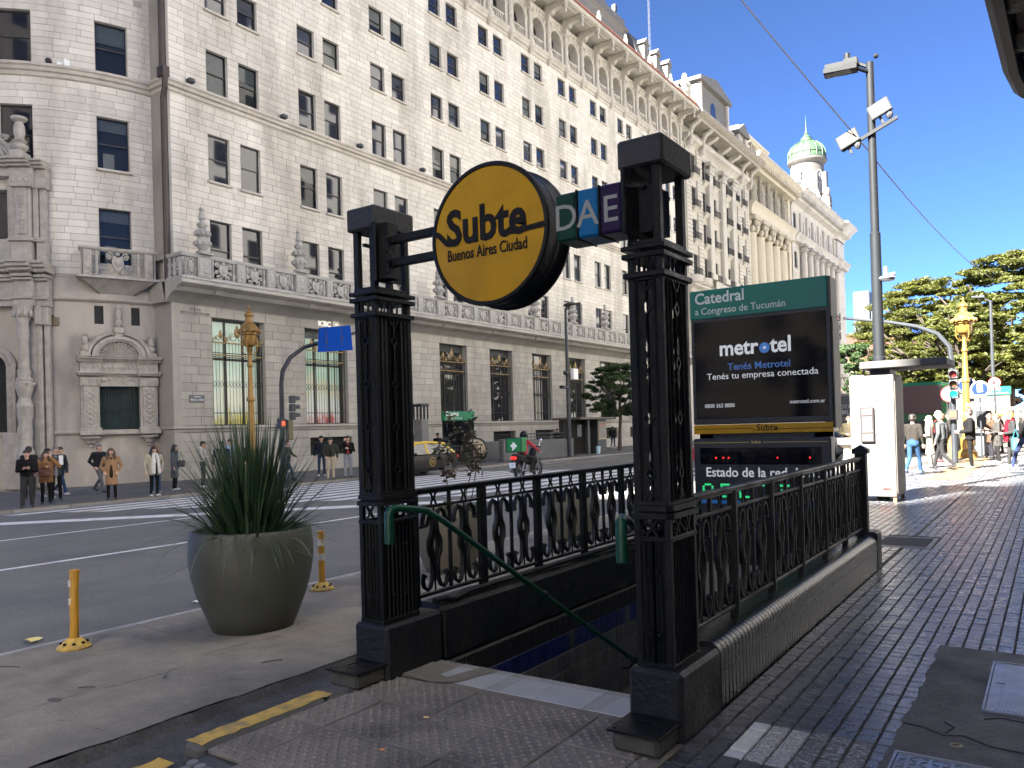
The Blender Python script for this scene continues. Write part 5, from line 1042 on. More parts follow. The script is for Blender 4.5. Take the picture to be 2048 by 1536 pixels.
b=MB(); b.sweep([(X3,103),(X3,124)],[(-1.5,30.4),(1.0,30.4),(1.1,30.2),(.8,29.9),(.6,29.4),(.6,28.7),(-1.5,28.7)]); b.sweep([(X3,103),(X3,124)],[(-1.5,36.6),(1.9,36.6),(2.0,36.3),(1.5,35.9),(1.0,35.4),(.8,34.9),(-1.5,34.9)]); b.build('entablature',M_b3,b3_)
b=MB(); [b.box(X3+.8,X3+1.6,103.3+i*.85,103.7+i*.85,35.2,35.8,.05) for i in range(25)]; b.build('modillion',M_b3,b3_)
stt=MB(); stt.tube([(0,0,30.4),(0,0,31.6),(0,.1,32.6),(0,0,33.6),(0,0,34.0)],[.55,.6,.62,.5,.25],10); stt.ball((0,0,34.35),(.3,.28,.36),8,6); stt.tube([(.2,.5,33.4),(.4,.75,32.7),(.5,.3,32.3)],.17,6); stt.tube([(.1,-.5,33.4),(.2,-.8,33.9),(.1,-.5,34.8)],.16,6); stt.tube([(.3,.2,31.9),(.45,.3,31.2),(.3,.3,30.4)],.25,6); sm_=stt.mesh('statue',mat('weathered_statue',(.36,.33,.27),(.25,.23,.19),.85,scale=3,bump=.3))
for y in YC: link('statue',sm_,b3_,(X3+.0,y,0))
H3=[(y-.75,y+.75,z,z+2.4) for y in (107.05,110.7,114.3,117.95) for z in (11,15.5,20,24.5,31.2)]
for H in H3: fwin(b3_,None,H,X3-1.35)
b=MB(); b.box(-50,X3-1.0,103,116.5,36.6,40.2); b.box(-50,X3-.8,103,116.6,40.2,40.6); b.build('attic',mat('plain_attic',(.52,.49,.40),(.47,.44,.36),.85,scale=.4),b3_)
b=MB(); [b.lathe([(.16,36.6),(.22,36.9),(.12,37.5),(.18,37.7)],(X3+.6,103.4+i*.75,0),6) for i in range(27)]; b.box(X3+.35,X3+.85,103,124,37.7,37.95); b.build('roof_balustrade',M_b3,b3_); rebase(b3_,(X3,103,-.33))
# fourth building with domed corner tower
b4_=thing('domed_building','white-grey corner building with a green copper dome on its tower','building'); X4=XF; Y4=160.
P4=lambda s,z,o:(X4+o,s,z); H4=[(125.0,126.8,z,z+2.6) for z in (11.5,16,20.5,25,31.0)]+[(y,y+1.7,z,z+2.8) for y in (129.6,133.4,137.2,141,144.8,148.6) for z in (4,11.5,16,20.5,24.6)]+[(y,y+1.5,31,33) for y in (129.7,133.5,137.3,141.1,144.9,148.7)]+[(y,y+1.6,z,z+2.6) for y in (153.2,157) for z in (11.5,16,20.5,25,31)]
b=MB(); recess_wall(b,124,Y4,-.5,34.2,H4,P4); b.build('wall',M_b4,b4_,flat=True,fix=False)
for H in H4: fwin(b4_,None,H,X4)
cl=MB(); cl.lathe([(.62,9.5),(.5,10),(.5,26),(.44,27.8)],(.55,0,0),14); cl.box(-.0,1.2,-.75,.75,28.6,29,.04); cl.ball((.7,-.45,28.2),(.5,.35,.4),8,6); cl.ball((.7,.45,28.2),(.5,.35,.4),8,6); clm=cl.mesh('ionic_column',M_b4)
for y in (128.6,132.4,136.2,140,143.8,147.6,151.4): link('ionic_column',clm,b4_,(X4,y,0))
PT=[(X4,124),(X4,152),(X4+.6,152.4),(X4+.6,158),(X4-2,Y4+.6),(X4-14,Y4+.6)]
b=MB(); b.sweep(PT,[(0,30.3),(1.0,30.3),(1.1,30.0),(.7,29.6),(.6,29.0),(0,28.9)]); b.build('entablature',M_b4,b4_); b=MB(); b.sweep(PT,[(0,37.0),(2.2,37.0),(2.3,36.6),(1.9,36.2),(1.3,35.7),(1.1,35.1),(.3,34.8),(0,34.2)]); b.build('cornice',M_b4,b4_); b=MB(); b.sweep(PT,[(0,9.5),(.6,9.5),(.6,9.1),(0,8.9)]); b.build('band_course',M_b4,b4_)
b=MB(); [b.box(X4+.9,X4+1.9,124.3+i*.9,124.75+i*.9,35.4,36.1,.05) for i in range(38)]; b.build('modillion',M_b4,b4_)
b=MB(); [b.box(X4,X4+.35,y-.4,y+.4,31,34,.06) or b.ball((X4+.4,y,32.6),(.3,.4,.8),8,6) for y in (128.8,132.6,136.4,140.2,144,147.8,151.6)]; b.build('carved_frieze',M_b4,b4_)
b=MB(); b.box(-56,X4-.4,124,Y4,-.5,37); b.box(X4-.4,X4+.55,152.5,158,-.5,34); b.box(X4-14,X4-1.9,Y4-.1,Y4+.3,-.5,34); b.build('building_mass',M_b4,b4_)
rn=random.Random(6); b=MB(); y=125
while y<152: b.box(X4-.8,X4+.6,y,y+1.2,37,38.6,.05); b.lathe([(.3,38.6),(.45,39),(.25,39.6),(.35,40),(0,40.8)],(X4,y+.6,0),8); [b.ball((X4+rn.uniform(-.4,.5),y+1.2+rn.uniform(0,2.6),37.4+rn.uniform(0,1.4)),rn.uniform(.3,.6),6,5) for _ in range(6)]; y+=3.9
b.box(X4-1,X4,124,158,37,38.0); b.build('sculpted_parapet',M_b4,b4_)
TX,TY=-36.0,150.0
b=MB(); b.prism([(TX+5*math.cos(R_(22.5+45*i)),TY+5*math.sin(R_(22.5+45*i))) for i in range(8)],36,43.5,'z'); b.lathe([(5.2,43.5),(5.4,44.2),(4.6,44.6),(4.3,45),(4.3,54.6),(4.9,55),(5.2,55.4),(5.2,55.9),(4.5,56.2)],(TX,TY,0),32)
for i in range(8):
    a=R_(45*i-10); c,s=math.cos(a),math.sin(a); b.obox((TX+4.9*c,TY+4.9*s,48.6),(.5*c,.5*s,0),(-.55*s,.55*c,0),(0,0,3.6)); b.obox((TX+5.3*c,TY+5.3*s,44.6),(.9*c,.9*s,0),(-.8*s,.8*c,0),(0,0,1.4)); b.ball((TX+5.4*c,TY+5.4*s,47.2),(.8,.8,1.2),8,6)
for i in range(8):
    a=R_(22.5+45*i-10); c,s=math.cos(a),math.sin(a); b.ball((TX+5*c,TY+5*s,41.8),(.9,.9,1.1),10,8); b.tube([(TX+5.1*c-.9*s*math.cos(q),TY+5.1*s+.9*c*math.cos(q),41.5+1.3*math.sin(q)) for q in [k*pi/8 for k in range(17)]],.28,6)
b.build('tower',mat('bright_tower_stone',(.10,.095,.086),(.075,.071,.065),.8,scale=.6,c3=(.07,.066,.06),s3=.5),b4_)
for i in range(8):
    a=R_(22.5+45*i-10); c,s=math.cos(a),math.sin(a); b=MB(); b.prism([(-.95,47),(.95,47)]+[(.95*math.cos(R_(q)),51.6+.95*math.sin(R_(q))) for q in range(0,181,20)],4.28,4.36); b.xf(Matrix.Translation((TX,TY,0))@Matrix.Rotation(a,4,'Z')); b.build('tower_window',mat('tower_glass',(.12,.13,.13),rough=.15),b4_); b=MB(); b.tube([(4.38,-.95,47),(4.38,-.95,51.6)]+[(4.38,-.95*math.cos(R_(q)),51.6+.95*math.sin(R_(q))) for q in range(20,180,20)]+[(4.38,.95,51.6),(4.38,.95,47)],.16,5); b.box(4.33,4.4,-.06,.06,47,52.5); b.box(4.33,4.4,-.9,.9,49.5,49.62); b.xf(Matrix.Translation((TX,TY,0))@Matrix.Rotation(a,4,'Z')); b.build('window_frame',M_b4,b4_)
M_cop=mat('verdigris_copper',(.028,.068,.036),(.045,.08,.04),.6,.0,scale=1.2,c3=(.02,.05,.034),s3=.8)
b=MB(); b.lathe([(4.9,55.9),(5.0,56.6),(4.7,57.8),(4.9,58.1),(4.7,59.2),(4.0,60.8),(2.9,62.1),(2.2,62.6),(2.3,63.0),(1.7,63.4),(1.4,64.6),(1.5,65),(.9,65.6),(.55,66.6),(.7,67),(.35,67.6),(.25,68.6),(.1,73),(.02,76.5)],(TX,TY,0),32)
for i in range(16): a=i*pi/8; b.tube([(TX+r*math.cos(a),TY+r*math.sin(a),z) for r,z in ((4.95,56.2),(4.95,58),(4.8,59.2),(4.1,60.9),(3,62.2))],.16,5)
b.build('dome',M_cop,b4_); 
for c in [c for c in b4_.children if c.name.split('.')[0] in ('tower','tower_window','window_frame','dome')]:
    for v in c.data.vertices:
        v.co.z=float(np.interp(v.co.z,[36,43.5,45,54.6,55.9,62.6,68,76.5],[34,39.5,40.6,47.7,48.7,52.0,54,57])); v.co.x=TX+(v.co.x-TX)*.66; v.co.y=TY+(v.co.y-TY)*.66
rebase(b4_,(X4,124,-.33))
# far white tower block
tb=thing('tower_block','far slim white modern tower block right of the street lamp','building',(-90.5,505,0)); b=MB(); b.box(-6,3,-5,8,0,76,.6); b.box(3,8,-3,8,0,64,.5); b.build('core',mat('white_tower',(.075,.082,.093),(.068,.075,.085),.6,scale=.05),tb)
wq=MB(); wq.box(-.75,.75,-.12,.12,-.9,.9); wqm=wq.mesh('window',mat('blue_tower_glass',(.05,.07,.10),rough=.3))
for k in range(20):
    for x in (-4.6,-2.4,-.2,2.0): 
        if k<14 or x<-1: link('window',wqm,tb,(x,-5.02,6+k*3.3))
    if k<17:
        for x in (4.2,6.4): link('window',wqm,tb,(x,-3.02,6+k*3.3))
# low classical building with terracotta roof at the end of the street
lb=thing('pediment_building','low yellow building with terracotta pediment roof behind the signals','building',(-34,205,2)); b=MB(); b.box(-14,14,0,20,-3,12.5); b.build('wall',mat('plaza_cream_wall',(.10,.09,.068),(.08,.072,.055),.8,scale=.5),lb)
b=MB(); b.prism([(-14.6,13.6),(14.6,13.6),(2,20.5),(-12,19.5)],-.6,20.5,'y'); b.build('roof',mat('terracotta_roof',(.085,.03,.02),(.07,.026,.017),.8,scale=.8),lb); b=MB(); b.box(-14.8,14.8,-.9,20.6,12.4,13.7,.2); b.build('cornice',mat('yellow_cornice',(.12,.09,.045),(.10,.08,.04),.8,scale=.6),lb)
for x in (-11,-5.5,0,5.5,11): b=MB(); b.lathe([(.8,0),(.7,11.5),(1.0,12.3)],(x,-.4,0),14); b.build('column',M_b3,lb)
for x in (-8.2,-2.7,2.7,8.2): b=MB(); b.box(x-1,x+1,-.05,.05,2,9,.02); b.build('window',M_glass,lb)
ma=thing('radio_mast','thin lattice radio mast rising behind the rooftops','mast',(-52,118,36)); b=MB()
for i in range(3): a=i*2.094; b.tube([(.25*math.cos(a),.25*math.sin(a),0),(.1*math.cos(a),.1*math.sin(a),34)],.035,4)
for k in range(34): b.tube([(.25,0,k),(-.12,.2,k+.5),(-.12,-.2,k+1)],.02,3)
b.build('lattice',M_steel,ma); b=MB(); b.ball((0,.2,20),.5,8,6); b.build('dish',M_wt,ma)
# off-camera blocks behind and beside the camera
def blank_building(label,x0,x1,y0,y1,h,m,faces,sp=3.4):
    t=thing('offcamera_building',label,'building',((x0+x1)/2,(y0+y1)/2,0)); cx,cy=(x0+x1)/2,(y0+y1)/2; b=MB(); b.box(x0-cx,x1-cx,y0-cy,y1-cy,-.5,h); b.sweep([(x0-cx,y0-cy),(x1-cx,y0-cy),(x1-cx,y1-cy),(x0-cx,y1-cy)],[(0,h),(.7,h),(.7,h-.5),(.3,h-1),(0,h-1.2)],True); b.build('wall',m,t)
    f=MB(); f.box(-.08,.08,-.7,.7,0,2.3); fm=f.mesh('window',M_glass)
    for fc in faces:
        n=int(((y1-y0) if fc in 'lr' else (x1-x0))/sp); k=0
        for i in range(n):
            for z in range(1,int(h/3.7)):
                if k>280: break
                k+=1; u=1.7+i*sp
                if fc=='l': link('window',fm,t,(x0-cx,y0-cy+u,z*3.7))
                elif fc=='b': o=link('window',fm,t,(x0-cx+u,y1-cy,z*3.7),pi/2)
M_off=mat('tan_offcamera_stone',(.50,.42,.32),(.42,.36,.28),.8,scale=.7)
sa=math.sin(R_(SUN_AZ)); ca=math.cos(R_(SUN_AZ)); uX=lambda u,Y:(u+Y*sa)/ca
UB,UL=-6.65,-18.5
M_pale=mat('pale_bounce_render',(.80,.78,.735),(.76,.74,.695),.8,scale=.5)  # near-white walls of the added blocks, bouncing sun onto the bank
blank_building('tall added stone block behind the camera, shading the near sidewalk',uX(UB,-34),uX(3.2,-34),-50,-34,66,M_off,'b')
blank_building('lower added stone block behind the camera, ending the shadow short of the booth',uX(UL,-34),uX(UB,-34)-.05,-66,-34,43.0,M_off,'b')
blank_building('tall added stone block behind the camera, shading the road on the far side',uX(-50,-34),uX(UL,-34)-.05,-50,-34,78,M_off,'b')
blank_building('unseen white block added beyond the corner to bounce sun onto the bank',8,40,16,96,52,M_pale,'l',6.5)
blank_building('unseen white block added further along the plaza to bounce sunlight',9,40,98,190,48,M_pale,'l',6.5)
blank_building('stone building beside the camera on the near sidewalk',4.2,30,-10,12,9,M_off,'l')
blank_building('unseen white block added behind the camera to bounce sun onto the curved wing',8,30,-80,-12,48,M_pale,'')
# ---------------- near-side canopy at the top right
cn=thing('projecting_canopy','dark ribbed canopy edge of the near building at the top right corner','canopy',(2,7,5.6)); out=[(-2.42,-6.5),(-2.40,0),(-2.36,2.2),(-2.30,4.2),(-2.22,5.0),(-2.0,5.6),(-1.4,6.0),(2.2,6.05),(2.2,-6.5)]
b=MB(); b.prism(out,.30,.75,'z'); b.build('slab',mat('canopy_dark',(.06,.055,.052),(.04,.038,.036),.6,.2,scale=3),cn); b=MB(); b.sweep([(x,y) for x,y in out[7::-1]],[(0,.8),(.10,.8),(.10,.1),(.03,.02),(-.06,.02),(-.06,.3),(0,.3)]); b.build('fascia',MT['canopy_dark'],cn)
M_sof=mat('reddish_soffit',(.26,.15,.11),(.20,.12,.09),.7,scale=3)
for i in range(11): y=-6+i*1.08; b=MB(); b.box(-2.25+.03*max(0,i-7)**2,2.2,y,y+.86,.22,.31); b.build('soffit_panel',M_sof,cn); b=MB(); b.box(-2.28+.03*max(0,i-7)**2,2.2,y+.86,y+1.06,.08,.3,.02); [b.ball((-2.25+.03*max(0,i-7)**2+k*.1,y+.96,.10),.05,6,4) for k in range(24)]; b.build('rib',mat('rib_stone',(.30,.27,.23),(.2,.18,.155),.8,scale=8),cn)
# ---------------- golden lamp posts
def gold_lamp(label,loc,h):
    t=thing('ornate_lamp_post',label,'lamp post',loc,group='ornate gold lamp posts'); k=h/6.85; b=MB(); b.lathe([(r*1.25,z*k) for r,z in ((.26,0),(.26,.25),(.18,.35),(.2,.8),(.13,.95),(.11,1.2),(.09,3.2),(.12,3.25),(.12,3.32),(.085,3.4),(.065,4.5),(.09,4.55),(.09,4.62),(.06,4.7),(.055,5.15),(.1,5.25))],n=14); b.build('shaft',M_gold,t)
    b=MB(); b.lathe([(r,z*k) for r,z in ((.12,5.28),(.22,5.34),(.26,5.42),(.28,5.7),(.34,5.74),(.34,5.82),(.30,5.86))],n=16); b.build('lantern_bowl',M_gold,t)
    b=MB(); b.lathe([(r,z*k) for r,z in ((.42,5.84),(.36,5.93),(.30,6.05),(.22,6.15),(.13,6.22),(.12,6.42),(.17,6.46),(.16,6.52),(.07,6.62),(.03,6.7),(.045,6.76),(.0,6.88))],n=20); b.build('crown_top',M_gold,t)
    b=MB()
    for i in range(12): a=i*pi/6; b.ball((.40*math.cos(a),.40*math.sin(a),5.86*k),(.06,.06,.08),6,4)
    for i in range(4): a=i*pi/2+.6; b.tube([(r*math.cos(a),r*math.sin(a),z*k) for r,z in ((.07,5.0),(.2,5.02),(.29,5.15),(.31,5.4),(.30,5.62))],.02,5)
    b.build('scroll_arm',M_gold,t); return t
gold_lamp('tall gold ornate lamp post on the far pavement in front of the first bank window',(-25,19.1,-.33),6.83); gold_lamp('gold ornate lamp post among the crowd under the plaza trees',(-2.72,34,0),6.0)
# ---------------- traffic signals
def signal_head(parent,loc,rz,lit=None,name='signal_head'):
    b=MB(); 
    for i in range(3): b.box(-.14,.14,-.10,.10,-.15-.33*i,.15-.33*i,.03); b.lathe([(.12,-.1),(.125,-.28),(.115,-.28),(.11,-.1)],(0,0,-.33*i),12,ang=pi*1.2,a0=-.3,axis='y')
    q=b.build(name,M_dkgrey,parent); q.location=loc; q.rotation_euler=(0,0,rz)
    for i,c in enumerate(((.25,.02,.02),(.10,.05,.02),(.02,.14,.08))):
        l=MB(); l.lathe([(.105,-.105),(.07,-.125),(0,-.13)],(0,0,-.33*i),14,axis='y'); l.build('lens',emis('green_light',(.02,.9,.5),.14) if lit==i else mat('lens'+str(i),c,rough=.25),q)
    return q
t=thing('traffic_signal','grey curved-arm traffic signal with blue sign on the far kerb','traffic light',(-24.9,20.55,-.33)); b=MB(); b.tube([(0,-.1,0),(0,-.08,3.9),(0,.0,4.4),(.05,.35,4.95),(.12,1.0,5.4),(.25,2.2,5.75),(.45,4.2,6.35)],[.105,.09,.09,.085,.08,.075,.06],10); b.build('curved_pole',M_polegrey,t); 
q=signal_head(t,(.06,.38,3.3),R_(160)); b=MB(); b.box(-.12,.12,-.25,.02,2.15,2.55,.02); b.build('pedestrian_head',M_plas,t); b=MB(); b.box(.10,.13,-.2,-.05,2.26,2.44); b.build('lens',emis('red_hand',(1,.08,.03),.10),t); b=MB(); b.box(-.1,.14,.12,.35,1.7,2.5,.02); b.build('control_box',mat('olive_box',(.12,.10,.05),rough=.6),t)
b=MB(); b.prism([(1.05,5.15),(2.95,5.35),(2.85,6.38),(1.15,6.12)],.85,.87); bs=b.build('direction_sign',mat('blue_sign_back',(.003,.05,.32),(.0025,.045,.29),.8,scale=3,spec=.08),t); b=MB(); [b.tube([(.87,u,z0),(.87,u,z0+.75)],.02,4) for u,z0 in ((1.5,5.35),(2.35,5.5))]; [b.box(.2,.9,u-.04,u+.04,z-.04,z+.04) for u,z in ((1.5,5.6),(2.35,5.82))]; b.build('sign_bracket',M_polegrey,t)
t=thing('traffic_signal','grey curved-arm traffic signal with green light, right of the white booth','traffic light',(-2.78,30,0)); b=MB(); b.tube([(0,0,0),(0,0,3.4),(-.06,0,3.9),(-.4,0,4.35),(-1.0,0,4.65),(-1.85,0,4.88),(-3.35,0,5.18)],[.10,.085,.08,.075,.07,.06,.05],10); b.build('curved_pole',M_polegrey,t); signal_head(t,(-3.55,-.15,5.22),0,2); signal_head(t,(.06,-.22,2.95),0,2); b=MB(); b.box(-.14,.14,-.25,-.02,1.45,1.8,.02); b.build('pedestrian_head',M_plas,t); b=MB(); b.box(-.09,.09,-.262,-.25,1.55,1.72); b.build('lens',emis('red_hand',(1,.08,.03),.10),t)
def disc_sign(label,loc,r,cols,txt=None,zpole=0):
    t=thing('round_sign',label,'sign',loc); b=MB(); b.tube([(0,.04,-loc[2]),(0,.04,r)],.035,8); b.build('pole',M_polegrey,t); b=MB(); b.lathe([(r,-.012),(r,.012)],(0,0,0),28,axis='y'); b.lathe([(r,-.012),(0,-.012)],(0,0,0),28,axis='y'); b.lathe([(r,.012),(0,.012)],(0,0,0),28,axis='y'); b.build('rim',cols[0],t)
    b=MB(); b.lathe([(r*.86,-.016),(0,-.016)],(0,0,0),28,axis='y'); b.build('face',cols[1],t)
    if txt: text('lettering',txt[0],r*1.25,txt[1],t,facing((0,-.02,-r*.28 if len(txt)<3 else -.15),(1,0,0)),.001,'CENTER',bold=.012)
    return t
M_blu=mat('sign_blue',(.003,.018,.11),rough=.5,spec=.2); M_redp=mat('sign_red',(.5,.02,.03),rough=.4)
M_wts=mat('sun_dimmed_white',(.12,.12,.115),(.10,.10,.095),.6,scale=4)  # white darkened in its colour to offset the strong sun on these plates
def stop_extra(t,r):
    b=MB(); b.box(-.14,.14,-.022,-.017,-.28,-.2,.002); b.build('car_mark',M_wt,t); b=MB(); b.box(-.45,.45,.0,.03,-.62,-.5,.005); b.build('plate',M_wts,t)
a=disc_sign('round blue bus stop sign with white E, right of the gold lamp post',(-2.22,33.2,2.52),.30,(M_wt,M_blu),('E',M_wt)); stop_extra(a,.3); a=disc_sign('round blue sign partly hidden behind the gold lamp post',(-2.72,34.4,2.72),.31,(M_wt,M_blu),('E',M_wt)); stop_extra(a,.3)
disc_sign('round white sign with red rim behind the right signal head',(-3.02,31.5,2.35),.28,(M_redp,M_wt)); a=disc_sign('small round no parking sign with red rim above the green header',(-1.78,33.6,2.74),.20,(M_redp,M_wt),('E',M_bk)); b=MB(); b.obox((0,-.022,0),(.13,0,-.13),(.014,0,.014),(0,.002,0)); b.build('slash',M_redp,a)
# ---------------- street lamps
M_lamp=mat('sun_dimmed_pole_grey',(.013,.0155,.0185),(.010,.012,.0145),.6,0,scale=3,spec=.2)  # darker copy of the pole grey, offsetting direct sun on this lamp
def led_head(b,c,d,L=.62,w=.15):
    d=Vector(d).normalized(); s=d.cross(Vector((0,0,1))).normalized(); c=Vector(c); b.obox(c,d*L/2,s*w,Vector((0,0,.045))); b.obox(c-d*L*.28+Vector((0,0,.05)),d*L*.2,s*w*.7,Vector((0,0,.05)))
t=thing('street_lamp','tall grey street lamp with twin LED heads and floodlights behind the booth','street lamp',(-2.88,17.3,0)); b=MB(); b.tube([(0,0,0),(0,0,2.8),(0,0,2.82),(0,0,5.3),(0,0,5.32),(0,0,8.75)],[.125,.12,.105,.10,.082,.072],14); b.build('pole',M_lamp,t)
b=MB(); led_head(b,(-.52,0,8.82),(-1,0,.05)); led_head(b,(-.50,-.28,8.62),(-1,-.1,.03)); b.tube([(0,0,8.65),(-.2,0,8.78)],.04,6); b.tube([(0,0,8.55),(-.2,-.25,8.6)],.04,6); b.cyl((-.42,0,8.86),(-.42,0,9.05),.06,n=8); b.ball((.12,0,8.85),.05,8,6); b.build('lamp_head',M_lamp,t); b=MB(); b.box(-.80,-.32,-.12,.12,8.765,8.772); b.box(-.78,-.30,-.40,-.18,8.565,8.572); b.build('led_panel',mat('led_lens',(.12,.12,.11),rough=.3),t)
b=MB(); b.obox((-.03,-.1,7.28),(.52,0,.22),(0,.03,0),(-.012,0,.03)); b.build('cross_bar',M_lamp,t)
for x,z in ((-.42,7.25),(.18,7.72)):
    b=MB(); b.obox((x,-.16,z),(.19,0,.08),(0,.045,.0),(-.05,0,.13)); q=b.build('floodlight',M_lamp,t); b=MB(); b.obox((x,-.208,z),(.165,0,.07),(0,.004,0),(-.042,0,.11)); b.build('lens',mat('flood_lens',(.16,.16,.135),rough=.2),q); b=MB(); b.tube([(x,-.12,z-.15),(x+.05,-.1,z-.28)],.03,6); b.ball((x+.17,-.12,z-.14),(.07,.07,.09),8,6); b.build('bracket',M_dkgrey,t)
b=MB(); b.tube([(.05,0,4.35),(.2,-.05,4.42),(.36,-.08,4.44)],.035,6); b.lathe([(.14,4.40),(.16,4.36),(.13,4.32),(0,4.31)],(.2,-.05,0),12); b.cyl((.18,-.05,4.42),(.18,-.05,4.6),.045,n=8); b.build('sensor_arm',M_steel,t)
t=thing('street_lamp','slim grey street lamp with twin heads in front of the bank near the kiosk','street lamp',(-25.5,43.6,-.33)); b=MB(); b.tube([(0,0,0),(0,0,4),(0,0,9.4)],[.13,.12,.08],10); b.build('pole',M_polegrey,t); b=MB(); led_head(b,(.45,-.35,9.6),(1,-.6,.12),.8,.2); led_head(b,(.45,.35,9.7),(1,.6,.12),.8,.2); b.tube([(0,0,9.3),(.2,-.2,9.55)],.05,6); b.tube([(0,0,9.3),(.2,.2,9.6)],.05,6); b.build('lamp_head',M_polegrey,t); b=MB(); b.box(.1,.35,.2,.8,4.9,5.6,.03); b.build('white_cabinet',M_wt,t); b=MB(); b.box(-.1,.2,-.9,-.1,4.3,4.5,.03); b.ball((.1,-.4,5.3),.16,8,6); b.build('camera_arm',M_polegrey,t)
t=thing('street_lamp','thin grey street lamp among the plaza trees at the right edge','street lamp',(-2.6,48,0)); b=MB(); b.tube([(0,0,0),(0,0,7.5)],[.1,.07],10); b.tube([(0,0,7.45),(-.5,0,7.75)],.04,6); led_head(b,(-.55,0,7.75),(-1,0,.1),.6,.14); b.build('pole',M_polegrey,t)
# ---------------- white booth with phone panel
M_booth=mat('chipped_white_paint',(.115,.113,.109),(.09,.089,.086),.6,scale=2.2,detail=9,c3=(.035,.034,.032),s3=4.5,bump=.2); M_boothd=mat('grey_metal_door',(.12,.11,.096),(.085,.078,.069),.6,scale=2.5,detail=9,stretch=(1,1,.3))
t=thing('street_booth','weathered white metal kiosk booth with phone panel beside the stairs','booth',(-2.86,16.3,0)); 
b=MB(); b.box(-.38,.38,0,1.0,.10,2.42,.012); b.build('body',M_booth,t); b=MB(); [b.box(x-.03,x+.03,y-.03,y+.03,-.01,.11) for x in (-.33,.34) for y in (.06,.94)]; b.build('foot',mat('rust',(.16,.09,.05),rough=.9),t)
for y0,y1 in ((.03,.5),(.515,.97)): b=MB(); b.box(.378,.398,y0,y1,.16,2.28,.004); q=b.build('door',M_boothd,t); b=MB(); b.box(.399,.402,(y0+y1)/2-.02,(y0+y1)/2-.005,1.12,1.26); b.build('slot',M_bk,q)
b=MB(); b.box(-.395,-.375,-.01,.02,.1,2.40); b.box(-.30,-.285,-.014,.0,.1,2.40); b.build('edge_rail',M_boothd,t); b=MB(); b.box(-.18,1.28,-.15,1.2,2.52,2.66,.015); b.build('roof_slab',mat('grey_roof_slab',(.075,.075,.074),(.055,.055,.054),.7,scale=3),t); b=MB(); b.box(-.05,.30,.15,.85,2.42,2.53); b.build('roof_neck',M_dkgrey,t)
ph=MB(); ph.box(-.21,.03,-.05,.0,1.13,1.80,.01); q=ph.build('phone_panel',mat('phone_frame',(.022,.017,.019),(.016,.013,.014),.5,scale=5),t)
for z0,z1,c in ((1.65,1.77,(.15,.10,.09)),(1.42,1.62,(.09,.095,.095)),(1.32,1.41,(.10,.10,.095)),(1.16,1.29,(.17,.15,.11))): b=MB(); b.box(-.18,.0,-.058,-.05,z0,z1,.003); b.build('panel_plate',mat('pp%.2f'%z0,c,rough=.5),q)
b=MB(); [b.lathe([(.025,-.06),(0,-.063)],(-.15+.055*i,0,1.365),10,axis='y') for i in range(3)]; b.build('keypad_button',M_dkgrey,q); b=MB(); b.lathe([(.04,-.06),(0,-.062)],(-.09,0,1.53),12,axis='y'); b.build('sticker',mat('blue_sticker',(.15,.35,.7),rough=.5),q)
b=MB(); rn=random.Random(3); [b.box(.06+.02*i,.075+.02*i,-.002,.0,1.985+rn.uniform(-.008,.008),2.01) for i in range(8)]; [b.box(rn.uniform(-.25,.3),rn.uniform(-.25,.3)+.05,-.002,0,.18+rn.uniform(0,.08),.2+rn.uniform(0,.08)) for _ in range(6)]; stuff(b.build('red_scrawl',mat('red_scrawl',(.5,.08,.08),rough=.6),t))
# ---------------- far-pavement subway entrance, kiosk and totem
M_gw=mat('grey_painted_wall',(.105,.11,.115),(.08,.084,.088),.7,scale=1.2,bump=.2)
t=thing('far_subway_entrance','low grey walled subway entrance on the far pavement behind the motorcycle','subway entrance',(-25.6,34.5,-.33)); b=MB(); b.box(-.2,.0,2.2,10,0,1.15,.03); b.box(-2.6,-2.4,2.2,10,0,1.15,.03); b.box(-2.6,0,9.8,10,0,1.15,.03); b.box(-.3,.04,1.9,2.9,0,1.3,.05); b.build('wall',M_gw,t)
b=MB(); [b.tube([(-.1,4.6+.35*i,1.15),(-.1,4.6+.35*i,1.55)],.02,4) for i in range(15)]; b.box(-.13,-.07,4.5,9.7,1.52,1.58); b.box(-.13,-.07,4.5,9.7,1.32,1.36); b.build('railing',M_polegrey,t)
b=MB(); b.tube([(-1.3,0,.75),(-1.3,1.2,.75)],.6,18); b.build('escalator_end',mat('tan_metal',(.36,.29,.20),(.30,.24,.17),.4,.2,scale=3),t); b=MB(); [b.tube([(-1.3,u,.75),(-1.3,u+.15,.75)],.66,18) for u in (-.15,1.2)]; b.build('escalator_rim',M_plas,t); b=MB(); [b.tube([(-.1,-3.6+.22*i,0),(-.1,-3.6+.22*i,1.05)],.022,4) for i in range(17)]; b.box(-.14,-.06,-3.7,.1,1.03,1.1); b.box(-.14,-.06,-3.7,.1,.1,.16); b.build('fence',M_iron,t)
t=thing('far_station_sign','green-topped station sign standing on the far pavement behind the taxi','sign',(-27,33,-.33)); b=MB(); b.box(-.1,.1,-.1,2.5,.6,2.4,.02); [b.box(-.06,.06,u,u+.12,0,.6) for u in (.1,2.2)]; b.build('panel',M_scr,t); b=MB(); b.box(-.12,.13,-.15,2.55,2.4,2.92,.02); b.build('header',mat('green_header',(.0,.16,.07),rough=.4),t); text('lettering','Catedral',.32,M_wt,t,facing((.135,-.05,2.68),(0,1,0)),.002,bold=.004); text('lettering','a Congreso de Tucumán',.15,M_wt,t,facing((.135,-.05,2.49),(0,1,0)),.001)
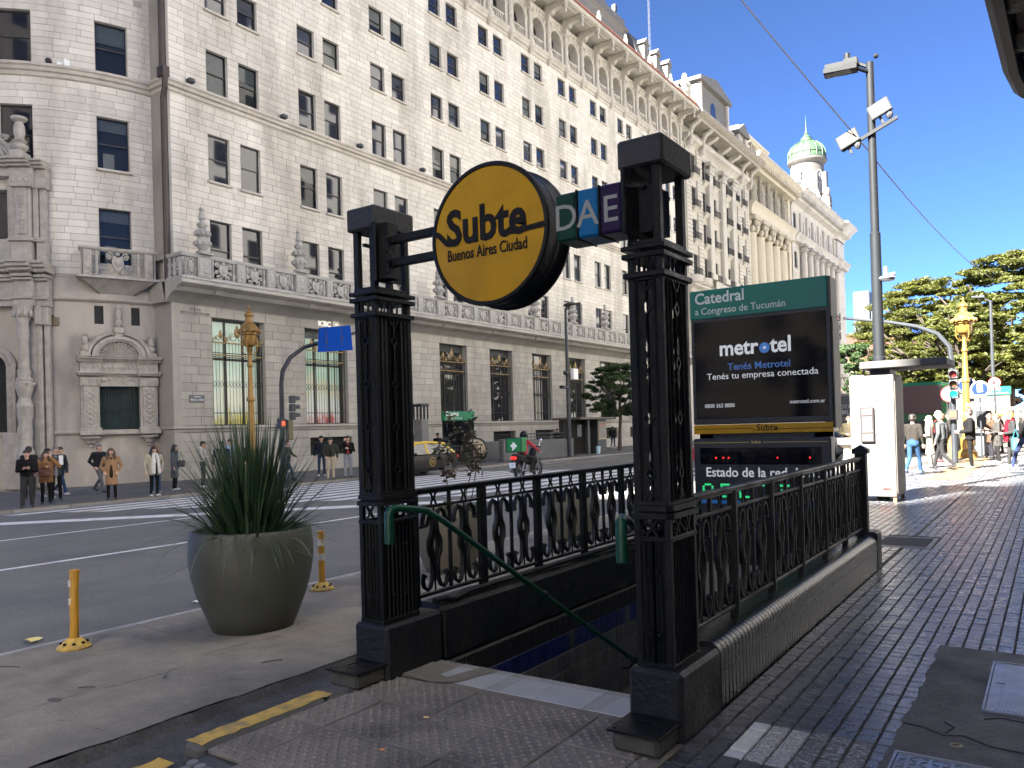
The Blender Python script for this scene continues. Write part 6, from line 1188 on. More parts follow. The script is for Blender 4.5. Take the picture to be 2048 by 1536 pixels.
t=thing('vent_pylon','grey slatted lantern pylon on the far pavement left of the green sign','pylon',(-27,31.1,-.33)); b=MB(); b.box(-.28,.28,-.28,.28,0,2.5,.03); b.build('shaft',mat('pylon_grey',(.16,.16,.16),(.12,.12,.12),.7,scale=2),t); b=MB(); [b.box(x-.03,x+.03,y-.03,y+.03,2.5,3.15) for x in (-.25,0,.25) for y in (-.25,0,.25)]; b.box(-.32,.32,-.32,.32,3.15,3.3,.03); b.build('cage',M_polegrey,t)
t=thing('news_kiosk','dark street kiosk with framed poster on the far pavement','kiosk',(-26.3,47.9,-.33)); b=MB(); b.box(-1.2,-.9,-2.2,.9,0,2.35); b.box(-1.2,.2,.6,1.9,0,2.35,.02); b.build('body',M_plas,t); b=MB(); b.box(-1.5,.7,-2.6,2.2,2.35,2.5,.02); b.build('roof',mat('kiosk_roof',(.10,.085,.075),rough=.6),t); b=MB(); b.box(.2,.24,.7,1.85,.95,2.2,.01); b.build('poster_frame',mat('tan_frame',(.32,.27,.18),rough=.5),t); b=MB(); b.box(.24,.25,.78,1.77,1.05,2.1); b.build('poster',mat('poster_print',(.22,.20,.17),(.10,.095,.09),.5,scale=6),t); b=MB(); b.box(.25,.256,.82,1.73,1.95,2.05); b.build('poster_strip',mat('pr',(.4,.1,.08),rough=.5),t); b=MB(); b.box(-.2,.0,-.4,-.1,.0,2.3); b.box(.0,.02,-1.9,-1.3,1.2,2.0); b.build('paper_notice',M_wt,t) if False else b.build('post',M_dkgrey,t)
b=MB(); b.lathe([(.13,0),(.17,.5),(.17,.52),(0,.52)],(-25.6,47.6,-.33),14); q=tag(b.build('bucket',mat('pale_blue_bucket',(.35,.50,.58),rough=.5)),'pale blue bucket standing in front of the kiosk','bucket')
# ---------------- far station header at the plaza
t=thing('plaza_station_sign','bright green station sign at the plaza entrance on the right','sign',(-2.2,42,0)); b=MB(); b.box(-.6,.6,0,.2,2.45,2.85,.02); b.build('header',mat('bright_teal',(.0,.09,.06),rough=.4),t); text('lettering','Catedral',.2,M_wt,t,facing((-.5,-.005,2.66),(1,0,0)),.001); text('lettering','a Congreso de Tucumán',.1,M_wt,t,facing((-.5,-.005,2.52),(1,0,0)),.001); b=MB(); b.box(-.55,.55,.05,.15,1.0,2.45); b.build('map_panel',mat('cream_panel',(.13,.12,.085),(.11,.10,.07),.6,scale=3),t); b=MB(); b.lathe([(.25,-.0),(.0,-.002)],(.2,.045,1.9),20,axis='y'); b.build('dark_disc',M_dkgrey,t); b=MB(); [b.box(x,x+.1,.05,.15,0,1.0) for x in (-.5,.4)]; b.build('leg',M_polegrey,t)
t=thing('utility_cabinet','grey utility cabinet on a white plinth behind the crowd','cabinet',(-2.3,36,0)); b=MB(); b.box(-.25,.25,0,.4,1.0,1.75,.02); b.build('body',M_polegrey,t); b=MB(); b.box(-.3,.3,-.05,.45,0,1.0,.02); b.build('plinth',M_wts,t)
t=thing('notice_panel','white framed notice panel at the right edge of the plaza','panel',(-1.25,40,0)); b=MB(); b.box(-.45,.45,0,.1,.9,1.9,.02); b.build('frame',M_steel,t); b=MB(); b.box(-.38,.38,-.01,0,1.0,1.8); b.build('sheet',M_wts,t); b=MB(); [b.box(x,x+.08,.0,.08,0,2.8) for x in (.42,)]; b.box(-.45,-.38,0,.08,0,.9); b.build('post',M_polegrey,t)
t=thing('stone_fountain','round stone drinking fountain behind the signboard','fountain',(-5.8,28.6,-.02)); b=MB(); b.lathe([(.32,0),(.32,.1),(.18,.25),(.16,.6),(.34,.75),(.36,.95),(.30,.95),(.2,.85),(0,.84)],n=18); b.build('basin',mat('fountain_stone',(.30,.27,.22),(.22,.20,.16),.8,scale=5),t)
# ---------------- flexible delineator posts
M_or=mat('yellow_delineator',(.50,.255,.02),(.42,.21,.02),.5,scale=6,detail=8,c3=(.30,.17,.03),s3=8); M_or2=mat('yellow_rubber_base',(.58,.38,.07),(.48,.31,.06),.6,scale=12,c3=(.3,.2,.06),s3=14); M_refl=mat('worn_reflector',(.55,.54,.52),(.38,.33,.26),.5,scale=18,detail=6)
def delin(label,loc,bent):
    t=thing('delineator_post',label,'bollard',loc,group='yellow delineator posts'); b=MB(); b.lathe([(.12,0),(.122,.012),(.10,.03),(.065,.062),(.05,.075),(.04,.078)],n=24); b.build('base',M_or2,t); b=MB()
    for i in range(8): a=i*pi/4+.3; b.ball((.088*math.cos(a),.088*math.sin(a),.044),(.015,.015,.010),8,5)
    b.build('bolt_hole',M_bk,t); b=MB()
    p=[(0,0,.07),(.006,.004,.2),(.012,.0,.32),(.004,.006,.45),(.004,.012,.60)] if bent else [(0,0,.07),(0,0,.6)]; b.tube(p,[.034,.031,.034,.032,.036] if bent else .034,14); b.build('tube',M_or,t)
    if bent:
        for z in (.36,.50): b=MB(); b.obox((.012-.0,-.033,z),(.008,.004,0),(.001,.002,0),(0,0,.025)); b.build('reflective_patch',M_refl,t)
    else:
        for z0,z1 in ((.30,.37),(.45,.52)): b=MB(); b.tube([(0,0,z0),(0,0,z1)],.0355,14,False); b.build('reflective_band',M_refl,t)
delin('bent scuffed yellow delineator post on the left by the road',(-6.31,3.13,-.004),True); delin('upright yellow delineator post with white bands behind the big planter',(-6.26,5.6,-.004),False)
# ---------------- overhead cables
def cable(label,pts,r): b=MB(); b.tube(pts,r,5); return tag(b.build('overhead_cable',M_plas),label,'cable')
def sag(a,c,s,n=16): return [(a[0]+(c[0]-a[0])*i/n,a[1]+(c[1]-a[1])*i/n,a[2]+(c[2]-a[2])*i/n-s*4*(i/n)*(1-i/n)) for i in range(n+1)]
cable('black overhead cable slanting down from the top past the lamp floodlights',sag((-6.2,14,12.0),(-2.90,17.32,6.9),.05)+[],.013); cable('black overhead cable from the lamp down towards the plaza trees',sag((-2.9,17.32,6.88),(-2.0,40,7.4),.3),.013); cable('thin dark cable crossing the sky at the very top',sag((-14,40,33),(6,40,31.8),.4),.03)
# ---------------- planters and planting
M_pot=mat('olive_grey_planter',(.054,.056,.043),(.042,.044,.034),.62,scale=3,detail=7,bump=.12,bscale=60,c3=(.034,.035,.028),s3=2.5); M_pot2=mat('sandy_planter',(.115,.105,.08),(.095,.088,.068),.65,scale=3,bump=.15); M_soil=mat('soil',(.025,.02,.015),(.045,.036,.026),.95,scale=25,bump=1,bscale=60)
def planter(label,loc,k,m,hh=.82):
    t=thing('planter',label,'planter',loc,group='round planters'); pr=[(.30,-.01),(.335,.0),(.385,.12),(.45,.28),(.495,.45),(.515,.58),(.513,.70),(.498,.80),(.485,.822),(.465,.826),(.445,.815),(.435,.74),(.43,.70),(0,.70)]; b=MB(); b.lathe([(r*k,z*hh/.82) for r,z in pr[:-2]],n=48); b.build('pot',m,t,sharp=60); b=MB(); b.lathe([(.44*k,.715*hh/.82),(.3*k,.73*hh/.82),(0,.74*hh/.82)],n=24); b.build('soil',M_soil,t); return t
planter('large dark olive planter with spiky grass at the left',(-5.60,4.25,.0),.98,M_pot); planter('sandy planter with a bare shrub behind the left railing',(-5.75,7.05,0),.80,M_pot2,.70); planter('sandy planter further along behind the left railing',(-5.72,9.75,0),.80,M_pot2,.66)
M_blade=mat('spiky_leaf',(.018,.045,.016),(.03,.065,.022),.45,scale=5,island=.35,spec=.6); M_bladep=mat('pale_spiky_leaf',(.12,.16,.11),(.08,.11,.06),.5,scale=5,island=.3); M_dry=mat('dry_leaf',(.18,.13,.07),(.12,.09,.05),.7,scale=6)
gp=thing('spiky_grass_plant','tall dark green spiky grass growing in the large planter','plant',(-5.60,4.25,.60)); rn=random.Random(42)
def blade(rn,base_r,az,lean,L,w,droop,n=9):
    p=Vector((base_r*math.cos(az+rn.uniform(-.6,.6)),base_r*math.sin(az+rn.uniform(-.6,.6)),0)); d=Vector((math.cos(az)*math.sin(lean),math.sin(az)*math.sin(lean),math.cos(lean))); side=Vector((-math.sin(az+rn.uniform(-.8,.8)),math.cos(az+rn.uniform(-.8,.8)),rn.uniform(-.2,.2))).normalized(); v=[];st=L/n
    for i in range(n+1):
        f=i/n; ww=w*(1-f**2.2)*(.55+.45*min(1,f*6)); nrm=d.cross(side).normalized(); v+=[p+side*ww,p+nrm*ww*.35,p-side*ww]; p=p+d*st; d=(d+Vector((math.cos(az)*.25,math.sin(az)*.25,-1))*(droop*st*(.4+1.6*f))).normalized()
    b=MB(); b.add(v,[q for i in range(n) for q in ((3*i,3*i+1,3*i+4,3*i+3),(3*i+1,3*i+2,3*i+5,3*i+4))]); return b
gp.scale=(.82,.82,.97); inner=MB()
for i in range(640):
    az=rn.uniform(0,2*pi); q=rn.random(); lean=abs(rn.gauss(.05,.46)); L=rn.uniform(.80,1.38)*(1-.18*min(1,lean)); droop=rn.uniform(.1,.7)*(lean+.3)
    if q>.80: lean=rn.uniform(.6,1.1); droop=rn.uniform(.9,2.4); L=rn.uniform(.5,.95)
    if q>.86 and rn.random()<.7: az=rn.uniform(-1.0,1.0)
    b=blade(rn,rn.uniform(.0,.22),az,lean,L,rn.uniform(.010,.0165)*(.7 if q>.86 else 1),droop)
    m=M_bladep if (q>.93 and rn.random()<.55) else (M_dry if q<.015 else M_blade)
    if i<290: b.build('leaf',m,gp,fix=False)
    else: inner.add(b.v,b.f)
stuff(inner.build('leaf',M_blade,gp,fix=False))
for az,L,dr in ((-1.2,1.15,3.2),(-.75,1.1,3.0),(-.35,1.0,3.0),(-1.9,.95,3.2),(-.1,1.25,1.6),(-1.0,.8,3.4)): blade(rn,.2,az,.75,L,.007,dr,14).build('leaf',M_bladep if dr>3.1 else M_blade,gp,fix=False)
b=MB(); rn=random.Random(2)
for i in range(16): a=rn.uniform(0,6.28); r=rn.uniform(.15,.4); b.tube([(-5.60+r*math.cos(a),4.25+r*math.sin(a),.745),(-5.60+r*math.cos(a)+rn.uniform(-.2,.2),4.25+r*math.sin(a)+rn.uniform(-.15,.15),.765)],.004,4)
b.ball((-5.55,3.9,.76),.03,6,5); stuff(tag(b.build('leaf_litter',M_dry),'dry leaf litter on the soil of the large planter','litter'))
def leafcloud(name,m,parent,clumps,n,ls,rn,flat=.5):
    """many small leaf faces spread through flattened clumps"""
    N=len(clumps)*n; C=np.array([c[:3] for c in clumps]).repeat(n,0); Rr=np.array([c[3] for c in clumps]).repeat(n,0)
    g=np.random.default_rng(rn); d=g.normal(size=(N,3)); d/=np.linalg.norm(d,axis=1)[:,None]; rad=g.random(N)**.45; p=C+d*(Rr*rad)[:,None]*np.array([1,1,flat])
    a=g.normal(size=(N,3)); a[:,2]*=.45; a/=np.linalg.norm(a,axis=1)[:,None]; u=np.cross(a,g.normal(size=(N,3))); u/=np.linalg.norm(u,axis=1)[:,None]; s=ls*(.6+.8*g.random(N))[:,None]
    v=np.stack([p-a*s,p+u*s*.42,p+a*s,p-u*s*.42],1).reshape(-1,3); me=bpy.data.meshes.new(name); me.from_pydata(v.tolist(),[],np.arange(4*N).reshape(-1,4).tolist()); me.materials.append(m); return link(name,me,parent)
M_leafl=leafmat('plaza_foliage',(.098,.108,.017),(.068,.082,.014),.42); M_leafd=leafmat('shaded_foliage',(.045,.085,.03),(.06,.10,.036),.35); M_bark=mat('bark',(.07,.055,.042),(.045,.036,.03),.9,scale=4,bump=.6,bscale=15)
def leafy(m):
    b=m.node_tree.nodes['Principled BSDF']; b.inputs['Transmission Weight'].default_value=0; b.inputs['Subsurface Weight'].default_value=0
def tree(label,loc,h,R,seed,m,nl,ls,trunk_r=.2,first=.35,flat=.42,ncl=60,limbs=6):
    rn=random.Random(seed); t=thing('tree',label,'tree',loc); b=MB(); clumps=[]; fz=h*first
    b.tube([(0,0,-.1),(rn.uniform(-.1,.1),.05,fz*.5),(rn.uniform(-.2,.2),rn.uniform(-.2,.2),fz)],[trunk_r*1.25,trunk_r,trunk_r*.85],9)
    for i in range(limbs):
        a=i*2*pi/limbs+rn.uniform(-.4,.4); rr=R*rn.uniform(.5,.95); z=fz+(h-fz)*rn.uniform(.35,.95); mid=(rr*.45*math.cos(a),rr*.45*math.sin(a),fz+(z-fz)*.55); e=(rr*math.cos(a),rr*math.sin(a),z); b.tube([(0,0,fz*.92),mid,e],[trunk_r*.6,trunk_r*.4,trunk_r*.12],6)
        for k in range(4): a2=a+rn.uniform(-1,1); b.tube([mid,(mid[0]+R*.35*math.cos(a2),mid[1]+R*.35*math.sin(a2),mid[2]+rn.uniform(.2,.5)*h*.25)],[trunk_r*.25,trunk_r*.06],5)
    b.build('trunk',M_bark,t)
    for i in range(ncl):
        a=rn.uniform(0,2*pi); q=rn.random()**.5; z=fz*.95+(h-fz)*rn.random(); k=math.sin(pi*min(1,max(.06,(z-fz*.8)/(h-fz*.75))))**.6; clumps.append((R*q*k*math.cos(a),R*q*k*math.sin(a),z,R*rn.uniform(.07,.20)))
    leafcloud('crown',m,t,clumps,nl//ncl,ls,seed,flat); return t
tree('small leafy street tree in shade in front of the bank beyond the kiosk',(-27,53.6,-.33),6.6,2.9,5,M_leafd,36000,.085,.13,.42,.42,150)
tree('dark green tree behind the white booth, left of the tall lamp',(-11.6,60,0),6.8,2.4,7,M_leafd,22000,.13,.2,.3,.6,80)
tree('broad sunlit plaza tree in the middle of the right background',(-8.4,72,0),12.7,5.2,11,M_leafl,96000,.115,.35,.28,.30,300,10)
tree('tallest sunlit plaza tree at the right edge of the frame',(-2.6,66,0),12.9,4.8,12,M_leafl,96000,.115,.35,.28,.30,300,10)
tree('low sunlit plaza tree behind the gold lamp post',(-4.6,58,0),8.6,3.6,13,M_leafl,60000,.11,.25,.3,.34,200,8)
tree('sunlit plaza tree far behind the booth roof',(-13.2,92,0),12.5,5.0,14,M_leafl,40000,.15,.3,.3,.34,160,8)
tree('sunlit plaza tree partly cut by the right frame edge',(.8,58,0),10.5,4.0,15,M_leafl,60000,.11,.3,.3,.34,200,8)
tree('bare brownish tree low behind the bus',(-5.2,80,0),7,4.0,16,mat('brown_foliage',(.06,.042,.025),(.045,.032,.02),.8,scale=1,island=.4),7000,.25,.2,.3,.5,40)
# young shrub in the second planter
t=thing('young_shrub','thin reddish-leaved shrub growing in the second planter','shrub',(-5.60,7.15,.58)); t.scale=(1.05,1.05,1.14); b=MB(); rn=random.Random(9); tips=[]
for pts in ([(0,0,0),(.0,.05,.25),(.08,.06,.5),(.10,.06,.78),(.08,.04,1.0)],[(.05,0,0),(.10,.05,.3),(.14,.06,.5),(.16,.08,.7)],[(-.12,-.05,0),(-.16,-.06,.2),(-.20,-.04,.45),(-.18,-.02,.62)]): b.tube(pts,.006,5); tips+=pts[2:]
for i in range(14): p=Vector(rn.choice(tips)); q=p+Vector((rn.uniform(-.12,.12),rn.uniform(-.12,.12),rn.uniform(.02,.16))); b.tube([p,q],.0035,4); tips.append(tuple(q))
b.build('stem',M_bark,t); leafcloud('foliage',mat('red_green_leaf',(.028,.055,.02),(.07,.028,.018),.5,scale=7,island=.4),t,[(*p,.085) for p in tips],17,.036,3,1.0)
b=MB(); leafcloud('ground_foliage',M_leafd,t,[(-.15,-.1,.12,.10),(.1,.1,.1,.08),(.2,-.1,.1,.08)],60,.03,4,.7)
# ---------------- vehicles
def car(label,loc,rz,body,roof,kind='sedan'):
    t=thing('car',label,'car',loc,rz); L=4.25   # local +y = front
    st=[(-2.12,.60,.42,.80),(-2.05,.74,.30,.92),(-1.7,.82,.24,.98),(-1.1,.85,.22,.98),(0,.86,.21,.96),(.9,.86,.22,.94),(1.3,.85,.24,.90),(1.75,.80,.26,.80),(2.05,.70,.32,.68),(2.13,.56,.42,.60)]
    b=MB(); v=[];n=10
    for y,w,z0,z1 in st:
        zm=(z0+z1)/2; v+=[(-w*.82,y,z0),(-w,y,z0+.10),(-w,y,zm+.1),(-w*.95,y,z1-.05),(-w*.80,y,z1),(w*.80,y,z1),(w*.95,y,z1-.05),(w,y,zm+.1),(w,y,z0+.10),(w*.82,y,z0)]
    m=len(st); b.add(v,[(i*n+k,i*n+(k+1)%n,(i+1)*n+(k+1)%n,(i+1)*n+k) for i in range(m-1) for k in range(n)]+[tuple(range(n)),tuple((m-1)*n+k for k in range(n-1,-1,-1))]); b.build('body',body,t,sharp=45)
    b=MB(); g=[(-1.85,.97,.70,.03),(-1.25,1.40,.58,.0),(-.3,1.48,.57,0),(.35,1.44,.57,0),(1.15,.94,.72,.03)]; v=[]
    top=[(-1.25,1.40,.55),(-.9,1.465,.56),(-.2,1.485,.56),(.35,1.44,.55)]
    v=[(s*w,y,z) for y,z,w in top for s in (-1,1)]; b.add(v,[(2*i,2*i+1,2*i+3,2*i+2) for i in range(3)]); b.add([(s*(w+.0),y,z-.06) for y,z,w in top for s in (-1,1)],[])
    for s in (-1,1):
        b.tube([(s*.73,-1.80,.95),(s*.56,-1.28,1.40)],.075,5); b.tube([(s*.73,1.12,.93),(s*.55,.38,1.44)],.055,5); b.tube([(s*.79,-.15,.95),(s*.565,-.15,1.47)],.06,5); b.tube([(s*.555,-1.28,1.40),(s*.565,-.2,1.475),(s*.55,.38,1.43)],.06,5)
    b.build('roof',roof,t,sharp=60)
    M=M_carg
    for nm,q in (('windscreen',[(-.70,1.12,.95),(.70,1.12,.95),(.54,.40,1.42),(-.54,.40,1.42)]),('rear_window',[(-.68,-1.78,.97),(.68,-1.78,.97),(.54,-1.3,1.38),(-.54,-1.3,1.38)])): b=MB(); b.add(q,[(0,1,2,3)]); b.build(nm,M,t,flat=True)
    for s in (-1,1):
        for q in ([(s*.79,-.11,.96),(s*.75,1.05,.95),(s*.56,.38,1.41),(s*.57,-.11,1.45)],[(s*.74,-1.72,.97),(s*.79,-.19,.96),(s*.57,-.19,1.45),(s*.56,-1.25,1.38)]): b=MB(); b.add(q,[(0,1,2,3)]); b.build('side_window',M,t,flat=True)
        for y in (-1.32,1.33): b=MB(); b.lathe([(.20,-.10),(.29,-.10),(.31,-.07),(.31,.07),(.29,.10),(.20,.10)],(s*.76,y,.31),20,axis='x'); w=b.build('wheel',M_rub,t); b=MB(); b.lathe([(.21,s*.09),(.20,s*.10),(.05,s*.085),(0,s*.09)],(s*.76,y,.31),16,axis='x'); [b.obox((s*.855,y+.12*math.cos(a),.31+.12*math.sin(a)),(.008,0,0),(0,.08*math.cos(a),.08*math.sin(a)),(0,-.02*math.sin(a),.02*math.cos(a))) for a in [k*1.257 for k in range(5)]]; b.build('rim',M_steel,w)
        b=MB(); b.ball((s*.66,-2.06,.80),(.10,.07,.11),8,6); b.build('tail_light',emis('tail_red',(.5,.02,.02),.03),t); b=MB(); b.ball((s*.62,2.02,.66),(.14,.08,.07),8,6); b.build('headlight',M_chrome,t); b=MB(); b.ball((s*.95,.72,1.0),(.09,.06,.06),8,6); b.build('mirror',M_plas,t); b=MB(); b.box(s*.862-.01,s*.862+.01,-.1,.08,.82,.85); b.build('door_handle',M_plas,t)
    b=MB(); b.box(-.25,.25,-2.14,-2.12,.55,.66); b.build('number_plate',M_wt,t); return t
M_carg=mat('car_glass',(.015,.018,.02),rough=.04,spec=1); M_carb=mat('black_car_paint',(.004,.004,.005),rough=.3,spec=.3); M_taxy=mat('taxi_yellow',(.62,.42,.04),rough=.25,coat=.6); M_carr=mat('red_car_paint',(.45,.012,.02),rough=.25,coat=.8); M_cars=mat('dark_grey_car_paint',(.06,.065,.07),rough=.25,coat=.8)
tx=car('black and yellow taxi parked at the far kerb',(-23.3,26.25,-.40),R_(174),M_carb,M_taxy); tx.name='taxi'; 
for s in (-1,1): b=MB(); b.lathe([(.2,s*.869),(.16,s*.872)],(0,-.35,.62),20,axis='x'); b.build('door_emblem',mat('emblem_ring',(.3,.2,.05),rough=.5),tx); b=MB(); [b.box(s*.872-.002,s*.872+.002,-.46,-.24,.555+k*.055,.585+k*.055) for k in range(3)]; b.build('emblem_text',MT['emblem_ring'],tx)
car('red car on the avenue seen below the signboard',(-9.0,27.8,-.06),R_(100),M_carr,M_carr); car('dark car with bright roof seen below the signboard',(-8.8,33.4,-.06),R_(95),M_cars,M_cars)
def bus(label,loc,rz,panel,side,txt=None):
    t=thing('bus',label,'bus',loc,rz); b=MB(); b.box(-1.25,1.25,-5.5,5.5,.35,3.1,.18); b.build('body',side,t); b=MB(); b.box(-1.1,1.1,-5.53,-5.49,1.7,2.95,.05); b.build('rear_panel',panel,t); b=MB(); b.box(-1.05,1.05,-5.54,-5.5,.7,1.4,.04); b.build('rear_grille',M_plas,t)
    for s in (-1,1):
        for i in range(7): b=MB(); b.box(s*1.24,s*1.262,-5.1+i*1.5,-3.75+i*1.5,1.45,2.6,.02); b.build('window',M_carg,t)
        for y in (-3.2,3.3): b=MB(); b.lathe([(0,-.13),(.46,-.13),(.48,0),(.46,.13),(0,.13)],(s*1.14,y,.48),18,axis='x'); b.build('wheel',M_rub,t)
        b=MB(); b.box(s*1.0-.06,s*1.0+.06,-5.55,-5.5,1.45,1.65,.01); b.build('tail_light',emis('tail_red',(.5,.02,.02),.03),t)
    if txt: text('lettering',txt,.34,mat('grey_letter2',(.45,.45,.45),rough=.5),t,facing((0,-5.56,2.2),(1,0,0)),.001,'CENTER')
    return t
M_busg=mat('green_bus',(.005,.09,.03),rough=.35,coat=.4); M_busc=mat('cream_bus',(.12,.115,.10),rough=.4)
b_=bus('green city bus with brown rear advert beyond the booth',(-4.75,44.5,0),R_(-4),mat('brown_advert',(.08,.045,.042),(.07,.04,.037),.4,scale=2),M_busg); text('lettering','1',.5,M_wt,b_,facing((-.9,-5.56,.95),(1,0,0)),.001)
bus('dark grey bus with lettered rear panel between the signboard and the booth',(-10.5,56,0),R_(2),mat('grey_advert',(.06,.06,.065),rough=.4),M_busc,'JOYAS\nCABILDO')
# ---------------- motorcycle
mb=thing('motorcycle','small dark motorcycle crossing the zebra stripes','motorcycle',(-15.2,22.55,-.22),R_(6)); mb.scale=(1.1,1.1,1.1); # local +y forward
for y,nm in ((0,'rear'),(1.24,'front')):
    b=MB(); b.lathe([(.235,-.045),(.28,-.05),(.30,0),(.28,.05),(.235,.045),(.235,-.045)],(0,y,.30),24,axis='x'); w=b.build('wheel',M_rub,mb); b=MB(); b.lathe([(.235,-.03),(.22,0),(.235,.03)],(0,y,.30),24,axis='x'); [b.tube([(0,y,.30),(0,y+.23*math.cos(a),.30+.23*math.sin(a))],.016,5) for a in [k*1.257 for k in range(5)]]; b.lathe([(0,-.05),(.06,-.04),(.06,.04),(0,.05)],(0,y,.30),12,axis='x'); b.build('rim',M_dkgrey,w)
b=MB(); b.tube([(0,-.28,.80),(0,.0,.76),(0,.35,.74),(0,.5,.80)],[.10,.14,.14,.08],10,sq=(1.1,.5)); b.build('seat',M_plas,mb); b=MB(); b.tube([(0,-.3,.70),(0,.1,.66),(0,.45,.55),(0,.7,.5),(0,.95,.78),(0,1.0,.98)],[.11,.15,.14,.13,.14,.11],8); b.build('body_fairing',M_carb,mb); b=MB(); b.box(-.13,.13,.3,.72,.24,.50,.05); b.tube([(-.08,.55,.35),(-.12,.3,.25),(-.14,-.2,.30),(-.14,-.35,.34)],[.03,.04,.05,.045],8); b.build('engine_and_exhaust',M_steel,mb); b=MB(); [b.tube([(s*.09,1.24,.30),(s*.08,1.05,.75),(s*.06,.98,1.0)],.028,6) for s in (-1,1)]; [b.tube([(s*.1,0,.30),(s*.09,.2,.62)],.025,6) for s in (-1,1)]; [b.tube([(s*.07,.0,.3),(s*.08,.5,.35)],.022,6) for s in (-1,1)]; b.build('fork',M_steel,mb); b=MB(); b.tube([(-.34,.82,1.02),(-.15,.95,1.04),(.15,.95,1.04),(.34,.82,1.02)],.018,6); b.build('handlebar',M_plas,mb)
for s in (-1,1): b=MB(); b.tube([(s*.25,.9,1.03),(s*.3,.92,1.2)],.008,5); b.ball((s*.31,.92,1.24),(.06,.02,.05),8,6); b.build('mirror',M_chrome,mb)
b=MB(); b.ball((0,1.08,.95),(.1,.07,.1),8,6); b.build('headlight',M_chrome,mb); b=MB(); b.ball((0,-.36,.72),(.12,.06,.06),8,6); b.build('tail_light',emis('tail_bright',(.9,.03,.02),.07),mb); b=MB(); b.box(-.1,.1,-.46,-.44,.42,.58); b.build('number_plate',mat('plate_white',(.6,.66,.72),rough=.4),mb); b=MB(); b.tube([(0,-.32,.68),(0,-.42,.52),(0,-.38,.36)],[.07,.05,.03],6); b.tube([(0,1.24,.66),(0,1.42,.60),(0,1.1,.64)],.05,6); b.build('mudguard',M_carb,mb)
bx=thing('delivery_backpack','green insulated delivery box on the rider\'s back','delivery bag',(-15.2+.0,22.52,-.16),R_(6)); bx.scale=(1.15,1.1,1.08); b=MB(); b.box(-.26,.26,-.30,.06,.86,1.32,.03); b.build('box',mat('delivery_green',(.01,.22,.06),(.012,.18,.05),.4,scale=5),bx); b=MB(); [b.box(x-.012,x+.012,-.31,-.29,.86,1.33) for x in (-.25,.25)]; [b.box(-.26,.26,-.31,-.29,z-.012,z+.012) for z in (.87,1.31)]; b.build('piping',M_plas,bx); b=MB()
for x,z,r in ((0,1.12,.05),(-.06,1.06,.045),(.06,1.06,.045),(0,1.0,.05),(-.03,.94,.03)): b.ball((x,-.305,z),(r,.006,r),8,6)
b.build('white_emblem',M_wt,bx)
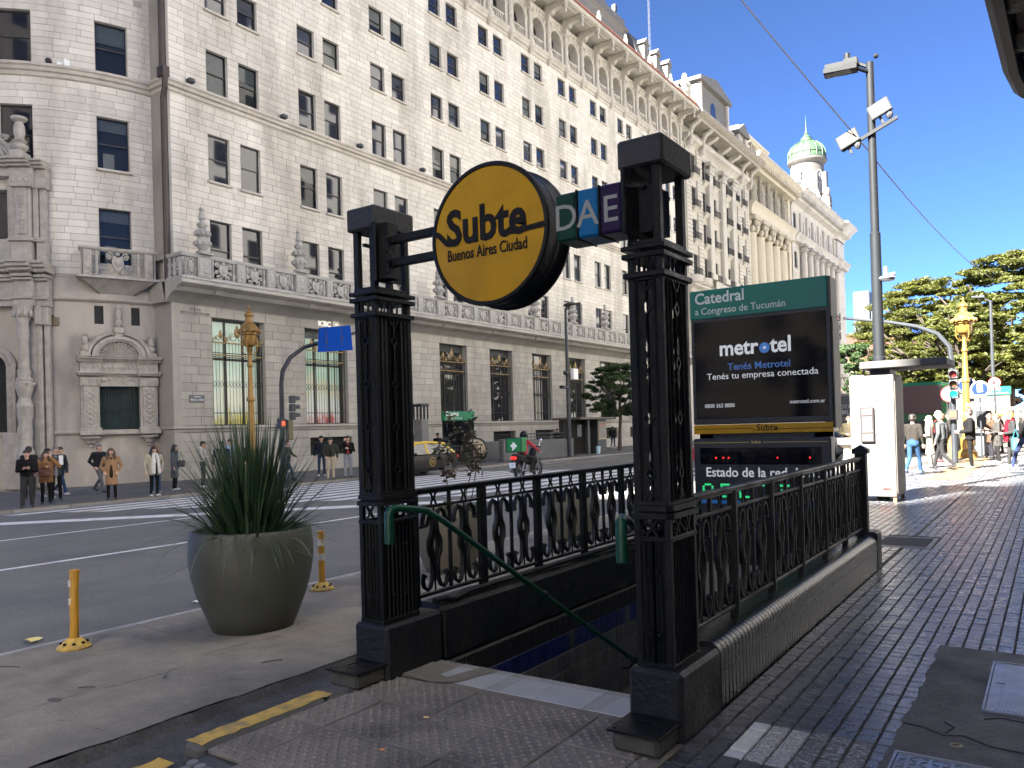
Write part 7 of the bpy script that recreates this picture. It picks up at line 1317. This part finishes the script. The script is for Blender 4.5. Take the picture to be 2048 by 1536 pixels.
# ---------------- people
PEND=[]
PC={}
def cloth(c,r=.8):
    k='cloth_%.3f_%.3f_%.3f'%c
    return mat(k,c,tuple(x*.78 for x in c),.9,scale=9,detail=5,bump=.5,bscale=14,spec=.12)
def person(label,loc,head,H=1.7,top=(.02,.02,.022),bot=(.03,.03,.035),shoe=(.02,.02,.02),hair=(.012,.01,.009),style='short',pose='stand',arms=('down','down'),coat=0,bulk=1.0,inner=None,wide=1.0,hood=None,skin=None,seated=False,scarf=None,cat='person',group=None):
    if loc[0]>-8: top,bot,inner,scarf=[None if c is None else tuple(x*.5 for x in c) for c in (top,bot,inner,scarf)]  # clothes in the sunlit crowd darkened to offset the direct sun
    k=H/1.72; C=[]   # (label,p0,p1,r0,r1)
    def cap(l,a,b,r0,r1=None): C.append((l,Vector(a),Vector(b),r0,r1 if r1 is not None else r0))
    B=bulk
    if pose=='walk': legs=[(1,(.09,.20,.52),(.09,.30,.12)),(-1,(.08,-.04,.50),(.08,-.36,.20))]
    elif pose=='stand2': legs=[(1,(.11,.05,.50),(.13,.06,.09)),(-1,(.10,-.02,.50),(.11,-.07,.09))]
    elif pose=='ride': legs=[(1,(.20,.42,.84),(.17,.30,.42)),(-1,(.20,.42,.84),(.17,.30,.42))]
    else: legs=[(1,(.10,.02,.50),(.11,-.02,.09)),(-1,(.10,.02,.50),(.11,-.02,.09))]
    for s,kn,an in legs:
        hip=(s*.09,0,.92); kn=(s*kn[0],kn[1],kn[2]); an=(s*an[0],an[1],an[2]); cap('bottom',hip,kn,.088*wide,.066*wide); cap('bottom',kn,an,.064*wide,.052*wide); toe=(an[0]+s*.02,an[1]+.15,an[2]-.045 if pose!='walk' or an[1]>0 else an[2]-.11); cap('shoe',(an[0],an[1]-.03,an[2]-.045),toe,.046,.038)
    tz=0; ly=0
    if pose=='ride': ly=.10
    for s in (-1,1): cap('bottom',(s*.06,0,.90),(s*.06,0,1.0),.112); cap('top',(s*.065*B,0,1.0),(s*.085*B,ly*.6,1.30),.112*B,.110*B)
    cap('top',(-.145,ly,1.385),(.145,ly,1.385),.078*B); cap('top',(0,.02,1.0),(0,.05+ly,1.3),.11*B,.10*B)
    if inner: cap('inner',(0,.105*B+.0,1.02 if not coat else .8),(0,.085*B,1.38),.05,.045)
    if coat:
        for s in (-1,1): cap('top',(s*.065,0,1.05),(s*.07,0,(1.05+coat)/2),.115*B,.11*B)
        for q in range(10): a=q*.6283; cap('top',(.10*B*math.cos(a),.045*math.sin(a),1.02),(.135*B*math.cos(a),.10*math.sin(a),coat+.03),.06,.05)
    cap('skin',(0,ly+.01,1.44),(0,ly+.025,1.52),.052); hy=ly+.03
    cap('skin',(0,hy,1.635),(0,hy+.01,1.60),.088,.084); cap('skin',(0,hy+.03,1.575),(0,hy+.045,1.535),.062,.045); cap('skin',(0,hy+.092,1.61),(0,hy+.112,1.585),.014,.017); [cap('skin',(s*.088,hy,1.60),(s*.09,hy-.01,1.625),.016) for s in (-1,1)]
    if hood: cap('top',(-.08,-.07+ly,1.46),(.08,-.07+ly,1.46),.075)
    for s,a in ((-1,arms[0]),(1,arms[1])):
        sh=(s*.195*B,ly,1.385)
        el,wr,fd={'down':((.245*B,-.03,1.12),(.25*B,.05,.90),(0,.25,-1)),'pocket':((.275*B,-.08,1.13),(.20*B,.07,.96),(-.4,.4,-.8)),'phone':((.225*B,.04,1.11),(.075,.26,1.16),(-.35,.8,.5)),'ear':((.30*B,.12,1.22),(.15,.10,1.50),(-.3,-.1,1)),'hip':((.36*B,-.05,1.18),(.20*B,.04,1.02),(-.6,.4,-.5)),'chest':((.25*B,.03,1.10),(.03,.21,1.20),(-.9,.2,.2)),'swingf':((.24*B,.10,1.13),(.23,.30,1.02),(0,.5,-.8)),'swingb':((.25*B,-.16,1.14),(.25,-.26,.93),(0,-.1,-1)),'bar':((.30,.30,1.20),(.29,.66,1.05),(0,.8,-.4)),'hold':((.24*B,0,1.10),(.17,.24,1.06),(-.3,.9,.1))}[a]
        el=(s*el[0],el[1]+ly*.5,el[2]); wr=(s*wr[0],wr[1]+ly*.5,wr[2]); fd=Vector((s*fd[0],fd[1],fd[2])).normalized(); cap('top',sh,el,.064*B,.052*B); cap('top',el,wr,.052*B,.040*B); w=Vector(wr); cap('skin',w+fd*.02,w+fd*.075,.034,.034); side=fd.cross(Vector((0,1,0)) if abs(fd.y)<.9 else Vector((1,0,0))).normalized()
        for j in range(4): q=w+fd*.085+side*(.0165*(j-1.5)*1.3); cap('skin',q,q+fd*(.055+.012*(1.2-abs(j-1.4)))+Vector((0,.012,-.004)),.0115,.010)
        q=w+fd*.05+side*.034; cap('skin',q,q+fd*.035+side*.022,.013,.011)
    C=[(l,a*k,b*k,r0*k,r1*k) for l,a,b,r0,r1 in C]
    b=MB()
    for l,a,c,r0,r1 in C:
        d=(c-a); dl=d.length; d=d.normalized() if dl>1e-6 else Vector((0,0,1)); pts=[];rs=[]
        for q in (-80,-50,-20): pts.append(a+d*(r0*math.sin(R_(q)))); rs.append(r0*math.cos(R_(q)))
        for q in (20,50,80): pts.append(c+d*(r1*math.sin(R_(q)))); rs.append(r1*math.cos(R_(q)))
        b.tube(pts,rs,10)
    me=b.mesh('person',M_skin,flat=True); o=link('person',me,None,loc,R_(head-90)); tag(o,label,cat,group)
    md=o.modifiers.new('r','REMESH'); md.mode='VOXEL'; md.voxel_size=.0155; sm=o.modifiers.new('s','SMOOTH'); sm.factor=.5; sm.iterations=3
    ml=[skin or M_skin,cloth(top),cloth(bot),mat('shoe%.2f'%shoe[0],shoe,rough=.5),cloth(inner) if inner else cloth(top)]
    PEND.append((o,C,ml))
    # hair and eyes
    hb=MB(); hc=Vector((0,hy,1.625)); mh=mat('hair_%.3f_%.3f'%hair[:2],hair,tuple(x*1.6 for x in hair),.5,scale=30,stretch=(1,1,.2))
    if style in ('short','long','bun','grey'): hb.ball((0,hy-.018,1.652),(.098,.103,.088),14,9); hb.ball((0,hy-.045,1.60),(.093,.075,.085),12,8)
    if style=='long':
        hb.tube([(0,hy-.06,1.64),(0,hy-.085,1.52),(0,hy-.10,1.40),(0,hy-.10,1.30)],[.085,.10,.105,.05],10,sq=(1.25,.6)); [hb.tube([(s*.075,hy+.02,1.66),(s*.10,hy+.01,1.56),(s*.115,hy+.03,1.44),(s*.11,hy+.06,1.33)],[.035,.045,.05,.025],8) for s in (-1,1)]
    if style=='bald': hb.ball((0,hy-.03,1.60),(.096,.08,.05),12,6)
    if style=='cap': hb.ball((0,hy-.01,1.665),(.103,.108,.070),14,8); hb.tube([(0,hy+.08,1.66),(0,hy+.17,1.645)],[.085,.07],12,sq=(1,.12)); hb.ball((0,hy-.04,1.605),(.092,.072,.06),12,6)
    if style=='beanie': hb.ball((0,hy-.012,1.665),(.106,.108,.085),14,9)
    if style=='helmet': hb.ball((0,hy-.005,1.63),(.135,.15,.145),16,10)
    if style=='bald0': pass
    if hb.v: hb.xf(Matrix.Scale(k,4)); hb.build({'cap':'cap','beanie':'beanie','helmet':'helmet'}.get(style,'hair'),M_carb if style=='helmet' else mh,o)
    eb=MB(); [eb.ball((s*.034,hy+.082,1.612),(.012,.008,.007),6,4) for s in (-1,1)]; eb.box(-.02,.02,hy+.084,hy+.092,1.553,1.558); eb.xf(Matrix.Scale(k,4)); eb.build('face_features',mat('dark_feature',(.06,.025,.02),rough=.6),o)
    if scarf:
        sb_=MB(); sb_.tube([(.09*math.cos(a),hy-.01+.085*math.sin(a),1.47) for a in [i*.5236 for i in range(13)]],.042,8,False); [sb_.tube([(s*.06,hy+.09,1.46),(s*.085,.135*B,1.25),(s*.10,.145*B,.98),(s*.10,.15*B,.80)],[.045,.055,.06,.055],8,sq=(1.2,.5)) for s in (-1,1)]; sb_.xf(Matrix.Scale(k,4)); sb_.build('scarf',cloth(scarf),o)
    return o
def prop(name,label,cat,loc,rz,fn,m): b=MB(); fn(b); o=b.build(name,m,None,loc); o.rotation_euler=(0,0,R_(rz)); return tag(o,label,cat)
Z=-.33
person('young man in black hoodie holding a phone with both hands, far left',(-24.75,11.05,Z),-28,1.68,(.012,.012,.014),(.035,.034,.036),(.03,.03,.03),pose='stand2',arms=('phone','phone'),bulk=1.1,hood=1,wide=1.15)
prop('mobile_phone','dark phone held by the young man in black hoodie','phone',(-24.49,10.92,.84),-28,lambda b:b.box(-.01,.05,-.04,.04,-.005,.008,.003),M_plas)
person('dark-haired man standing behind the young man in black hoodie',(-28.4,12.75,Z),160,1.76,(.02,.022,.025),(.03,.03,.035),arms=('down','down'))
person('man in dark cap and olive vest walking behind the camel puffer jacket',(-27.6,12.95,Z),15,1.68,(.05,.05,.042),(.16,.16,.155),(.4,.4,.4),style='cap',pose='walk',arms=('swingf','swingb'),bulk=1.15)
person('woman in camel puffer jacket with fur hood holding a phone to her ear',(-25.35,11.85,Z),-22,1.62,(.26,.14,.065),(.012,.012,.013),hair=(.03,.017,.011),style='long',arms=('ear','chest'),bulk=1.28,coat=.72,hood=1)
prop('handbag','brown leather handbag held by the woman in the camel puffer jacket','bag',(-25.12,11.72,.62),-28,lambda b:(b.box(-.06,.06,-.17,.17,-.1,.12,.03),b.tube([(0,-.13,.1),(0,-.08,.3),(0,.08,.3),(0,.13,.1)],.012,6)),mat('brown_leather',(.13,.05,.03),(.09,.035,.02),.45,scale=8))
person('older man in dark grey jacket holding a white paper',(-26.5,12.7,Z),-25,1.74,(.045,.05,.058),(.012,.012,.014),hair=(.11,.095,.085),arms=('down','hold'),bulk=1.22,coat=.82,inner=(.22,.22,.23))
prop('paper_sheet','folded white paper held by the older man in grey jacket','paper',(-26.2,12.72,.95),-25,lambda b:b.box(-.004,.004,-.06,.06,-.12,.18),M_wt)
person('person in jeans and white shoes behind the older man in grey jacket',(-28.9,14.0,Z),20,1.7,(.03,.03,.035),(.03,.06,.13),(.6,.6,.6),arms=('pocket','pocket'),pose='walk')
person('grey-haired man in dark jacket walking behind the tan coat',(-28.3,15.05,Z),10,1.76,(.02,.022,.028),(.13,.13,.135),hair=(.09,.09,.095),pose='walk',arms=('pocket','pocket'),bulk=1.15)
person('woman in long tan coat with hands in pockets, long brown hair',(-24.75,13.55,Z),-30,1.64,(.33,.20,.11),(.012,.011,.012),hair=(.05,.028,.016),style='long',arms=('pocket','pocket'),coat=.52,inner=(.03,.022,.016),bulk=1.1)
person('woman in cream jacket with long white scarf, black hair',(-24.6,14.9,Z),-5,1.64,(.40,.37,.29),(.012,.012,.014),(.6,.6,.6),style='long',arms=('pocket','down'),coat=.76,bulk=1.25,inner=(.02,.02,.02),scarf=(.62,.61,.58))
person('woman mostly hidden behind the cream jacket',(-25.9,15.75,Z),-20,1.68,(.14,.11,.08),(.05,.09,.16),(.3,.3,.3),hair=(.12,.06,.03),style='long',arms=('pocket','down'))
person('woman in long grey coat with black hair and shoulder bag',(-26.5,16.85,Z),40,1.66,(.105,.115,.135),(.012,.012,.014),(.5,.5,.5),style='long',arms=('down','down'),coat=.5,inner=(.08,.11,.16))
prop('shoulder_bag','black shoulder bag carried by the woman in grey coat','bag',(-26.28,17.0,.62),40,lambda b:(b.box(-.12,.12,-.06,.06,-.1,.14,.03),b.tube([(-.1,0,.12),(-.02,-.02,.45),(.1,0,.12)],.01,6)),M_plas)
person('man in white hoodie and black cap looking at his phone',(-26.7,18.15,Z),45,1.74,(.50,.48,.44),(.06,.062,.066),(.65,.65,.65),style='cap',arms=('phone','phone'),hood=1)
person('bearded man in navy jacket behind the spiky plant',(-25.6,18.2,Z),-30,1.72,(.018,.022,.035),(.02,.022,.03),style='short',arms=('hold','down'),bulk=1.15)
person('man in light blue hoodie behind the spiky plant',(-27.2,19.75,Z),-32,1.80,(.28,.38,.52),(.06,.1,.18),arms=('pocket','pocket'),hood=1)
person('man in black jacket behind the spiky plant and lamp post',(-26.8,20.3,Z),10,1.72,(.014,.014,.015),(.03,.03,.035),arms=('down','down'))
person('woman in olive jacket walking behind the signal pole',(-25.9,21.5,Z),25,1.68,(.06,.06,.042),(.05,.07,.12),hair=(.03,.02,.014),style='short',pose='walk',arms=('swingf','swingb'))
person('man in navy jacket and black cap, arms at his sides, near the bank wall',(-27.2,24.5,Z),-42,1.80,(.018,.022,.034),(.03,.045,.085),(.6,.6,.6),style='beanie',arms=('down','down'),bulk=1.12,pose='stand2')
person('man in olive jacket and beige trousers walking towards the kerb',(-25.1,23.1,Z),-40,1.72,(.045,.045,.035),(.42,.36,.27),(.25,.22,.18),arms=('down','pocket'),pose='stand2',bulk=1.12,inner=(.012,.012,.012),wide=1.2)
person('man in black top and grey sweatpants with hand raised to his head',(-25.0,24.0,Z),-42,1.78,(.014,.013,.014),(.25,.26,.29),arms=('chest','ear'),pose='stand2',wide=1.2,inner=(.3,.04,.04))
person('man in navy jacket looking at his phone behind the taxi',(-28.0,33.6,Z),-35,1.76,(.016,.018,.026),(.03,.03,.04),arms=('phone','phone'))
person('man in black hoodie standing against the bank wall behind the low railing',(-29.6,48.9,Z),-40,1.76,(.016,.016,.018),(.03,.03,.035),arms=('phone','phone'),hood=1,bulk=1.1)
person('person in dark jacket walking away past the kiosk',(-29.5,57.4,Z),110,1.80,(.018,.02,.027),(.03,.05,.09),(.6,.6,.6),pose='walk',arms=('swingf','swingb'),bulk=1.15)
rd=person('motorcycle rider in red jacket and black helmet',(-15.22,22.80,-.22-.09),96,1.74,(.52,.05,.075),(.028,.027,.026),(.02,.02,.02),style='helmet',pose='ride',arms=('bar','bar'),inner=(.15,.22,.35))
# crowd on the sunlit plaza corner
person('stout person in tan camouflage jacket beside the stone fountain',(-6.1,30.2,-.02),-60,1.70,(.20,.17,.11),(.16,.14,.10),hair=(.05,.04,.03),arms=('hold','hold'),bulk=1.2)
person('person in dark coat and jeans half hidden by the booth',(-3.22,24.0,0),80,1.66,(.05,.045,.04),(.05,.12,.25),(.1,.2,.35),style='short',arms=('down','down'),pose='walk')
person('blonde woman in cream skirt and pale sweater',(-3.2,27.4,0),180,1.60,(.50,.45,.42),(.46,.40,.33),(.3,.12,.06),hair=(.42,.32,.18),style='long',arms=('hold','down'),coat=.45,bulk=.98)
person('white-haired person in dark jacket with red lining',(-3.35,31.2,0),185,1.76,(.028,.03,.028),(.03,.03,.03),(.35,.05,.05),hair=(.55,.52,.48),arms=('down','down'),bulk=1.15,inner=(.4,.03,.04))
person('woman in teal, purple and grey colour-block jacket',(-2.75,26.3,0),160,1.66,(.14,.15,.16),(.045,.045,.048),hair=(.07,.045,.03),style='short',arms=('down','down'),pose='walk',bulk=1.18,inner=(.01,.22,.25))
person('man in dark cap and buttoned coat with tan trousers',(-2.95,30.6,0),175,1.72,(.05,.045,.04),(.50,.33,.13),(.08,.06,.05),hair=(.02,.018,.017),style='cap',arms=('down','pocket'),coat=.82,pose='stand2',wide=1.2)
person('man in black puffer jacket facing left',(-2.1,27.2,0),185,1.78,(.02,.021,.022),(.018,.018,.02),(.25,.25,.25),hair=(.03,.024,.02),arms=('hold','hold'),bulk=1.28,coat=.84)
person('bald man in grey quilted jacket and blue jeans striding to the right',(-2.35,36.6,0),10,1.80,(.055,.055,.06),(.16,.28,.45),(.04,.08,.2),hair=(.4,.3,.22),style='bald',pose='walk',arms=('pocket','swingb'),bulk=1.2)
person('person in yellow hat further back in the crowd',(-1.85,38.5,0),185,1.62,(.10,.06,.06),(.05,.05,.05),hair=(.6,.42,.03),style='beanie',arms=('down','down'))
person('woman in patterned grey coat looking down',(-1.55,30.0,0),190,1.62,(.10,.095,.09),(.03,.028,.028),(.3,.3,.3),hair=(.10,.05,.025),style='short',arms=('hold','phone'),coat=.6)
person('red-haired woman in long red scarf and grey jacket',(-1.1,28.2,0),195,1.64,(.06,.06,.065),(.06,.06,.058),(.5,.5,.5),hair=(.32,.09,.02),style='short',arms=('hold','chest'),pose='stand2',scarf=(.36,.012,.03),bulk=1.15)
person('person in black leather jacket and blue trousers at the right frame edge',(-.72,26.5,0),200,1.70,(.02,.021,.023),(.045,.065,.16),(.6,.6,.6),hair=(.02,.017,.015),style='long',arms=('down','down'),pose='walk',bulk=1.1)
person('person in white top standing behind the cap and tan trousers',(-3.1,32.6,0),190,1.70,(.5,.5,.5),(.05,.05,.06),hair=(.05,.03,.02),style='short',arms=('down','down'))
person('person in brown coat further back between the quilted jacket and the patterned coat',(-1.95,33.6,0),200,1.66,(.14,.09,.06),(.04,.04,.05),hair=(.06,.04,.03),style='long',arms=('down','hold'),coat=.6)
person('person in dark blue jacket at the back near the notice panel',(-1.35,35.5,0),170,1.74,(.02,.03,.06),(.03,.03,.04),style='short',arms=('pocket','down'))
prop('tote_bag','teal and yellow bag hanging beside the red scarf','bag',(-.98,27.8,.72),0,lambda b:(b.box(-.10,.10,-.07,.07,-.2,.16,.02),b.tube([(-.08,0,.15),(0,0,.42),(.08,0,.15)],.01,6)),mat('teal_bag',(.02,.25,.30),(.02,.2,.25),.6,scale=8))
dg_=bpy.context.evaluated_depsgraph_get()
for o,C,ml in PEND:
    me=bpy.data.meshes.new_from_object(o.evaluated_get(dg_)); o.modifiers.clear(); o.data=me; me.name='person'; me.materials.clear(); [me.materials.append(m) for m in ml]
    n=len(me.polygons); cen=np.empty(n*3); me.polygons.foreach_get('center',cen); cen=cen.reshape(-1,3); best=np.full(n,1e9); idx=np.zeros(n,int); nm=['skin','top','bottom','shoe','inner']
    for l,a,c,r0,r1 in C:
        a=np.array(a);d=np.array(c)-a; L2=max(d@d,1e-9); tt=np.clip((cen-a)@d/L2,0,1); ds=np.linalg.norm(cen-(a+tt[:,None]*d),axis=1)-(r0+(r1-r0)*tt)-(.004 if l=='inner' else 0); w=ds<best; best[w]=ds[w]; idx[w]=nm.index(l)
    me.polygons.foreach_set('material_index',idx.tolist()); me.polygons.foreach_set('use_smooth',[True]*n)
# ---------------- shared groups
for o in list(bpy.data.objects):
    if o.parent is None and 'category' in o and 'group' not in o:
        n=o.name.split('.')[0]; x,y=o.location.x,o.location.y
        g={'person':'people waiting on the far pavement' if x<-12 else 'crowd at the sunlit plaza corner','tree':'trees along the street and plaza','traffic_signal':'curved-arm traffic signals','street_lamp':'grey street lamps','round_sign':'round signs at the plaza corner','car':'cars on the avenue','bus':'buses at the plaza','entrance_pillar':'pillars of the subway entrance','railing':'railings of the subway entrance','parapet_wall':'parapets of the subway entrance','railing_end_post':'end posts of the railings','handrail':'stair handrails','overhead_cable':'overhead cables','access_cover':'metal covers in the sidewalk','cigarette_end':'cigarette ends on the slabs','paper_scrap':'paper scraps on the asphalt'}.get(n)
        if g: o['group']=g
